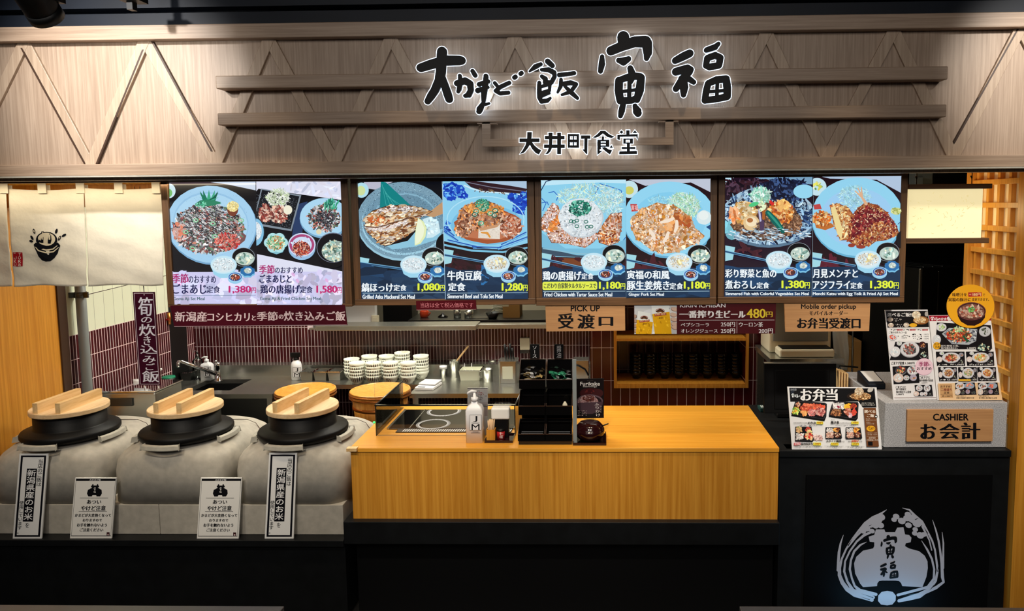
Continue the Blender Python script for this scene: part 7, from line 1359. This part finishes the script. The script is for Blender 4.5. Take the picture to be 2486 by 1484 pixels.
# bento menu in an acrylic stand
ZBn = ZF(7.81, 1900, 920); tb = .2; UB = (0, math.sin(tb), math.cos(tb)); q = [(1911.5, 939), (2128, 941), (2141, 1091.5), (1923, 1091.5)]
p = board_sign('bento_menu', 'wide white lunch-box menu in an acrylic stand on the black counter', 'menu', q, atz(2030, 1092, ZT+.001), UB, thick=.004, back='paper_white')
p.poly(q, (232, 232, 234)); p.zf = ZBn; p.clip = [((x-1900)*7.81, (y-920)*7.81) for x, y in q]
p.poly([(125, 170), (1740, 182), (1778, 545), (1520, 548), (1440, 432), (145, 436)], (14, 13, 16)); p.poly([(150, 180), (260, 182), (200, 280), (155, 280)], (36, 44, 56)); p.text('おかまど飯', 150, 185, 262, 226, (200, 204, 210)); brush(p, ['tora'], (1395, 70, 1790, 710), (158, 278, 220, 358), WHT); brush(p, ['fuku'], (1920, 140, 2360, 600), (222, 290, 296, 356), WHT); p.text('の', 302, 312, 334, 344, WHT)
p.text('お', 345, 195, 545, 412, (240, 240, 240), .007, 9); p.text('弁', 572, 192, 800, 420, (240, 240, 240), .007, 9); p.text('当', 830, 192, 1035, 412, (240, 240, 240), .007, 9)
p.ell(1450, 330, 236, 78, (40, 28, 24)); p.ell(1480, 330, 196, 72, (176, 130, 80)); p.scatter(('e', 1480, 335, 185, 62), 90, (12, 26), [(206, 166, 116), (150, 100, 56), (226, 196, 150), (120, 80, 44)]); p.ell(1448, 240, 86, 72, (206, 180, 150)); p.scatter(('e', 1448, 235, 76, 62), 60, (9, 18), [(232, 216, 190), (190, 156, 120), (216, 196, 166)]); p.ell(1660, 210, 60, 40, (196, 192, 186), -.5); p.text('大かまどで炊いた', 1492, 446, 1730, 476, (226, 222, 214)); p.text('炊きたてのご飯入り', 1486, 480, 1748, 512, (226, 222, 214))
def bento(pts, dx, dy, cells):
    p.poly([(x+dx*.0, y+dy) for x, y in pts], (10, 10, 12)); p.poly(pts, (26, 24, 28)); c = (sum(a for a, _ in pts)/len(pts), sum(b_ for _, b_ in pts)/len(pts)); p.poly([(c[0]+(a-c[0])*.96, c[1]+(b_-c[1])*.95) for a, b_ in pts], (70, 70, 76)); p.poly([(c[0]+(a-c[0])*.94, c[1]+(b_-c[1])*.92) for a, b_ in pts], (18, 16, 20))
    for reg, n, sz, pal in cells: p.scatter(reg, n, sz, pal)
RI = [(236, 232, 230), (222, 216, 214), (246, 244, 242), (206, 198, 198)]
bento([(262, 414), (800, 452), (836, 478), (826, 680), (790, 770), (700, 760), (160, 670), (170, 640), (235, 430)], 0, 34, [([(330, 560), (400, 480), (600, 490), (790, 510), (790, 550), (560, 570), (420, 620)], 130, (18, 34), [(232, 96, 66), (240, 130, 96), (206, 70, 50), (220, 110, 80)]), (('e', 555, 640, 70, 62), 60, (12, 26), [(206, 110, 110), (236, 170, 166), (150, 60, 60), (226, 140, 136)]), (('e', 710, 620, 84, 76), 80, (12, 26), [(196, 96, 96), (230, 160, 150), (140, 50, 54), (246, 190, 180)]), ([(210, 560), (300, 540), (310, 650), (190, 660)], 36, (14, 26), [(150, 190, 70), (206, 220, 120), (226, 170, 60), (90, 140, 50)]), (('e', 300, 490, 50, 46), 30, (8, 16), [(180, 90, 60), (120, 50, 36), (226, 190, 160)]), ([(340, 605), (470, 620), (440, 690), (400, 690)], 30, (14, 26), [(236, 150, 80), (246, 176, 110)])])
bento([(965, 424), (1420, 440), (1434, 470), (1420, 720), (1380, 770), (870, 690), (880, 640), (930, 480)], 0, 28, [([(960, 460), (1160, 470), (1150, 570), (950, 560)], 90, (14, 26), RI), ([(930, 580), (1100, 590), (1090, 700), (910, 680)], 70, (14, 28), [(110, 66, 44), (170, 110, 70), (70, 40, 30), (196, 140, 96)]), (('e', 1060, 530, 30, 20), 10, (8, 14), [(150, 40, 70)]), ([(1180, 490), (1270, 490), (1260, 550), (1170, 550)], 30, (18, 26), [(246, 190, 60), (236, 170, 40)]), (('e', 1330, 520, 60, 44), 40, (8, 16), [(150, 50, 36), (196, 80, 56), (90, 34, 30)]), (('e', 1230, 620, 50, 60), 30, (16, 28), [(196, 110, 90), (236, 170, 150), (150, 80, 60)]), (('e', 1340, 640, 44, 50), 24, (16, 28), [(216, 50, 44), (236, 90, 70)]), (('e', 1270, 690, 34, 32), 10, (16, 24), [(236, 190, 200)])])
bento([(232, 905), (540, 905), (585, 1150), (560, 1180), (230, 1170)], 0, 14, [(('e', 300, 960, 50, 46), 36, (12, 22), [(220, 180, 130), (190, 140, 90), (120, 160, 80)]), (('e', 480, 960, 50, 40), 30, (8, 16), [(150, 40, 44), (206, 90, 70)]), ([(260, 1040), (400, 1040), (370, 1140), (260, 1150)], 50, (12, 24), RI+[(226, 180, 176)]), ([(420, 1040), (540, 1040), (540, 1140), (450, 1150)], 40, (14, 26), [(216, 60, 50), (240, 200, 150), (200, 110, 100)]), (('e', 500, 1000, 40, 22), 14, (12, 20), [(240, 214, 150)])])
p.scatter([(570, 1068), (740, 1068), (746, 1160), (600, 1160)], 70, (10, 20), [(226, 190, 186), (206, 160, 156), (240, 216, 210)])
for x0 in (800, 1180): bento([(x0+8, 916), (x0+286, 918), (x0+318, 1110), (x0+300, 1128), (x0+16, 1128), (x0, 1100)], 0, 10, [([(x0+30, 940), (x0+140, 940), (x0+150, 1010), (x0+30, 1000)], 50, (10, 18), RI), ([(x0+30, 1020), (x0+150, 1020), (x0+150, 1110), (x0+30, 1110)], 50, (12, 22), [(226, 180, 160), (206, 150, 130), (240, 210, 196)]), (('e', x0+210, 970, 50, 36), 36, (10, 20), [(236, 150, 60), (246, 180, 90), (90, 40, 30)]), (('e', x0+230, 1060, 56, 44), 46, (10, 20), [(110, 50, 36), (170, 90, 60), (226, 200, 170), (70, 30, 26)])])
def tag_(t_, x0, y0, x1, y1): p.poly([(x0-10, y0-8), (x1+12, y0-6), (x1+14, y1+10), (x0-8, y1+8)], (232, 232, 70)); p.text(t_, x0, y0, x1, y1, (190, 90, 20), .015, 1.5)
p.text('自家製焼明日も焼鮭', 200, 820, 460, 842, (60, 60, 64)); p.text('のり弁', 470, 808, 622, 856, INK2, .007, 3); tag_('980円', 642, 812, 748, 848); p.text('焼き魚', 906, 796, 1062, 848, INK2, .007, 3); p.text('と旬の野菜の幕の内弁当', 1070, 824, 1280, 846, (60, 60, 64)); tag_('1,300円', 1298, 812, 1418, 846); p.text('本日の', 906, 766, 984, 784, INK2)
p.line([(200, 858), (750, 862)], 3, (120, 120, 124)); p.line([(905, 858), (1440, 862)], 3, (120, 120, 124)); p.line([(216, 1270), (750, 1275)], 3, (120, 120, 124)); p.line([(780, 1268), (1150, 1270)], 3, (120, 120, 124)); p.line([(1180, 1270), (1540, 1272)], 3, (120, 120, 124))
for x0, x1, y in ((296, 640, 878), (990, 1380, 880), (216, 740, 1286), (840, 1110, 1288), (1226, 1510, 1290)): dots(p, x0, y-6, x1, y+6, (90, 90, 94), 36)
p.poly([(204, 1212), (326, 1204), (328, 1250), (206, 1258)], (196, 24, 50)); p.text('豪華版', 216, 1214, 318, 1248, (246, 220, 224), .007, 2); p.text('幕の内弁当', 340, 1208, 556, 1250, INK2, .007, 3); tag_('1,300円', 578, 1212, 706, 1248); p.text('スタミナ焼肉', 816, 1154, 1096, 1196, INK2, .007, 3); p.text('弁当', 1102, 1172, 1160, 1196, INK2); tag_('1,050円', 912, 1214, 1036, 1248); p.text('鶏の', 1232, 1168, 1292, 1196, INK2); p.text('唐揚げ', 1296, 1152, 1432, 1196, (206, 90, 40), .007, 3); p.text('弁当', 1438, 1168, 1494, 1196, INK2); tag_('1,050円', 1304, 1214, 1424, 1248)
p.poly([(1522, 548), (1752, 548), (1812, 1280), (1582, 1280)], (116, 70, 40)); p.text('選べる', 1534, 590, 1742, 646, (240, 230, 216), .007, 2); p.text('ご飯', 1586, 664, 1720, 726, (240, 230, 216), .007, 2); p.ell(1758, 712, 28, 32, (22, 20, 22)); p.ell(1758, 712, 18, 16, (236, 234, 230)); p.text('新潟産コシヒカリ', 1566, 768, 1750, 792, (226, 210, 190)); p.text('白いご飯', 1566, 742, 1640, 760, (226, 210, 190)); p.text('季節の', 1572, 812, 1650, 830, (226, 210, 190)); p.text('炊き込みご飯', 1576, 838, 1722, 860, (226, 210, 190)); p.ell(1660, 940, 84, 54, (240, 176, 40)); dots(p, 1600, 908, 1720, 922, (90, 50, 20), 16); dots(p, 1590, 932, 1736, 946, (90, 50, 20), 18); dots(p, 1620, 956, 1710, 970, (90, 50, 20), 12); p.text('ご飯大盛り +100円', 1580, 1014, 1772, 1032, (226, 210, 190)); p.text('ご飯増量  +200円', 1582, 1046, 1776, 1064, (226, 210, 190)); p.line([(1580, 1088), (1790, 1088)], 2, (226, 210, 190)); p.text('お弁当の', 1620, 1104, 1746, 1130, (240, 230, 216), .0, 1); p.text('ご注文はこちら', 1580, 1142, 1796, 1170, (240, 230, 216), .0, 1); p.poly([(1604, 1186), (1690, 1186), (1694, 1262), (1608, 1262)], (16, 14, 16)); fin(p)
wq = atz(2030, 1092, ZT); MB().box(wq.x-.22, wq.y+.012, ZT, wq.x+.22, 3.29, ZT+.0006).build('acrylic_foot', 'clear_plastic', p.thing)
# register screen, seen from behind
ym = 3.72; x0, x1 = at(1855, 884, ym).x, at(2031, 884, ym).x; zt_ = at(1940, 883, ym).z; zb_ = at(1940, 1003, ym-.06).z
t = thing('register_screen', 'black register screen seen from behind, left of the lunch-box menu', 'screen', ((x0+x1)/2, ym, ZT)); m = MB(); m.prism([(x0, ym, zt_), (x1, ym, zt_), (x1-.02, ym-.07, zb_), (x0-.012, ym-.07, zb_)], (0, .022, .0)); m.build('screen_back', 'black_matte', t, bevel=.004); m = MB(); m.prism([(x0+.05, ym-.02, zt_-.03), (x1-.04, ym-.02, zt_-.03), (x1-.05, ym-.068, zb_+.02), (x0+.04, ym-.068, zb_+.02)], (0, .012, 0)); m.build('rear_cover', 'black_matte', t, bevel=.004)
MB().box((x0+x1)/2-.06, ym+.02, ZT, (x0+x1)/2+.06, ym+.12, zb_+.04).box((x0+x1)/2-.12, ym-.02, ZT, (x0+x1)/2+.12, ym+.13, ZT+.02).build('stand', 'black', t, bevel=.004); MB().box(x0+.001, ym-.001, zt_+.0005, x1-.001, ym+.022, zt_+.004).build('top_edge', 'steel', t)
x, y = oc(1866, 995); t = thing('coin_tray', 'small dark green coin tray on the black counter left of the register', 'tray', (x, y+.03, ZT)); MB().box(x-.045, y, ZT, x+.04, y+.07, ZT+.02).build('tray_body', 'green_box', t, bevel=.003); m = MB()
for k in range(8): m.box(x-.035+.009*k, y+.012, ZT+.0202, x-.030+.009*k, y+.05, ZT+.0225)
m.build('coin_ribs', 'white', t)
x, y = oc(2133, 946, ZB_+.0006); t = thing('card_reader', 'dark card reader with a pale screen on the back of the stone block', 'card reader', (x, y+.05, ZB_+.0006)); MB().prism([(x-.05, y, ZB_+.0006), (x-.05, y+.16, ZB_+.0006), (x-.05, y+.16, ZB_+.06), (x-.05, y, ZB_+.03)], (.085, 0, 0)).build('body', 'navy', t, bevel=.006); MB().prism([(x-.04, y+.02, ZB_+.0355), (x-.04, y+.14, ZB_+.0578), (x-.04, y+.14, ZB_+.0590), (x-.04, y+.02, ZB_+.0367)], (.065, 0, 0)).build('screen', 'white', t)
xk = BX0-.005; m = None
for k in range(4): single(MB().box(xk-.055+.014*k, 3.70, ZT, xk-.046+.014*k, 3.80, at(2045, 908, 3.70).z+.004*(3-k)), 'wooden_board', 'pale_wood', f"thin pale wooden slat, {('leftmost', 'second', 'third', 'rightmost')[k]} of four beside the register", 'slat', 'pale slats beside the stone block', bevel=.002)
m = MB().tube([(xk-.03, 3.82, ZT+.01), (xk-.05, 3.84, ZT+.14), (xk+.0, 3.86, ZB_+.03), (xk+.1, 3.86, ZB_+.02)], .005, 8); single(m, 'power_cable', 'black', 'black cable arching up beside the pale slats onto the stone block', 'cable')
# drink dispenser on its steel stand
yd = 4.04; x0, x1 = at(1876, 800, yd).x, at(2030, 800, yd).x; zb_ = at(1950, 864, yd).z; zs0 = at(1950, 877, yd).z
single(MB().box(x0-.03, yd-.08, zs0, x1+.02, yd+.33, zb_-.0008).box(x0-.02, yd-.07, 0, x0+.02, yd-.03, zs0).box(x1-.03, yd-.07, 0, x1+.01, yd-.03, zs0).box(x0-.02, yd+.29, 0, x0+.02, yd+.33, zs0).box(x1-.03, yd+.29, 0, x1+.01, yd+.33, zs0), 'dispenser_stand', 'steel', 'steel stand under the beige drink dispenser', 'stand')
t = thing('drink_dispenser', 'beige drink dispenser with a drip tray behind the mobile order sign', 'drink dispenser', ((x0+x1)/2, yd+.15, zb_)); zt_ = zb_+.50
MB().box(x0, yd+.08, zb_, x1, yd+.31, zt_).box(x0, yd, zb_+.30, x1, yd+.08, zt_).build('body', 'cream', t, bevel=.012); MB().box(x0+.02, yd+.072, zb_+.07, x1-.02, yd+.079, zb_+.29).build('recess_panel', 'grey_pipe', t, bevel=.003)
MB().box(x0+.03, yd-.05, zb_, x1-.02, yd+.07, zb_+.045).build('drip_tray', 'cream', t, bevel=.01); MB().box(x0+.045, yd-.04, zb_+.0455, x1-.035, yd+.06, zb_+.050).build('drip_grille', 'black', t); MB().box((x0+x1)/2-.02, yd+.02, zb_+.24, (x0+x1)/2+.02, yd+.06, zb_+.30).build('nozzle', 'steel_dark', t)
m = MB()
for k in range(6): m.box(x0-.012, yd-.004, zb_+.36+.02*k, x0+.05, yd-.0005, zb_+.368+.02*k)
m.build('side_vent', 'grey_pipe', t)
# cloth, boxes and dark machines at the right
yc = 4.5; x0, x1 = at(2024, 850, yc).x, at(2058, 850, yc).x; z0_, z1_ = at(2040, 900, yc).z, at(2040, 760, yc).z
t = thing('hanging_cloth', 'white cloth hanging right of the drink dispenser', 'cloth', ((x0+x1)/2, yc, z0_)); MB().grid(lambda u, v: (x0+(x1-x0)*u+.006*math.sin(7*v), yc+.012*math.sin(9*u+3*v), z0_+(z1_-z0_)*v), 14, 14).build('cloth', 'white_cloth', t, solid=.004)
MB().tube([(x0-.03, yc, z1_), (x1+.03, yc, z1_)], .006, 8).tube([(x1+.03, yc, z1_), (x1+.03, yc, 0)], .006, 8).build('rail', 'steel_dark', t)
for k, (a, b_, yt) in enumerate(((2058, 2070, 848), (2071, 2092, 828))): q0, q1 = at(a, 920, 4.75), at(b_, yt, 4.75); single(MB().box(q0.x, 4.75, 0, q1.x, 5.0, q1.z), 'cardboard_box', 'box_card', ('low narrow cardboard box right of the hanging cloth', 'tall cardboard box at the dark kitchen end, right of the narrow one')[k], 'box', 'cardboard boxes in the dark corner', bevel=.003)
cf = at(2234, 652, 4.3); R_ = Matrix.Rotation(.32, 3, 'Z'); t = thing('black_fridge', 'black freezer cabinet with steel edges below the paper lantern', 'freezer', (cf.x+.2, 4.5, 0)); ct = Vector((cf.x, 4.3, 0))
def fb(x0, y0, z0_, x1, y1, z1_, nm, mt): c_ = Vector(((x0+x1)/2, (y0+y1)/2, 0)); MB().obox(ct+R_@c_+Vector((0, 0, (z0_+z1_)/2)), x1-x0, y1-y0, z1_-z0_, R_).build(nm, mt, t, bevel=.004)
fb(0, 0, .05, .34, .5, cf.z, 'body', 'black'); fb(-.006, -.008, .05, .012, .006, cf.z, 'edge_strip', 'steel'); fb(.13, -.006, .4, .136, -.0005, cf.z-.02, 'door_gap', 'steel_dark'); fb(.02, .02, 0, .32, .48, .049, 'plinth', 'black')
for k in range(3): fb(.04+.07*k, .02, cf.z+.0005, .05+.07*k, .48, cf.z+.008, 'top_rib', 'steel_dark')
q0, q1 = at(2222, 448, 4.6), at(2266, 412, 4.6); t = thing('control_box', 'grey electrical box high up behind the paper lantern', 'control box', ((q0.x+q1.x)/2, 4.62, q0.z)); MB().box(q0.x, 4.6, q0.z, q1.x, 4.7, q1.z).build('case', 'grey_pipe', t, bevel=.006); MB().box(q0.x-.015, 4.56, q0.z-.02, q0.x+.03, 4.5995, q0.z+.045).build('side_box', 'grey_pipe', t, bevel=.002); MB().box(q0.x+.02, 4.7, q1.z-.02, q1.x-.02, 4.72, 2.47).build('hanger', 'black', t)
q0, q1 = at(2268, 448, 4.7), at(2346, 410, 4.7); single(MB().box(q0.x, 4.7, q0.z, q1.x, 5.0, 2.47), 'duct', 'steel_dark', 'dark hanging duct behind the right end of the lantern', 'duct')
# paper lantern box
yl = 3.30; x0, x1 = at(2206, 520, yl).x, at(2384, 520, yl).x; z0_, z1_ = at(2300, 578, yl).z, at(2300, 459, yl).z; xb = at(2406, 453, yl).x
t = thing('paper_lantern', 'box lantern of pale paper glowing between two dark wooden bars', 'lantern', ((x0+x1)/2, yl+.06, z0_-.02))
MB().box(x0, yl, z0_, x1, yl+.13, z1_).build('paper_shade', 'lantern_paper', t); MB().box(x0-.005, yl-.012, z1_+.0005, xb, yl+.145, z1_+.022).build('top_bar', 'brown_wood', t, bevel=.002); MB().box(x0-.012, yl-.012, z0_-.024, xb-.004, yl+.145, z0_-.0005).build('bottom_bar', 'brown_wood', t, bevel=.002)
P = Pic((x0, yl-.0008, z0_)); P.zf = None
for k in range(60): a, b_ = random.uniform(2212, 2378), random.uniform(464, 572); an = random.uniform(0, 3.1); L_ = random.uniform(3, 9); P.line([(a, b_), (a+L_*math.cos(an)*.5, b_+L_*math.sin(an)*.5), (a+L_*math.cos(an+.6), b_+L_*math.sin(an+.6))], .6, (222, 206, 150))
P.thing = t; printed('fibre_print', True, .75, .6); fin(P, 'paper_fibres', 'fibre_print')
for px in (2225, 2359): h_ = at(px, 450, yl+.06); MB().tube([(h_.x, yl+.06, z1_+.021), (h_.x, yl+.06, zb0+.03)], .002, 6).tube([(h_.x-.006, yl+.06, z1_+.06), (h_.x, yl+.06, z1_+.045), (h_.x+.006, yl+.06, z1_+.06), (h_.x, yl+.06, z1_+.07)], .003, 6).build('hook', 'steel_dark', t)
light('lantern_glow', 'POINT', ((x0+x1)/2+.1, yl+.25, (z0_+z1_)/2), (0, 0, 0), 1.6, (1.0, .78, .42), .06)
